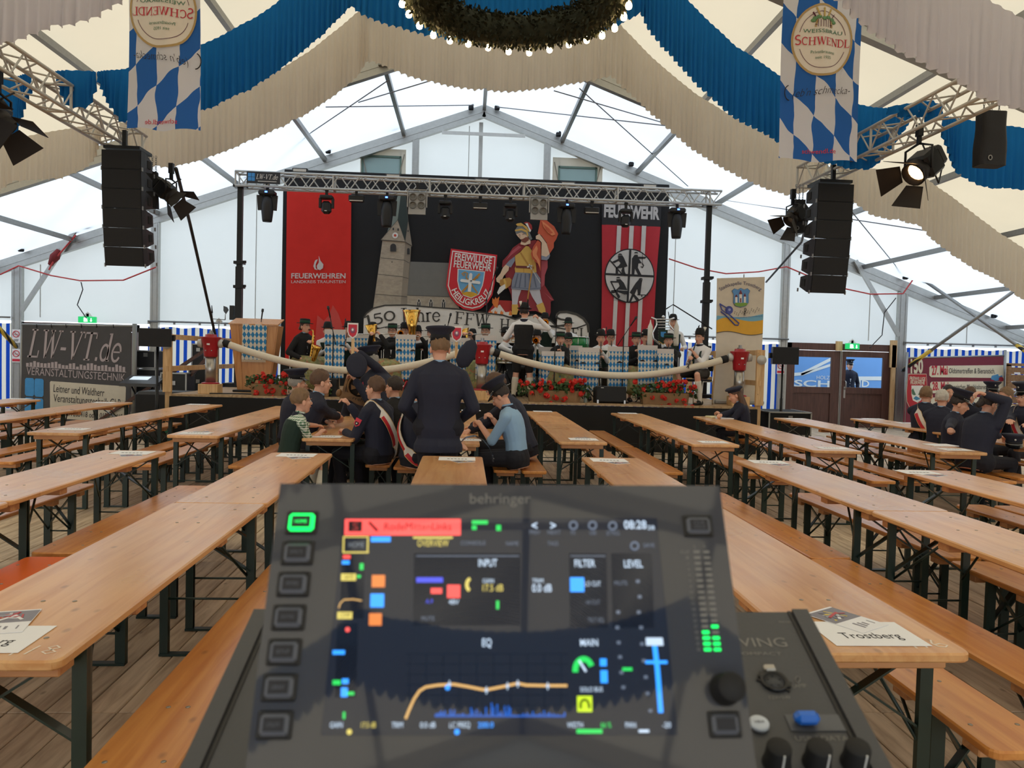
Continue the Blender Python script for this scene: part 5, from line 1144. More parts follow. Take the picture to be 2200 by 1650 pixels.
for (row, xl, yn, th, blk, n) in ROWS:
    for k in range(n):
        yc = yn+1.1+2.204*k; jx = rnd.uniform(-.006, .006)
        cx = xl+.25-sin(th)*(yc-yn)+jx
        lab = 'wooden beer table, %s table row from the left, %s, %s one' % (ORD[row-1], blk, ['nearer', 'farther'][k])
        if first: o = TAB; first = False; o.location = (cx, yc, 0); o.rotation_euler = (0, 0, th); o['label'] = lab; o['group'] = 'beer tables'
        else: o = dup(TAB, (cx, yc, 0), th, lab, 'beer tables', TABT)
        TABLES[(row, blk[0], k)] = o
        for sd in (-1, 1):
            if (row, blk) == (1, FAR) and sd < 0: continue
            bx = cx+sd*(.25+(.205 if sd > 0 else .225))+rnd.uniform(-.02, .02); by = yc+rnd.uniform(-.03, .03)+(.05 if k else 0)
            if (row, blk, sd) == (9, NEAR, -1): bx = 2.16
            if (row, blk, sd) == (9, NEAR, 1): bx = 3.0
            if (row, blk, sd) == (6, NEAR, 1): bx = -.885-.01*k; by -= .12
            if (row, blk, sd) == (6, FAR, -1): bx = -2.03; by = yc+.62*(1-k)+.12; 
            if (row, blk, sd) == (7, FAR, 1): bx = .42; by = yc+.3
            if (row, blk, sd) == (7, FAR, -1): bx = -.585; by = yc+.38
            if (row, blk, sd) == (6, FAR, 1): bx = -.89; by = yc+.32
            if (row, blk, sd) == (8, FAR, -1): bx = .70; by = yc-.1
            if (row, blk, sd) == (10, FAR, -1): bx = 3.19
            lab = '%s bench on the %s of the %s table row, %s, %s one' % ('orange painted' if (row, blk, sd, k) == (5, NEAR, 1, 0) else 'wooden', 'left' if sd < 0 else 'right', ORD[row-1], blk, ['nearer', 'farther'][k])
            if firstb: b_ = BEN; firstb = False; b_.location = (bx, by, 0); b_.rotation_euler = (0, 0, th); b_['label'] = lab; b_['group'] = 'beer benches'
            else: b_ = dup(BEN, (bx, by, 0), th, lab, 'beer benches', BENT)
            if lab.startswith('orange'):
                s_ = [c for c in kids(b_) if c.name.startswith('seat')][0]; me = s_.data.copy(); me.materials[0] = ORANGE; s_.data = me
# chalk numbers on the near table corners
CHALK = mk('chalk_white', (232, 220, 206), .8)
def chalk(key, strokes):
    o = TABLES[key]; m = MB(CHALK)
    for st_ in strokes: m.ribbon([V((x, y, .7706)) for x, y in st_], .006, Z_)
    m.build('chalk_number', o)
four = [[(.0, .05), (.012, .025), (.05, .03)], [(.045, .055), (.04, -.01)]]; slash = [[(.075, -.005), (.085, .06)]]
mv = lambda S, dx, dy: [[(x+dx, y+dy) for x, y in s_] for s_ in S]
o6 = [[(.125, .06), (.11, .03), (.115, .005), (.135, .0), (.15, .015), (.135, .03), (.115, .02)]]
o8 = [[(.13, .03), (.115, .045), (.13, .06), (.145, .045), (.13, .03), (.112, .015), (.13, 0), (.148, .015), (.13, .03)]]
chalk((8, 'n', 0), mv(four+slash+o6, .06, -1.05)); chalk((6, 'n', 0), mv(four+slash+o8, .06, -1.05))
# ------------------------------------------------------------------ sheets and flyers on the tables
def sheet(lab, c, rz, w=.297, d=.21, txt=None, z=.7712, bars=0, name='table_sheet', grp='white table sheets'):
    t = thing(name, lab, 'paper', (c[0], c[1], z), rz, grp)
    MB(PAPER).box((0, 0, .0006), (w, d, .0012)).build('paper', t)
    m = MB(INK)
    if txt: m.text(txt, (0, -.045, .0018), X_, Y_, width=w*.64, size=.048); m.build('lettering', t)
    elif bars:
        for k in range(6): m.box((-w*.24+k*w*.095, .015, .0016), (w*.06, .022, .0006))
        m.build('printed_word', t)
    return t
FLYC = [mk('flyer_%d' % i, c, .4) for i, c in enumerate(((196, 196, 202), (190, 60, 60), (128, 124, 132), (214, 190, 90), (236, 236, 240), (150, 150, 160)))]
def flyer(lab, c, rz, z=.7732, w=.105, d=.15):
    t = thing('flyer', lab, 'flyer', (c[0], c[1], z), rz, 'colour flyers')
    MB(FLYC[4]).box((0, 0, .0006), (w, d, .0012)).build('paper', t)
    r_ = random.Random(int(c[0]*1000)); m = MB(FLYC[2]); m.box((0, d*.2, .0015), (w*.98, d*.5, .0004))
    for k in range(16):
        m.mat(FLYC[r_.choice((0, 1, 1, 2, 3, 5, 4))]); a = r_.uniform(-1, 1)
        m.bar((r_.uniform(-.35, .3)*w, d*r_.uniform(.02, .4), .0018+.0001*k), (r_.uniform(-.35, .35)*w, d*r_.uniform(.02, .4), .0018+.0001*k), r_.uniform(.004, .012), .0004)
    m.build('photo_print', t)
    m = MB(FLYC[2])
    for k in range(3): m.box((-.018+.018*k, -d*.28, .0017), (.008, .045-.01*k, .0004))
    m.box((w*.33, -d*.28, .0017), (.004, .03, .0004)); m.build('printed_words', t)
p = atz(1862, 1362, .77); sheet('white sheet lettered Trostberg at the near right table end', (p.x, p.y), .0, txt='Trostberg')
p = atz(1818, 1334, .77); flyer('colour flyer lying over the Trostberg sheet at the near right table end', (p.x, p.y+.005), .55, w=.148, d=.21)
p = atz(20, 1374, .77); sheet('white sheet ending in berg at the near left table end', (p.x-.07, p.y), .02, txt='Trostberg')
p = atz(30, 1340, .77); flyer('colour flyer lying over the sheet at the near left table end', (p.x-.03, p.y+.005), .25, w=.148, d=.21)
for i, (px, py, lab, f, rz) in enumerate(((638, 978, 'at the far end of the sixth table row, near block', 1, pi), (982, 986, 'at the far end of the seventh table row, near block', 1, pi), (1308, 989, 'at the far end of the eighth table row, near block', 1, pi), (1650, 993, 'at the far end of the ninth table row, near block', 1, pi-.05), (1972, 1015, 'at the far end of the tenth table row, near block', 1, pi), (285, 973, 'at the far end of the fifth table row, near block', 1, pi),
        (420, 931, 'at the near end of the fifth table row, far block', 1, 0), (155, 922, 'at the near end of the fourth table row, far block', 0, 0), (425, 869, 'at the stage end of the fourth table row', 0, pi), (224, 865, 'at the stage end of the third table row', 0, pi), (40, 857, 'at the stage end of the second table row', 0, pi), (1166, 884, 'at the stage end of the eighth table row', 0, pi), (1253, 944, 'at the near end of the eighth table row, far block', 1, 0), (1349, 888, 'at the stage end of the ninth table row', 0, pi),
        (1532, 950, 'at the near end of the ninth table row, far block', 0, .02), (1788, 963, 'at the near end of the tenth table row, far block', 0, 0), (1708, 900, 'at the stage end of the eleventh table row', 0, pi), (2052, 966, 'at the near end of the eleventh table row, far block', 0, 0), (1876, 900, 'at the stage end of the twelfth table row', 0, pi), (1948, 909, 'beside the firefighter in white sash on the twelfth table row', 0, pi), (702, 938, 'in front of the boy in the green checked shirt', 0, 0), (1012, 882, 'at the stage end of the seventh table row', 0, pi), (1002, 945, 'beside the black bag strap on the seventh table row', 0, 0))):
    p = atz(px, py, .77); sheet('white paper sheet '+lab, (p.x, p.y), rz, bars=1)
    if f: q_ = .11 if rz > 1 else -.11; flyer('colour flyer half under the sheet '+lab.replace('at the ', ''), (p.x+.03, p.y-q_), rz+.5, z=.7702, w=.15, d=.21)
for px, py, lab, ww in ((1535, 897, 'pale yellow paper pile in front of the reading girl', .2), (1553, 899.5, 'white paper pile beside the yellow one in front of the reading girl', .2)):
    p = atz(px, py, .77); t = thing('paper_pile', lab, 'paper', (p.x, p.y, .7712), .1)
    for k in range(4): MB(mk('pale_yellow_paper', (232, 222, 176), .6) if 'yellow' in lab[:12] else PAPER).box((.004*k, -.003*k, .003+.004*k), (ww, .28, .0035)).build('sheet', t)
p = atz(2020, 957, .77); t = thing('paper_pile', 'white paper under the fist of the capped firefighter at right', 'paper', (p.x, p.y, .7712), .1); MB(PAPER).box((0, 0, .0035), (.3, .2, .007)).build('sheet', t)
# ------------------------------------------------------------------ mixing desk in the foreground
_Fh = cos(PITCH)*_f+sin(PITCH)*_u; _Uh = -sin(PITCH)*_f+cos(PITCH)*_u; EV = V((0, 0, EYE))
def CF(x, y, z): return EV+_r*x+_Fh*y+_Uh*z
def depth_pt(px, py, d):      # point seen at a pixel, d metres ahead along the desk's own level axis
    k = ray(px, py); return EV+k*(d/k.dot(_Fh))
wpx = lambda a, b: abs(a-b)/FPX
sT, sB = .217/wpx(740, 1410), .217/wpx(690, 1455)
P00, P10 = depth_pt(740, 1115, sT*.9925), depth_pt(1410, 1115, sT*1.0075); P01 = depth_pt(690, 1580, sB*.9925)   # turned a little to the right
SN = (P10-P00).cross(P01-P00).normalized()
if SN.dot(EV-P00) < 0: SN = -SN
def D(px, py, lift=0.):
    k = ray(px, py); p = EV+k*((P00-EV).dot(SN)/k.dot(SN)); return p+SN*lift
DX = (P10-P00).normalized(); DY = SN.cross(DX).normalized()
if DY.z < 0: DY = -DY
s1, s2 = .56/wpx(555, 1725), .56/wpx(395, 1905)
Q0, Q1, Q2 = depth_pt(555, 1315, s1), depth_pt(1725, 1315, s1), depth_pt(1905, 1650, s2)
MN = (Q1-Q0).cross(Q2-Q0).normalized()
if MN.z < 0: MN = -MN
MX = (Q1-Q0).normalized(); MY = MN.cross(MX).normalized()
if MY.dot(_Fh) < 0: MY = -MY
def S(px, py, lift=0.):
    k = ray(px, py); p = EV+k*((Q0-EV).dot(MN)/k.dot(MN)); return p+MN*lift
DESK = mk('desk_dark_grey', (66, 67, 70), .42, 0, .06, 30, .06, 400); DESKB = mk('desk_black', (20, 20, 22), .35, 0, .1, 30)
GLASS = mk('panel_black_glass', (70, 71, 76), .035, 0, .02, 3, ior=1.62, spec=.5); SCRB = mk('screen_dark', (40, 44, 56), .03, 0, .02, 3, emit=.12, ior=1.62)
desk = thing('mixing_desk', 'dark grey digital mixing desk with tilted touchscreen in the foreground', 'mixing desk', tuple(EV+_Fh*.56-_Uh*.47))
def db(m, name, parent=None, label=None):
    m.shift(-desk.location); return link(name, m.mesh(name), parent or desk, None, label=label)
# main body: a wedge, its top following the sloping surface
F1 = lambda v: V(v)
far_l, far_r = Q0, Q1; near_l = Q0-MY*.47; near_r = Q1-MY*.47
zb = -.47
def drop(p, z=zb): q = p-EV; return CF(q.dot(_r), q.dot(_Fh), z)
b8 = [far_l, far_r, near_r, near_l]; low = [drop(p) for p in b8]
db(MB(DESK).add(b8+low, [(0, 1, 2, 3), (7, 6, 5, 4), (0, 4, 5, 1), (1, 5, 6, 2), (2, 6, 7, 3), (3, 7, 4, 0)]), 'body')
for s, a, b in ((1, far_r, near_r), (-1, far_l, near_l)):
    db(MB(DESKB).poly([a-MX*s*.0165, b-MX*s*.0165, b-MX*s*.013, a-MX*s*.013], MN*.0012), 'groove')
    db(MB(DESK).poly([a-MX*s*.012, b-MX*s*.012, b+MX*s*.004, a+MX*s*.004], MN*.004), 'side_cheek')
# neck under the screen and the screen housing
T0, T1 = D(603, 1040), D(1545, 1045)
PWD = (T1-T0).length; tl = T0; tr = T1; bl = tl-DY*.235+DX*.002; br_ = tr-DY*.235-DX*.002
db(MB(DESK).poly([tl, tr, br_, bl], -SN*.026), 'screen_housing')
db(MB(GLASS).poly([tl, tr, br_, bl], SN*.0012), 'front_glass')
nk = [bl+DX*.03-SN*.02, br_-DX*.03-SN*.02, br_-DX*.03-SN*.02+DY*.12, bl+DX*.03-SN*.02+DY*.12]
lowq = [drop(p+_Fh*.04, -.40) for p in nk]
db(MB(DESK).add(nk+lowq, [(0, 1, 2, 3), (7, 6, 5, 4), (0, 4, 5, 1), (1, 5, 6, 2), (2, 6, 7, 3), (3, 7, 4, 0)]), 'screen_neck')
scr_o = db(MB(SCRB).poly([D(740, 1115, .0015), D(1410, 1115, .0015), D(1455, 1580, .0015), D(690, 1580, .0015)], SN*.0003), 'touchscreen')
EM = {}
def em(c, e=1.):
    if (c, e) not in EM: EM[(c, e)] = mk('screen_glow_%d_%d_%d_%d' % (c+(int(e*100),)), tuple(x*.3 for x in c), .035, 0, .01, emit=0, ior=1.62); b_ = EM[(c, e)].node_tree.nodes['Principled BSDF']; b_.inputs['Emission Color'].default_value = lin(c)+(1,); b_.inputs['Emission Strength'].default_value = e
    return EM[(c, e)]
LFT = .0021
def rq(m, x0, y0, x1, y1, lift=LFT):      # rectangle given by the upright screen layout
    m.poly([D(x0, y0, lift), D(x1, y0, lift), D(x1+(y1-y0)*.03*((x1-1075)/350), y1, lift), D(x0+(y1-y0)*.03*((x0-1075)/350), y1, lift)], SN*.0001)
def dt(m, s_, x0, x1, yb, hpx, lift=.0025, off=0.):
    a, b = D(x0, yb, lift), D(x1, yb, lift); k = (a-EV).length/FPX*1.1
    m.text(s_, a, DX, DY, width=(b-a).length, size=hpx*k, align='L', off=off)
RED_S, GRN_S, BLU_S, YEL_S, WHT_S, GRY_S, ORG_S = (238, 84, 80), (44, 190, 84), (52, 150, 255), (222, 204, 106), (196, 216, 238), (120, 132, 152), (224, 130, 68)
m = MB(em(RED_S, .8)); rq(m, 742, 1117, 990, 1152); m.mat(em((60, 40, 46), .2)); rq(m, 750, 1122, 779, 1144, .0024); m.mat(em((176, 60, 60), .5)); dt(m, 'S', 758, 770, 1141, 15)
m.mat(em((130, 30, 34), .3)); m.ribbon([D(794, 1124, .0025), D(812, 1143, .0025)], .0018, SN); dt(m, 'RodeMittenLinks', 826, 970, 1141, 14); db(m, 'title_bar', scr_o)
m = MB(em(WHT_S, .55)); dt(m, '08:28', 1340, 1388, 1138, 16, off=.01); dt(m, '28', 1390, 1405, 1140, 8)
for px, t_ in ((1148, '<'), (1188, '>')): dt(m, t_, px-6, px+6, 1140, 16, off=.02)
dt(m, 'INPUT', 1028, 1068, 1219, 14, off=.01); dt(m, 'FILTER', 1234, 1278, 1220, 14, off=.01); dt(m, 'LEVEL', 1340, 1380, 1221, 14, off=.01); dt(m, '0.0 dB', 1143, 1185, 1273, 14, off=.01); dt(m, 'EQ', 1036, 1056, 1390, 14, off=.01); dt(m, 'MAIN', 1246, 1284, 1389, 12, off=.01); dt(m, 'GAIN', 1037, 1061, 1254, 8); dt(m, 'TRIM', 1143, 1167, 1254, 8); dt(m, 'LO CUT', 1256, 1290, 1261, 9); dt(m, '48V', 964, 986, 1300, 9); dt(m, 'SOLO BUS', 1246, 1294, 1487, 8)
for t_, x0, x1 in (('GAIN', 710, 737), ('TRIM', 842, 866), ('0.0 dB', 903, 936), ('LC FREQ', 966, 1010), ('WIDTH', 1218, 1252), ('PAN', 1343, 1365), ('-20', 1422, 1440)): dt(m, t_, x0, x1, 1564, 9)
m.poly([D(1386, 1371, LFT), D(1422, 1371, LFT), D(1424, 1388, LFT), D(1387, 1388, LFT)], SN*.0001); db(m, 'white_captions', scr_o)
m = MB(em(GRY_S, .35))
for t_, x0, x1, y in (('CONSOLE', 990, 1043, 1173), ('NAME', 1087, 1114, 1174), ('TAGS', 1176, 1199, 1174), ('SAVE', 1381, 1405, 1178), ('PREV', 1137, 1160, 1150), ('NEXT', 1176, 1204, 1150), ('FX', 1226, 1236, 1151), ('USB', 1266, 1280, 1151), ('SETTINGS', 1302, 1330, 1152), ('HI CUT', 1259, 1288, 1300), ('TILT EQ', 1262, 1296, 1338), ('MUTE', 906, 934, 1335), ('MUTE', 1319, 1347, 1259)): dt(m, t_, x0, x1, y, 8)
for x, y in ((1231, 1131), (1272, 1131), (1315, 1132), (1362, 1175)): m.tube([D(x+8*cos(a), y+8*sin(a), .0026) for a in [2*pi*i/12 for i in range(12)]], .0007, 4, closed=True)
for x, y in ((1369, 1250), (1373, 1283), (1327, 1316), (1371, 1316), (1376, 1349), (1325, 1349), (1328, 1381), (1331, 1412), (1334, 1445), (1338, 1477), (1378, 1384), (1382, 1420), (1386, 1455), (1390, 1490), (1396, 1527)): rq(m, x-4, y-3, x+4, y+4)
for x0, y0, x1, y1 in ((895, 1195, 1115, 1197), (1225, 1195, 1300, 1197)): rq(m, x0, y0, x1, y1, .0018)
db(m, 'grey_captions', scr_o)
m = MB(em((40, 46, 60), .22))
for k in range(10): rq(m, 880+36*k, 1405, 881.5+36*k, 1520, .0018)
for k in range(6): rq(m, 872, 1405+22*k, 1218, 1406.5+22*k, .0018)
for x0, y0, x1, y1 in ((735, 1190, 785, 1330), (725, 1340, 770, 1500), (890, 1190, 1118, 1345), (1222, 1190, 1302, 1350), (1312, 1190, 1400, 1350)): rq(m, x0, y0, x1, y1, .0017)
db(m, 'panel_fields', scr_o)
m = MB(em(YEL_S, .55)); rq(m, 888, 1155, 973, 1159); dt(m, 'OVERVIEW', 897, 964, 1176, 13)
for a in ((738, 1154, 793, 1156.5), (738, 1187, 793, 1190), (738, 1154, 741, 1190), (790, 1154, 793, 1190)): rq(m, *a)
rq(m, 734, 1234, 766, 1249); rq(m, 726, 1316, 758, 1331); dt(m, '17.5 dB', 1037, 1081, 1272, 13); dt(m, '17.5 dB', 777, 808, 1564, 9); m.ribbon([D(1012+9*cos(a), 1258-13*sin(a), .0025) for a in [radians(100+15*i) for i in range(11)]], .0022, SN); m.ell(D(752, 1573, .003), .0017, 8); db(m, 'yellow_marks', scr_o)
m = MB(em((150, 160, 170), .3)); dt(m, 'HOME', 750, 783, 1178, 10); m.mat(em((110, 96, 50), .2)); dt(m, 'GATE', 740, 760, 1246, 8); dt(m, 'COMP', 731, 753, 1328, 8); db(m, 'dark_captions', scr_o)
m = MB(em(ORG_S, .6)); rq(m, 800, 1237, 828, 1263); rq(m, 794, 1319, 821, 1345); m.mat(em(BLU_S, .75)); rq(m, 797, 1277, 826, 1306); rq(m, 798, 1155, 840, 1166); rq(m, 736, 1206, 752, 1214); rq(m, 1224, 1242, 1254, 1273); rq(m, 1288, 1416, 1302, 1432); rq(m, 1289, 1441, 1304, 1468); rq(m, 716, 1398, 742, 1407); rq(m, 736, 1459, 750, 1470); rq(m, 734, 1478, 748, 1498); rq(m, 1385, 1420, 1432, 1427); dt(m, '200.0', 1027, 1060, 1564, 9)
m.ribbon([D(1405, 1388, .0024), D(1411, 1440, .0024), D(1418, 1532, .0024)], .0032, SN); m.mat(em((76, 84, 220), .6)); rq(m, 895, 1242, 952, 1253); dt(m, 'A.9', 915, 930, 1298, 8); m.mat(em(RED_S, .7)); rq(m, 926, 1265, 950, 1277); rq(m, 961, 1258, 989, 1286); rq(m, 738, 1194, 754, 1202); m.ell(D(748, 1354, .0025), .0016, 8); db(m, 'coloured_tiles', scr_o)
m = MB(em(GRN_S, .75)); rq(m, 1014, 1120, 1048, 1128); rq(m, 1014, 1131, 1024, 1140); rq(m, 1066, 1130, 1076, 1142); rq(m, 774, 1212, 782, 1226); rq(m, 768, 1237, 776, 1243); rq(m, 716, 1462, 733, 1472); rq(m, 746, 1487, 762, 1494); rq(m, 738, 1530, 743, 1545); rq(m, 1336, 1435, 1357, 1442); rq(m, 1238, 1567, 1293, 1576); dt(m, '66 %', 1290, 1312, 1564, 9); rq(m, 1066, 1292, 1072, 1310)
m.ribbon([D(1253+18*cos(a), 1441-24*sin(a), .0025) for a in [radians(190-14*i) for i in range(13)]], .0036, SN); m.mat(em((178, 206, 40), .75)); rq(m, 1239, 1496, 1271, 1530); m.mat(em((90, 110, 20), .2)); m.ribbon([D(1255+9*cos(a), 1516-12*sin(a), .0026) for a in [radians(-10+20*i) for i in range(11)]], .0014, SN); rq(m, 1244, 1514, 1249, 1523, .0026); rq(m, 1262, 1514, 1267, 1523, .0026); m.mat(em(WHT_S, .6)); m.ribbon([D(1258, 1444, .0027), D(1243, 1420, .0027)], .0014, SN); rq(m, 1371, 1568, 1393, 1574); db(m, 'green_marks', scr_o)
m = MB(em((214, 170, 106), .6))
cv = [(872, 1545), (880, 1525), (890, 1503), (902, 1485), (915, 1477), (940, 1473), (975, 1471), (1005, 1476), (1035, 1482), (1045, 1483), (1060, 1480), (1090, 1474), (1112, 1469), (1130, 1473), (1180, 1474), (1218, 1474)]
m.ribbon([D(x, y, .0026) for x, y in cv], .0016, SN); m.ribbon([D(x, y, .0024) for x, y in ((729, 1308), (732, 1298), (740, 1290), (760, 1289), (778, 1292))], .0008, SN); db(m, 'equaliser_curve', scr_o)
m = MB(em((44, 110, 220), .5)); r_ = random.Random(5)
for k in range(70): x = 935+4*k; h = 3+28*r_.random()**3*max(.25, 1-abs(k-30)/45); rq(m, x, 1540-h, x+2.4, 1541, .0023)
db(m, 'spectrum', scr_o)
m = MB(em(WHT_S, .5))
for x, y in ((966, 1471), (1045, 1484), (1090, 1475), (1112, 1470), (1176, 1475)): rq(m, x-1.2, y-8, x+1.2, y+8, .0028); rq(m, x-4, y-2, x+4, y+2, .0028)
m.mat(em(BLU_S, .7)); m.ell(D(962, 1478, .0028), .0017, 8); m.ell(D(982, 1573, .0028), .0017, 8); db(m, 'curve_handles', scr_o)
# keys beside the screen
KEYF = mk('key_frame_grey', (92, 96, 106), .35, 0, .05, 20); KEYC = mk('key_cap', (34, 34, 40), .3, 0, .05, 20); KEYG = mk('key_glow_green', (10, 225, 90), .3, emit=1.0, var=.01)
def key(px, py, words, lit=False, wd=.0175, hh=.0125):
    c = D(px, py, .0012); M = Matrix(((DX.x, DY.x, SN.x, c.x), (DX.y, DY.y, SN.y, c.y), (DX.z, DY.z, SN.z, c.z), (0, 0, 0, 1)))
    k_ = db(MB(DESKB).box((0, 0, .001), (wd+.004, hh+.004, .002), M=M, bev=.002), 'key_seat')
    db(MB(KEYG if lit else KEYF).box((0, 0, .002), (wd, hh, .004), M=M, bev=.0018), 'key', k_)
    db(MB(KEYC).box((0, 0, .0043), (wd*.72, hh*.62, .001), M=M), 'key_cap', k_)
    m = MB(KEYG if lit else KEYF)
    for i, w_ in enumerate(words): m.text(w_, M @ V((0, -.0012-.0032*i+.0016*(len(words)-1), .005)), DX, DY, width=wd*.46, size=.0022)
    if words: db(m, 'key_lettering', k_)
for (px, py), w_ in zip(((650, 1125), (641, 1190), (632, 1257), (622, 1328), (612, 1402), (602, 1478), (592, 1558)), (['HOME'], ['EFFECTS'], ['METERS'], ['ROUTING'], ['SETUP'], ['LIBRARY'], ['UTILITY'])): key(px, py, w_, w_[0] == 'HOME')
key(1498, 1132, ['CLR', 'SOLO'], wd=.0165, hh=.0115); key(1555, 1557, [], wd=.0165, hh=.0115)
MOFF = mk('meter_led_off', (124, 122, 118), .5, 0, .03); m2 = MB(MOFF); m3 = MB(KEYG)
for i in range(18):
    y = 1187+i*12.3
    for c in (0, 1):
        x = 1495+21*c+(y-1187)*.115
        p = D(x, y, .0014); q_ = [p-DX*.0022-DY*.0009, p+DX*.0022-DY*.0009, p+DX*.0022+DY*.0009, p-DX*.0022+DY*.0009]
        lit = (i >= 15) or (i == 14 and c == 0) or (i == 13 and c == 1)
        (m3 if lit else m2).poly([v+(DX*0 if 1 else 0) for v in q_], SN*.0004)
m3b = m3; db(m2, 'meter_segments'); db(m3, 'meter_segments_lit')
m = MB(MOFF); 
def pt_(s_, px, py, w_, sz, lift=.0014): m.text(s_, D(px, py, lift), DX, DY, width=w_, size=sz)
pt_('L', 1492, 1178, .0014, .002); pt_('R', 1513, 1178, .0016, .002); pt_('CLIP', 1471, 1190, .006, .002)
for i, s_ in enumerate(('1', '2', '3', '4', '6', '8', '10', '12', '15', '18', '21', '24', '27', '30', '36', '42', '50')): pt_(s_, 1476+i*1.5, 1202+i*12.3, .0022 if len(s_) > 1 else .001, .0018)
pt_('behringer', 1075, 1083, .043, .0075); db(m, 'panel_lettering')
def knob(c, ax, r, h, name='knob', line=None, mat=None):
    x, _, z = frame_from(ax); M = Matrix(((x.x, z.x, ax.x, c.x), (x.y, z.y, ax.y, c.y), (x.z, z.z, ax.z, c.z), (0, 0, 0, 1)))
    o = db(MB(mat or RUB).lathe([(r*1.12, 0), (r*1.08, h*.15), (r, h*.3), (r*.96, h*.92), (r*.88, h), (.001, h)], 24, M=M), name)
    if line: d = line.normalized(); db(MB(WHITE).bar(c+d*r*.98+ax*h*.15, c+d*r*.96+ax*h*1.0, .0012), 'pointer', o)
    return o
knob(D(1556, 1482), SN, .0092, .019, 'selection_encoder')
# right part of the surface
m = MB(MOFF)
def stx(s_, px, py, w_, sz): m.text(s_, S(px, py, .0004), MX, MY, width=w_, size=sz)
stx('WING', 1632, 1390, .056, .0125); stx('COMPACT', 1630, 1408, .045, .004); stx('LAMP', 1719, 1478, .013, .005); stx('12V=5W', 1677, 1502, .019, .004); stx('USB / DATA', 1768, 1592, .045, .005); stx('ACCESS', 1778, 1555, .018, .004); stx('PHONES', 1688, 1339, .013, .003)
m.tube([S(1713+5*cos(a), 1462-7*sin(a), .0006) for a in [2*pi*i/12 for i in range(12)]], .0004, 4, closed=True); db(m, 'surface_lettering')
c = S(1663, 1466); x, _, z = MX, 0, MY; M = Matrix(((MX.x, MY.x, MN.x, c.x), (MX.y, MY.y, MN.y, c.y), (MX.z, MY.z, MN.z, c.z), (0, 0, 0, 1)))
xl = db(MB(DESKB).lathe([(.0125, 0), (.0125, .003), (.0105, .0034), (.0098, .0012), (.001, .001)], 28, M=M).box((0, 0, .0008), (.03, .012, .0016), M=M @ Matrix.Rotation(-.5, 4, 'Z')), 'lamp_socket')
db(MB(mk('socket_insert', (56, 58, 62), .5)).lathe([(.0096, .0012), (.0096, .002), (.001, .002)], 24, M=M), 'insert', xl)
m = MB(DESKB); [m.lathe([(.0011, .002), (.0011, .0026), (.0002, .0026)], 8, M=M @ Matrix.Translation((.006*cos(a), .006*sin(a), 0))) for a in (0.3, 1.6, 2.8, 4.1, 5.2)]; db(m, 'contact_holes', xl)
db(MB(STAIN).box((0, .0145, .0035), (.011, .008, .004), M=M, bev=.0015), 'release_tab', xl)
m = MB(mk('screw_black', (16, 16, 17), .4)); [m.lathe([(.0028, .0016), (.0026, .003), (.001, .0032)], 10, M=M @ Matrix.Translation((s*.0125*cos(-.5), s*.0125*sin(-.5), 0))) for s in (-1, 1)]; db(m, 'screws', xl)
c = S(1630, 1560, .001); M2 = Matrix(((MX.x, MY.x, MN.x, c.x), (MX.y, MY.y, MN.y, c.y), (MX.z, MY.z, MN.z, c.z), (0, 0, 0, 1)))
vb = db(MB(mk('view_button', (196, 204, 214), .4)).lathe([(.0085, 0), (.0085, .003), (.0075, .0038), (.001, .0038)], 24, M=M2), 'view_button'); m = MB(INK).text('VIEW', M2 @ V((0, -.0015, .0042)), MX, MY, width=.009, size=.003); db(m, 'button_lettering', vb)
for px, a in ((1668, .1), (1754, .5), (1836, .3)): knob(S(px, 1640), MN, .0105, .019, 'gain_knob', (-MY+MX*a))
m = MB(mk('usb_bay', (88, 90, 94), .3)); m.poly([S(1685, 1537), S(1800, 1537), S(1818, 1572), S(1700, 1572)], MN*.0012); db(m, 'usb_bay')
c = S(1730, 1556, .0075); M3 = Matrix(((MX.x, MY.x, MN.x, c.x), (MX.y, MY.y, MN.y, c.y), (MX.z, MY.z, MN.z, c.z), (0, 0, 0, 1)))
stk = thing('usb_stick', 'bright blue memory stick plugged into the mixing desk', 'memory stick', c); 
MB(mk('stick_blue', (24, 104, 206), .3, coat=.3)).box((0, 0, 0), (.0215, .013, .011), M=M3, bev=.004).shift(-c).build('stick_body', stk)
MB(STAIN).box((0, .002, -.006), (.012, .006, .004), M=M3).shift(-c).build('plug', stk)
# flight case carrying the desk
cs = thing('flight_case', 'black flight case under the mixing desk', 'case', tuple(V(desk.location)*1).__class__((desk.location.x, desk.location.y, 0)))
tp = [CF(-.34, .28, zb-.012), CF(.40, .28, zb-.012), CF(.40, .86, zb-.012), CF(-.34, .86, zb-.012)]
bt4 = [V((p.x, p.y, .0)) for p in tp]
MB(mk('case_black_laminate', (26, 26, 28), .5, 0, .1, 40, .1)).add(tp+bt4, [(0, 1, 2, 3), (7, 6, 5, 4), (0, 4, 5, 1), (1, 5, 6, 2), (2, 6, 7, 3), (3, 7, 4, 0)]).build('case_body', cs, world=True)
m = MB(ALU)
for i in range(4): m.bar(tp[i], tp[(i+1) % 4], .022); m.bar(tp[i], bt4[i], .022)
m.build('edge_profile', cs, world=True)
m = MB(RUB)
for p in tp:
    q = p+(sum(tp, V((0, 0, 0)))/4-p)*.25; m.bar(q, q+_Uh*.0125, .03, .03)
m.build('rubber_foot', cs, world=True, kind='stuff')
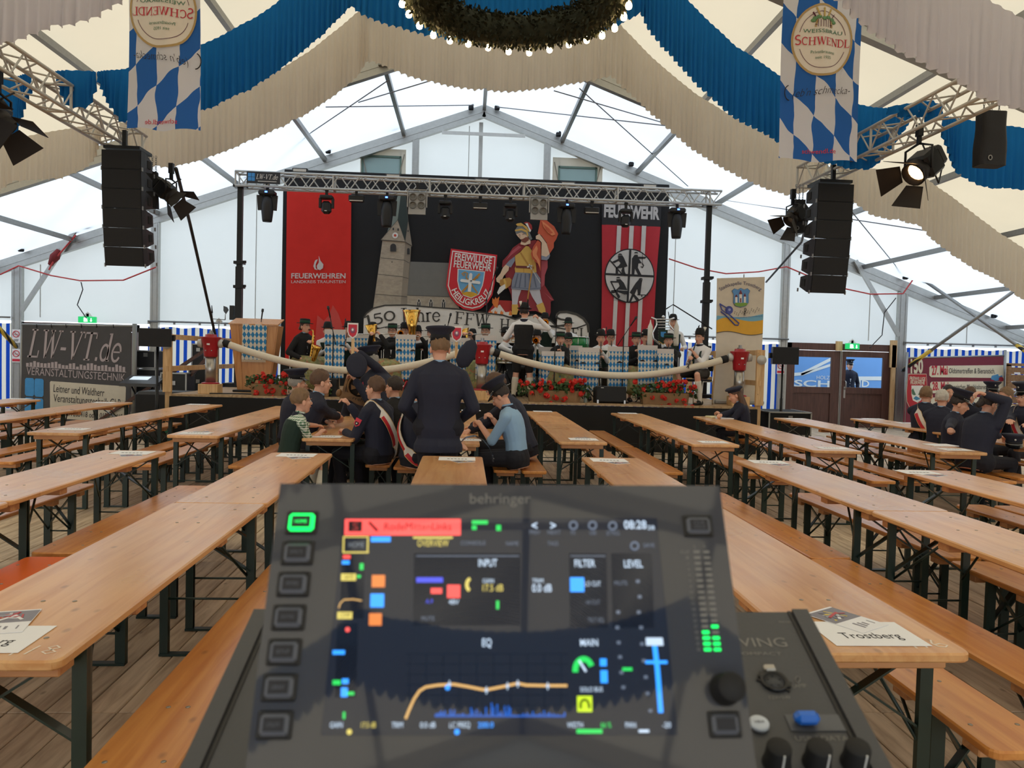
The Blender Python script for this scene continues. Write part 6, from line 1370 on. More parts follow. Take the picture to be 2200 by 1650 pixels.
# ------------------------------------------------------------------ people
SKIN = [mk('skin_%d' % i, c, .5, 0, .07, 14) for i, c in enumerate(((218, 164, 138), (206, 146, 120), (226, 176, 152)))]
NAVY = mk('navy_wool', (31, 34, 52), .85, 0, .12, 8, .5, 7); NAVYT = mk('navy_trousers', (22, 23, 34), .85, 0, .15, 30)
BLKW = mk('black_wool', (20, 20, 23), .85, 0, .2, 30); SHIRTW = mk('white_shirt', (232, 232, 234), .8, 0, .04, 10, .1, 60); SHIRTB = mk('light_blue_shirt', (142, 176, 208), .8, 0, .05, 10, .5, 9)
GRNV = mk('dark_green_vest', (24, 46, 38), .85, 0, .2, 20); LEATHER = mk('dark_leather', (40, 36, 32), .6, 0, .25, 14); SOCKW = mk('wool_sock', (218, 212, 198), .9, 0, .06, 60, .3, 200)
HAIR = {k: mk('hair_'+k, c, .6, 0, .35, 30, .6, 70, stretch=(1, 1, .25)) for k, c in (('brown', (88, 62, 44)), ('dark', (44, 33, 28)), ('grey', (150, 146, 140)), ('white', (196, 190, 180)), ('light', (124, 96, 68)))}
FELT = mk('black_felt', (24, 24, 25), .9, 0, .2, 20); BANDG = mk('green_hat_band', (30, 74, 54), .8); HATG = mk('olive_felt', (48, 56, 44), .9, 0, .15, 20)
CAPN = mk('cap_navy', (34, 37, 54), .8, 0, .12, 30); CAPB = mk('cap_band', (18, 18, 24), .8); VISOR = mk('cap_visor', (14, 14, 16), .18); SILVB = mk('silver_button', (190, 190, 186), .3, .8)
LIP = mk('lips', (168, 96, 84), .5); EYEW = mk('eye_white', (226, 222, 216), .3); IRIS = mk('iris', (44, 36, 32), .2); PATCHR = mk('badge_red', (204, 52, 74), .7); FEATH = mk('feather', (30, 28, 30), .8); PLUMEW = mk('white_plume', (228, 224, 214), .9)
m_, N, L, b = nt_new('green_dirndl_print'); tc = N.new('ShaderNodeTexCoord'); vo = N.new('ShaderNodeTexVoronoi'); vo.inputs['Scale'].default_value = 26; L.new(tc.outputs['Object'], vo.inputs[0])
rp = N.new('ShaderNodeValToRGB'); rp.color_ramp.elements[0].color = lin((116, 118, 74))+(1,); rp.color_ramp.elements[1].color = lin((160, 104, 74))+(1,); rp.color_ramp.elements.new(.6).color = lin((150, 148, 98))+(1,); sx_ = N.new('ShaderNodeSeparateColor'); L.new(vo.outputs['Color'], sx_.inputs[0]); L.new(sx_.outputs[0], rp.inputs[0]); L.new(rp.outputs[0], b.inputs['Base Color']); b.inputs['Roughness'].default_value = .7
DIRN = m_
m_, N, L, b = nt_new('green_check'); tc = N.new('ShaderNodeTexCoord'); ck = []
for ax in (0, 2):
    sp = N.new('ShaderNodeSeparateXYZ'); L.new(tc.outputs['Object'], sp.inputs[0]); pp = N.new('ShaderNodeMath'); pp.operation = 'PINGPONG'; pp.inputs[1].default_value = .012; L.new(sp.outputs[ax], pp.inputs[0]); g = N.new('ShaderNodeMath'); g.operation = 'GREATER_THAN'; g.inputs[1].default_value = .0064; L.new(pp.outputs[0], g.inputs[0]); ck.append(g)
ad = N.new('ShaderNodeMath'); L.new(ck[0].outputs[0], ad.inputs[0]); L.new(ck[1].outputs[0], ad.inputs[1]); dv = N.new('ShaderNodeMath'); dv.operation = 'DIVIDE'; dv.inputs[1].default_value = 2; L.new(ad.outputs[0], dv.inputs[0])
mx = N.new('ShaderNodeMix'); mx.data_type = 'RGBA'; mx.inputs[6].default_value = lin((230, 236, 226))+(1,); mx.inputs[7].default_value = lin((28, 96, 52))+(1,); L.new(dv.outputs[0], mx.inputs[0]); L.new(mx.outputs[2], b.inputs['Base Color']); b.inputs['Roughness'].default_value = .8
CHECK = m_

REMESH = []   # (object, voxel, smooth) fused in one go at the end
def rc(m, a, b, ra, rb, n=10, fl=1.):
    """limb: tapered capsule with rounded ends"""
    a, b = V(a), V(b); d = b-a; L = d.length
    if L < 1e-5: return m.ell(a, ra, n)
    d /= L; pts, rad = [], []
    for t in (-.98, -.72, -.38, 0): pts.append(a+d*ra*t); rad.append(ra*sqrt(max(.02, 1-t*t)))
    for t in (.33, .66): pts.append(a+d*L*t); rad.append(ra+(rb-ra)*t)
    for t in (0, .38, .72, .98): pts.append(b+d*rb*t); rad.append(rb*sqrt(max(.02, 1-t*t)))
    return m.tube(pts, rad, n, flat=fl)
def rings(m, R, n=16):
    """closed loft through (centre, x-axis, y-axis, half-width, half-depth)"""
    vs = []
    for c, ax, ay, hw, hd in R:
        for k in range(n): a = 2*pi*k/n; vs.append(c+ax*(hw*cos(a))+ay*(hd*sin(a)))
    N_ = len(R); fs = [(i*n+k, i*n+(k+1) % n, (i+1)*n+(k+1) % n, (i+1)*n+k) for i in range(N_-1) for k in range(n)]
    fs += [tuple(range(n-1, -1, -1)), tuple(range((N_-1)*n, N_*n))]
    return m.add(vs, fs, True)
def ik(a, t, l1, l2, pole):
    a, t, pole = V(a), V(t), V(pole); d = t-a; L = min(d.length, (l1+l2)*.995); L = max(L, abs(l1-l2)+.02); u = d.normalized(); t = a+u*L
    x = (l1*l1-l2*l2+L*L)/(2*L); h = sqrt(max(0, l1*l1-x*x)); p = pole-u*pole.dot(u)
    if p.length < 1e-4: p = V((0, 0, -1))-u*(-u.z)
    return a+u*x+p.normalized()*h, t
TORSO = [(-.10, .150, .110), (-.02, .168, .122), (.08, .152, .108), (.18, .146, .104), (.28, .162, .114), (.38, .176, .118), (.45, .178, .108), (.50, .130, .085), (.535, .07, .062)]
class Person: pass
def person(lab, hip, yaw, H=1.75, pose='stand', lean=4, side=0, twist=0, head=(0, 0, 0), hl=None, hr=None, polel=None, poler=None, top=NAVY, bottom=NAVYT, shirt=None, vest=None, hair='brown', hat=None, skin=0, vox=.012, woman=False, skirt=None, short=False, sleeve=1., knees=None, hem=.12, hold=(0, 0), group=None, glasses=False, longhair=False, bald=False, tie=False, foot=0., girth=1., face=True, seat=.48, collar=None, patch=False, badge=False):
    """hip = (x, y, ground z). yaw: 0 looks towards the stage, 180 towards the camera. Hand targets are in the body's own frame (right, forward, up)."""
    z0 = hip[3] if len(hip) > 3 else hip[2]
    if len(hip) == 4:       # hip = (px, py, Y, ground z): eye level seen at that pixel
        tgt = at(hip[0], hip[1], hip[2]); fac = .575*cos(radians(lean))*cos(radians(side))+.104*cos(radians(head[1]))
        s = (tgt.z-z0)/(.93+fac) if pose == 'stand' else (tgt.z-z0-seat)/(.118+fac)
        if not .80 < s < 1.14: print('SIZE', lab[:40], round(s*1.75, 2))
        s = max(.78, min(1.14, s)); H = s*1.75
    else: s = H/1.75; tgt = None
    P = Person()
    body = bpy.data.objects.new('person', bpy.data.meshes.new('person')); COL.objects.link(body)
    body.location = (hip[0], hip[1], z0); body.rotation_euler = (0, 0, radians(yaw)); tag(body, lab, 'person', group)
    hz = .93*s if pose == 'stand' else seat+.118*s
    pel = V((0, 0, hz)); l_, sd = radians(lean), radians(side)
    up = V((sin(sd), sin(l_)*cos(sd), cos(l_)*cos(sd))).normalized(); X0 = V((1, 0, 0)); X0 = (X0-up*X0.dot(up)).normalized(); Y0 = up.cross(X0)
    tw = radians(twist)
    def ax(h): k = max(0, min(1, h/.45)); a = tw*k; return X0*cos(a)+Y0*sin(a), -X0*sin(a)+Y0*cos(a)
    def tp(h): return pel+up*(h*s)+Y0*(.02*sin(pi*max(0, min(1, h/.5)))*-s)
    wmn = .9 if woman else 1.
    def torso(m, grow=0., lo=-.2, hi=1., flare=0.):
        R = []
        for h, hw, hd in TORSO:
            if h < lo or h > hi: continue
            x, y = ax(h); R.append((tp(h), x, y, (hw*wmn*girth+grow)*s, (hd*girth+grow)*s))
        if lo < -.1:
            for q in ((lo,) if lo > -.2 else (lo, (lo-.1)/2)): x, y = ax(0); R.insert(0 if q == lo else 1, (tp(q), x, y, (.168*girth+grow+flare)*s, (.125*girth+grow+flare)*s)) if 0 else R.insert(0, (tp(q), x, y, (.166*girth+grow+flare)*s, (.124*girth+grow+flare)*s))
            R.sort(key=lambda r: (r[0]-pel).dot(up))
        if hi > .5:
            for q in (-1, 1): x, y = ax(.45); rc(m, tp(.52)+x*q*.03*s-y*.01*s, tp(.445)+x*q*.15*wmn*s, (.045+grow)*s, (.056+grow)*s)
        return rings(m, R)
    xs, ys = ax(.45); shw = .178*s*wmn*(.5+.5*girth)
    SL_, SR = tp(.44)-xs*shw, tp(.44)+xs*shw
    nb = tp(.52); hd_yaw, hd_pitch, hd_roll = (radians(a) for a in head)
    Rh = Matrix.Rotation(hd_yaw, 3, 'Z') @ Matrix.Rotation(hd_pitch, 3, 'X') @ Matrix.Rotation(hd_roll, 3, 'Y')
    hx, hy, hz_ = Rh @ xs.normalized() if 0 else Rh @ V((1, 0, 0)), Rh @ V((0, 1, 0)), Rh @ V((0, 0, 1))
    hs = max(s, .96)*1.06; hc = nb+up*(.055*s)+hz_*(.098*hs)+hy*(.022*s)
    if tgt is not None:
        off = Matrix.Rotation(radians(yaw), 3, 'Z') @ hc; body.location = (tgt.x-off.x, tgt.y-off.y, z0)
    HM = Matrix(((hx.x, hy.x, hz_.x, hc.x), (hx.y, hy.y, hz_.y, hc.y), (hx.z, hy.z, hz_.z, hc.z), (0, 0, 0, 1))) @ Matrix.Scale(hs, 4)
    l1, l2 = .295*s, .265*s
    mouth = HM @ V((0, .10, -.056)); W0i = (Matrix.Translation(body.location) @ Matrix.Rotation(radians(yaw), 4, 'Z')).inverted()
    def tg(h):
        if h is None: return None
        if h[0] == 'm': return mouth+V(h[1])*s
        if h[0] == 'w': return W0i @ V(h[1])
        return V(h)
    hl, hr = tg(hl), tg(hr)
    HLt = V(hl) if hl else SL_+V((-.06, .04, -.50*s)); HRt = V(hr) if hr else SR+V((.06, .04, -.50*s))
    EL, WL = ik(SL_, HLt, l1, l2, polel or (-.5, -.5, -.6)); ER, WR_ = ik(SR, HRt, l1, l2, poler or (.5, -.5, -.6))
    # legs
    hipL, hipR = pel-X0*.095*s, pel+X0*.095*s
    if pose == 'stand':
        KL, KR = V((-.10*s, .035, .50*s)), V((.10*s, .035, .50*s)); AL, AR = V((-.11*s-foot*.5, -.01, .09*s)), V((.11*s+foot*.5, -.01, .09*s)); KL.x -= foot*.25; KR.x += foot*.25
    else:
        ksp = .10 if knees is None else knees
        KL, KR = V((-.09*s-ksp*.5, .43*s, hz-.02)), V((.09*s+ksp*.5, .43*s, hz-.02)); AL, AR = KL+V((-.01, -.10, 0)), KR+V((.01, -.10, 0)); AL.z = AR.z = .09*s
    fy = V((0, 1, 0))
    # ---- body: one continuous figure
    m = MB(skin if not isinstance(skin, int) else SKIN[skin]); torso(m, -.012, lo=-.11)
    for S0, E0, W0, pl in ((SL_, EL, WL, -1), (SR, ER, WR_, 1)):
        rc(m, S0, E0, .050*s, .042*s); rc(m, E0, W0, .041*s, .028*s)
        d = (W0-E0).normalized(); hdir = d; side_ = d.cross(V((0, 0, 1)))
        side_ = side_.normalized() if side_.length > .1 else V((1, 0, 0))
        nrm = side_.cross(d).normalized()         # back of the hand
        curl = hold[0] if pl < 0 else hold[1]; k = s*1.02
        pc_ = W0+d*.05*k; rc(m, W0, pc_, .026*k, .030*k, fl=.62); rc(m, pc_-side_*.018*k, pc_-side_*.016*k+d*.03*k, .019*k, .018*k); rc(m, pc_+side_*.018*k, pc_+side_*.016*k+d*.03*k, .019*k, .018*k)
        for f, (o_, ln) in enumerate(((-.031, .072), (-.0105, .082), (.0105, .077), (.031, .060))):
            q0 = pc_+side_*o_*k+d*.032*k; a1 = radians(18+55*curl); a2 = radians(40+110*curl)
            q1 = q0+(d*cos(a1)-nrm*sin(a1))*ln*.5*k; q2 = q1+(d*cos(a2)-nrm*sin(a2))*ln*.5*k
            rc(m, q0, q1, .0098*k, .0092*k, 6); rc(m, q1, q2, .0092*k, .0078*k, 6)
        ts = side_*(-pl if d.y > -.5 else pl); q0 = W0+d*.03*k+ts*.024*k; q1 = q0+(d*.7+ts*.55-nrm*.35*curl-nrm*.1).normalized()*.042*k; q2 = q1+(d*.9+ts*.1-nrm*(.3+.5*curl)).normalized()*.03*k
        rc(m, q0, q1, .0125*k, .0105*k, 6); rc(m, q1, q2, .0105*k, .0085*k, 6)
        if pl < 0: P.hl = pc_+d*.04*k-nrm*.03
        else: P.hr = pc_+d*.04*k-nrm*.03
    for h0, k0, a0 in ((hipL, KL, AL), (hipR, KR, AR)):
        rc(m, h0, k0, .078*s, .056*s); rc(m, k0, k0.lerp(a0, .35), .055*s, .056*s); rc(m, k0.lerp(a0, .35), a0, .055*s, .036*s); rc(m, a0+V((0, -.01, -.045*s)), a0+fy*.15*s+V((0, 0, -.055*s)), .034*s, .03*s)
    rc(m, nb-up*.03*s, hc-hz_*.06*hs-hy*.012, .056*s*wmn, .052*s*wmn)
    E = lambda c, r: m.ell(c, r, 14, M=HM)
    E((0, -.014, .035), (.074, .094, .084)); E((0, .018, -.03), (.062, .072, .082)); E((0, .036, -.082), (.042, .044, .036)); E((0, .060, .018), (.052, .026, .015)); E((0, .064, -.055), (.026, .026, .016))
    rc_ = lambda a, b_, ra, rb: m.tube([HM @ V(a), HM @ (V(a)*.5+V(b_)*.5), HM @ V(b_)], [ra*hs, (ra+rb)/2*hs, rb*hs], 8)
    rc_((0, .080, .012), (0, .104, -.030), .008, .0145); E((0, .098, -.030), (.016, .014, .011))
    for q in (-1, 1): E((q*.076, -.008, -.012), (.011, .021, .032)); E((q*.036, .052, -.022), (.024, .024, .022))
    fused(body, m, vox*(.8 if vox < .011 else 1), 2, dec=.4 if vox < .011 else None)
    par = body
    # ---- face details
    if face:
        m = MB(EYEW)
        for q in (-1, 1):
            m.mat(EYEW).ell((q*.031, .0765, .002), (.013, .008, .0075), 10, M=HM); m.mat(IRIS).ell((q*.031, .0835, .002), (.0055, .0035, .0058), 8, M=HM)
            m.mat(HAIR.get(hair, HAIR['brown'])).tube([HM @ V((q*.018, .090, .022)), HM @ V((q*.034, .089, .027)), HM @ V((q*.050, .078, .020))], .0032*hs, 5)
        m.mat(LIP).ell((0, .089, -.056), (.022, .007, .0055), 10, M=HM)
        m.build('facial_features', par)
    if glasses:
        m = MB(BLK)
        for q in (-1, 1):
            m.tube([HM @ V((q*.033+.024*cos(a), .101, .001+.018*sin(a))) for a in [2*pi*i/14 for i in range(14)]], .0022*hs, 4, closed=True); m.tube([HM @ V((q*.056, .098, .005)), HM @ V((q*.076, .04, .006)), HM @ V((q*.078, -.01, .0))], .0022*hs, 4)
        m.tube([HM @ V((-.01, .102, .004)), HM @ V((.01, .102, .004))], .0022*hs, 4); m.build('glasses', par)
    # ---- hair
    if not bald:
        hm = HAIR[hair]; sd_ = rnd.random()*50
        def hf(u, v):
            a = 2*pi*u; t = .02+v*1.0; th = t*pi*.62*(1 if sin(a) < .15 else 1)
            fr = max(0, sin(a)); thm = pi*(.67-.31*fr**.8+.035*noise.noise(V((cos(a)*3+sd_, sin(a)*3, 1)))); th = v*thm
            n_ = 1+.09*noise.noise(V((cos(a)*sin(th)*4+sd_, sin(a)*sin(th)*4, cos(th)*4)))+.05*noise.noise(V((cos(a)*sin(th)*14+sd_, sin(a)*sin(th)*14, cos(th)*9)))
            top_ = .016 if hair != 'white' else .01
            return HM @ V((.079*n_*sin(th)*cos(a), -.014+.100*n_*sin(th)*sin(a), .035+(.086+top_)*n_*cos(th)))
        m = MB(hm); m.grid(44, 18, hf, wrap=True)
        m.grid(44, 3, lambda u, v: tuple(V(hf(u, 1)).lerp(HM @ V((0, -.014, .03)), .12*v)), wrap=True)
        if woman and not longhair: rc(m, HM @ V((0, -.10, .0)), HM @ V((.0, -.13, -.03)), .04*hs, .034*hs)
        if longhair:
            for q in (-1, -.5, 0, .5, 1): rc(m, HM @ V((q*.06, -.05-.03*(1-abs(q)), .0)), HM @ V((q*.085, -.085+.05*abs(q), -.30)), .036*hs, .03*hs)
        m.build('hair', par)
    # ---- clothing
    def sleeves(m, g, ln):
        for S0, E0, W0 in ((SL_, EL, WL), (SR, ER, WR_)):
            rc(m, S0, E0, (.056+g)*s, (.047+g)*s)
            if ln >= 1: rc(m, E0, E0.lerp(W0, .93), (.046+g)*s, (.034+g)*s)
            elif ln > .5: rc(m, E0, E0.lerp(W0, (ln-.5)*2), (.046+g)*s, (.040+g)*s)
    cv = vox if vox < .011 else vox*1.1
    def cloth(name, mat, fn, sm=2, lab2=None):
        o = bpy.data.objects.new(name, bpy.data.meshes.new(name)); COL.objects.link(o); o.parent = par; tag(o, lab2); mm = MB(mat); fn(mm); fused(o, mm, cv, sm, dec=.5 if vox < .011 else None); return o
    under = shirt if shirt else top
    if shirt: cloth('shirt', shirt, lambda mm: (torso(mm, .006, lo=-.06), sleeves(mm, .004, sleeve)))
    if vest: cloth('vest', vest, lambda mm: torso(mm, .017, lo=-.05, hi=.46))
    if not shirt or (shirt and top and not vest and top is not None):
        if top: cloth('jacket', top, lambda mm: (torso(mm, .022, lo=-hem if pose == 'stand' else -.09, flare=.0 if hem < .15 else .008), sleeves(mm, .011, sleeve)))
    if skirt:
        def sk(mm):
            for h0, k0, a0 in ((hipL, KL, AL), (hipR, KR, AR)):
                rc(mm, h0, k0, .15*s, .15*s); rc(mm, k0, k0+V((0, .04, -.30*s)), .15*s, .17*s)
            rc(mm, KL, KR, .13*s, .13*s); rc(mm, KL+V((0, .04, -.28*s)), KR+V((0, .04, -.28*s)), .15*s, .15*s); rc(mm, hipL, hipR, .16*s, .16*s); rc(mm, hipL.lerp(KL, .5), hipR.lerp(KR, .5), .14*s, .14*s)
        cloth('skirt', skirt, sk)
    else:
        def tr_(mm):
            rc(mm, hipL, hipR, .118*s*girth, .118*s*girth); rings(mm, [(tp(h), X0, Y0, (w_+.008)*s*girth, (d_+.008)*s*girth) for h, w_, d_ in TORSO[:3]])
            for h0, k0, a0 in ((hipL, KL, AL), (hipR, KR, AR)):
                rc(mm, h0, k0.lerp(h0, .12 if short else 0), .095*s, .080*s if short else .070*s)
                if not short: rc(mm, k0, a0+V((0, 0, -.0)), .070*s, .052*s)
        cloth('shorts' if short else 'trousers', bottom, tr_)
    if short:
        m = MB(SOCKW)
        for k0, a0 in ((KL, AL), (KR, AR)):
            m.tube([k0.lerp(a0, .24), k0.lerp(a0, .3), k0.lerp(a0, .45), k0.lerp(a0, .75), a0, a0+V((0, .01, -.05*s))], [.060*s, .063*s, .064*s, .052*s, .043*s, .045*s], 12)
        m.build('socks', par)
    m = MB(RUB)
    for a0 in (AL, AR): rings(m, [(a0+V((0, -.075*s, -.05*s)), X_, Z_, .02*s, .02*s), (a0+V((0, -.06*s, -.045*s)), X_, Z_, .04*s, .044*s), (a0+V((0, .03*s, -.042*s)), X_, Z_, .046*s, .047*s), (a0+V((0, .12*s, -.057*s)), X_, Z_, .050*s, .033*s), (a0+V((0, .19*s, -.066*s)), X_, Z_, .036*s, .022*s), (a0+V((0, .205*s, -.07*s)), X_, Z_, .012*s, .012*s)], 12)
    m.build('shoes', par)
    # collar, shirt front, tie
    if collar or (top and not shirt):
        m = MB(collar or SHIRTB)
        m.grid(20, 3, lambda u, v: tuple(nb+up*((.0+.058*v)*s)+hy*.004+(ax(.5)[0]*cos(2*pi*u)*(.068-.006*v)+ax(.5)[1]*(sin(2*pi*u)*(.066-.006*v)))*s), wrap=True); m.build('shirt_collar', par)
        x, y = ax(.45); m = MB(top or NAVY)
        m.grid(20, 3, lambda u, v: tuple(nb+up*((-.03+.07*v)*s)+(x*cos(2*pi*u)*(.092-.016*v)+y*(sin(2*pi*u)*(.088-.014*v)-.004))*s), wrap=True); m.build('jacket_collar', par)
    if top and not shirt:
        x, y = ax(.35); f = lambda a_, h_, o_: tp(h_)+x*a_*s+y*((.114*girth+.022)*s+o_)
        m = MB(collar or SHIRTW); m.poly([f(-.045, .485, -.035), f(.045, .485, -.035), f(.0, .22, .004)], y*.006); m.build('shirt_front', par)
        if tie: MB(CAPB).poly([f(-.014, .47, -.02), f(.014, .47, -.02), f(.02, .28, .014), f(0, .25, .014), f(-.02, .28, .014)], y*.006).build('tie', par)
        m = MB(SILVB); [m.ell(f(.012, h_, .004), .010*s, 8) for h_ in (.18, .09, .0)]; m.build('buttons', par)
    if patch:
        for q in ((patch,) if patch in (-1, 1) else (-1, 1)):
            S0, E0 = (SL_, EL) if q < 0 else (SR, ER); u_ = (E0-S0).normalized(); c = S0.lerp(E0, .42); out = (xs*q-u_*u_.dot(xs*q)); out = (out.normalized()*.72+ (ys*-1-u_*u_.dot(ys*-1)).normalized()*(.7 if patch == 2 else 0)).normalized(); t_2 = out.cross(u_).normalized(); c += out*(.068*s)
            m = MB(PATCHR); m.poly([c+t_2*.036+(-u_)*.04, c-t_2*.036+(-u_)*.04, c-t_2*.034+u_*.02, c+u_*.048, c+t_2*.034+u_*.02], out*.004); m.mat(CAPB).poly([c+out*.005+t_2*.022-u_*.004, c+out*.005-t_2*.022-u_*.004, c+out*.005-t_2*.02+u_*.022, c+out*.005+u_*.034, c+out*.005+t_2*.02+u_*.022], out*.002); m.mat(WHITE).ell(c+out*.007+u_*.012, .009, 8); m.build('sleeve_patch', par)
    P.mouth = mouth; P.o, P.HM, P.SL, P.SR, P.tp, P.ax, P.s, P.WL, P.WR, P.nb, P.hs = body, HM, SL_, SR, tp, ax, s, WL, WR_, nb, hs
    P.mw = Matrix.Translation(body.location) @ Matrix.Rotation(radians(yaw), 4, 'Z')
    if hat: wear(P, hat)
    return P
def fused(o, m, vox, sm, dec=None):
    o.data = m.mesh(o.name); r = o.modifiers.new('r', 'REMESH'); r.mode = 'VOXEL'; r.voxel_size = vox; r.use_smooth_shade = True
    q = o.modifiers.new('s', 'SMOOTH'); q.factor = .5; q.iterations = sm
    if dec: d = o.modifiers.new('d', 'DECIMATE'); d.ratio = dec
    REMESH.append(o)
def bake_people():
    dg = bpy.context.evaluated_depsgraph_get()
    for o in REMESH:
        me = bpy.data.meshes.new_from_object(o.evaluated_get(dg)); me.name = o.name; o.modifiers.clear(); o.data = me
def peaked_cap(M, name='cap', parent=None, tilt=0.):
    """service cap around a head matrix: band, wide crown, glossy visor, badge"""
    K = M @ Matrix.Translation((0, -.012, .072)) @ Matrix.Rotation(radians(-6+tilt), 4, 'X')
    c = MB(CAPN).lathe([(.078, -.005), (.080, .05), (.112, .082), (.124, .098), (.118, .108), (.07, .112), (.001, .112)], 28, M=K @ Matrix.Rotation(radians(7), 4, 'X'), sx=.98, sy=1.16).build(name, parent)
    MB(CAPB).lathe([(.0815, -.012), (.083, .034), (.0815, .036)], 28, M=K, sx=.98, sy=1.16).build('cap_band', c)
    m = MB(VISOR); vs = []
    for i in range(15):
        a = pi*(.12+.76*i/14); vs.append((K @ V((.082*cos(a), .094*sin(a), .0)), K @ V((.088*cos(a), .10*sin(a)+.055*sin(a)**1.5, -.022*sin(a)-.004))))
    m.add([p for v in vs for p in v], [(2*i, 2*i+1, 2*i+3, 2*i+2) for i in range(14)], True); m.add([p+V((0, 0, -.003)) for v in vs for p in v], [(2*i+2, 2*i+3, 2*i+1, 2*i) for i in range(14)], True); m.build('visor', c)
    m = MB(SILVB); m.tube([K @ V((.083*cos(a), .097*sin(a), .006)) for a in [pi*(.15+.7*i/12) for i in range(13)]], .0035, 5); m.ell((0, .107, .062), (.011, .006, .013), 8, M=K); [m.ell((q*.078, .03, .008), .006, 6, M=K) for q in (-1, 1)]; m.build('cap_trim', c)
    return c
def wear(P, kind):
    o, M = P.o, P.HM
    if kind == 'cap': peaked_cap(M, 'cap', o); return
    if kind == 'beret':
        c = MB(CAPN).lathe([(.084, -.01), (.086, .012), (.11, .022), (.114, .042), (.09, .062), (.001, .068)], 24, M=M @ Matrix.Translation((0, -.015, .06)) @ Matrix.Rotation(radians(8), 4, 'X'), sy=1.15).build('beret', o); return
    K = M @ Matrix.Translation((0, -.012, .062)) @ Matrix.Rotation(radians(-3), 4, 'X')
    if kind[0] == 'g':   # women's: low flat crown with wide green band
        c = MB(FELT).lathe([(.135, -.006), (.14, 0), (.135, .006), (.086, .002), (.084, .07), (.078, .082), (.001, .088)], 26, M=K, sy=1.14).build('hat', o)
        MB(BANDG).lathe([(.0865, .006), (.0855, .05), (.084, .052)], 26, M=K, sy=1.14).build('hat_band', c)
    else:
        hgt = .125
        c = MB(FELT).lathe([(.125, .012), (.13, .014), (.122, .008), (.086, -.002), (.084, .03), (.074, .08), (.058, hgt-.01), (.03, hgt), (.001, hgt-.012)], 26, M=K, sy=1.14).build('hat', o)
        MB(BANDG if 'b' in kind else CAPB).lathe([(.0865, .0), (.0845, .03), (.083, .031)], 26, M=K, sy=1.14).build('hat_band', c)
        if 'f' in kind:
            m = MB(FEATH); m.tube([K @ V((.07, -.05, .03)), K @ V((.075, -.065, .10)), K @ V((.08, -.09, .15)), K @ V((.08, -.12, .17))], [.006, .012, .012, .004], 6, flat=.4); m.build('feather', c)
        if 'w' in kind:
            m = MB(PLUMEW); r_ = random.Random(1)
            for i in range(7): m.ell((-.05+.02*i, .06-.012*abs(i-3)+.02, .035+.02*r_.random()), (.014, .012, .014), 6, M=K)
            m.tube([K @ V((-.05, -.06, .05)), K @ V((-.055, -.08, .13))], [.012, .03], 6); m.build('flower_trim', c)
def place(px, py_top, Y, z0, H, pose, lean=5, seat=.48):
    """ground point for a figure whose crown is seen at a pixel, in the plane Y"""
    q = at(px, py_top, Y); return (q.x, Y, z0)
# ------------------------------------------------------------------ people at the tables
def ww(px, py, Y, dz=0): p = at(px, py, Y); return ('w', (p.x, p.y, p.z+dz))
def wz(px, py, Z): p = atz(px, py, Z); return ('w', (p.x, p.y, Z))
SASHW = mk('sash_white', (232, 226, 216), .7, 0, .04, 20); SASHR = mk('sash_red', (190, 28, 44), .6, 0, .06, 20); SASHG = mk('sash_gold_edge', (204, 164, 92), .6)
def sash(P, shoulder=1, text=None, lo=-.03):
    """white and red sash over one shoulder, crossing to the other hip, front and back"""
    s = P.s; R = []
    for i in range(33):
        u = 2*pi*i/32; k = (1+cos(u))/2          # 1 at the shoulder, 0 at the hip
        h = lo+(.52-lo)*k; x, y = P.ax(h); fr = sin(u)
        hw = .135+.055*(1-k)+.02*sin(pi*k); hdp = .148+.02*sin(pi*k)-.06*max(0, k-.8)*5
        c = P.tp(h)+x*(shoulder*(hw*(2*k-1))+.0)*s*(.78 if k > .5 else 1)+y*(fr*hdp)*s; R.append((c, k, u))
    st_ = []
    for i in range(33):
        c, k, u = R[i]; t_2 = (R[(i+1) % 32][0]-R[(i-1) % 32][0]).normalized(); ctr = P.tp(.28 if .2 < k < .8 else (.5 if k >= .8 else .0)); out = c-ctr; out = (out-t_2*out.dot(t_2)).normalized(); wv = t_2.cross(out).normalized(); st_.append((c, wv, out))
    def strip(m, a, b_, lift):
        vs = []
        for c, wv, out in st_: vs += [c+wv*a*s+out*lift, c+wv*b_*s+out*lift]
        m.add(vs, [(2*i, 2*i+1, 2*i+3, 2*i+2) for i in range(32)], True)
    g = 1 if shoulder > 0 else -1
    o = strip(mm := MB(SASHW), -.052, .052, .004); so = mm.build('sash', P.o)
    m = MB(SASHR); strip(m, g*.004, g*.048, .007); m.build('sash_stripe', so)
    m = MB(SASHG); strip(m, -.053, -.047, .007); strip(m, .047, .053, .007); m.build('sash_edging', so)
    return so
nv = dict(top=NAVY, bottom=NAVYT, vox=.009)
F = {}
F['stand'] = person('standing man in navy uniform jacket and cap, seen from behind, centre', (945, 749, 7.05, 0), 2, pose='stand', lean=3, head=(8, -4, 0), hair='light', hat='cap', hem=.22, hl=(-.20, .16, 1.0), hr=(.20, .18, 1.02), patch=-1, girth=1.10, face=False, **nv)
F['capleft'] = person('seated man in navy jacket and cap at left table, looking away, behind the boy', (640, 826, 9.25, 0), -50, pose='sit', lean=8, head=(-14, 4, 0), hair='grey', hat='cap', hl=wz(720, 905, .80), hr=wz(715, 915, .80), **nv)
F['blazer'] = person('seated man with short brown hair and dark blazer, clasped hands on the left table', (690, 822, 8.5, 0), -62, pose='sit', lean=18, head=(-2, -2, 0), hair='brown', hl=wz(752, 899, .81), hr=wz(744, 905, .81), hold=(.7, .7), collar=SHIRTB, **nv)
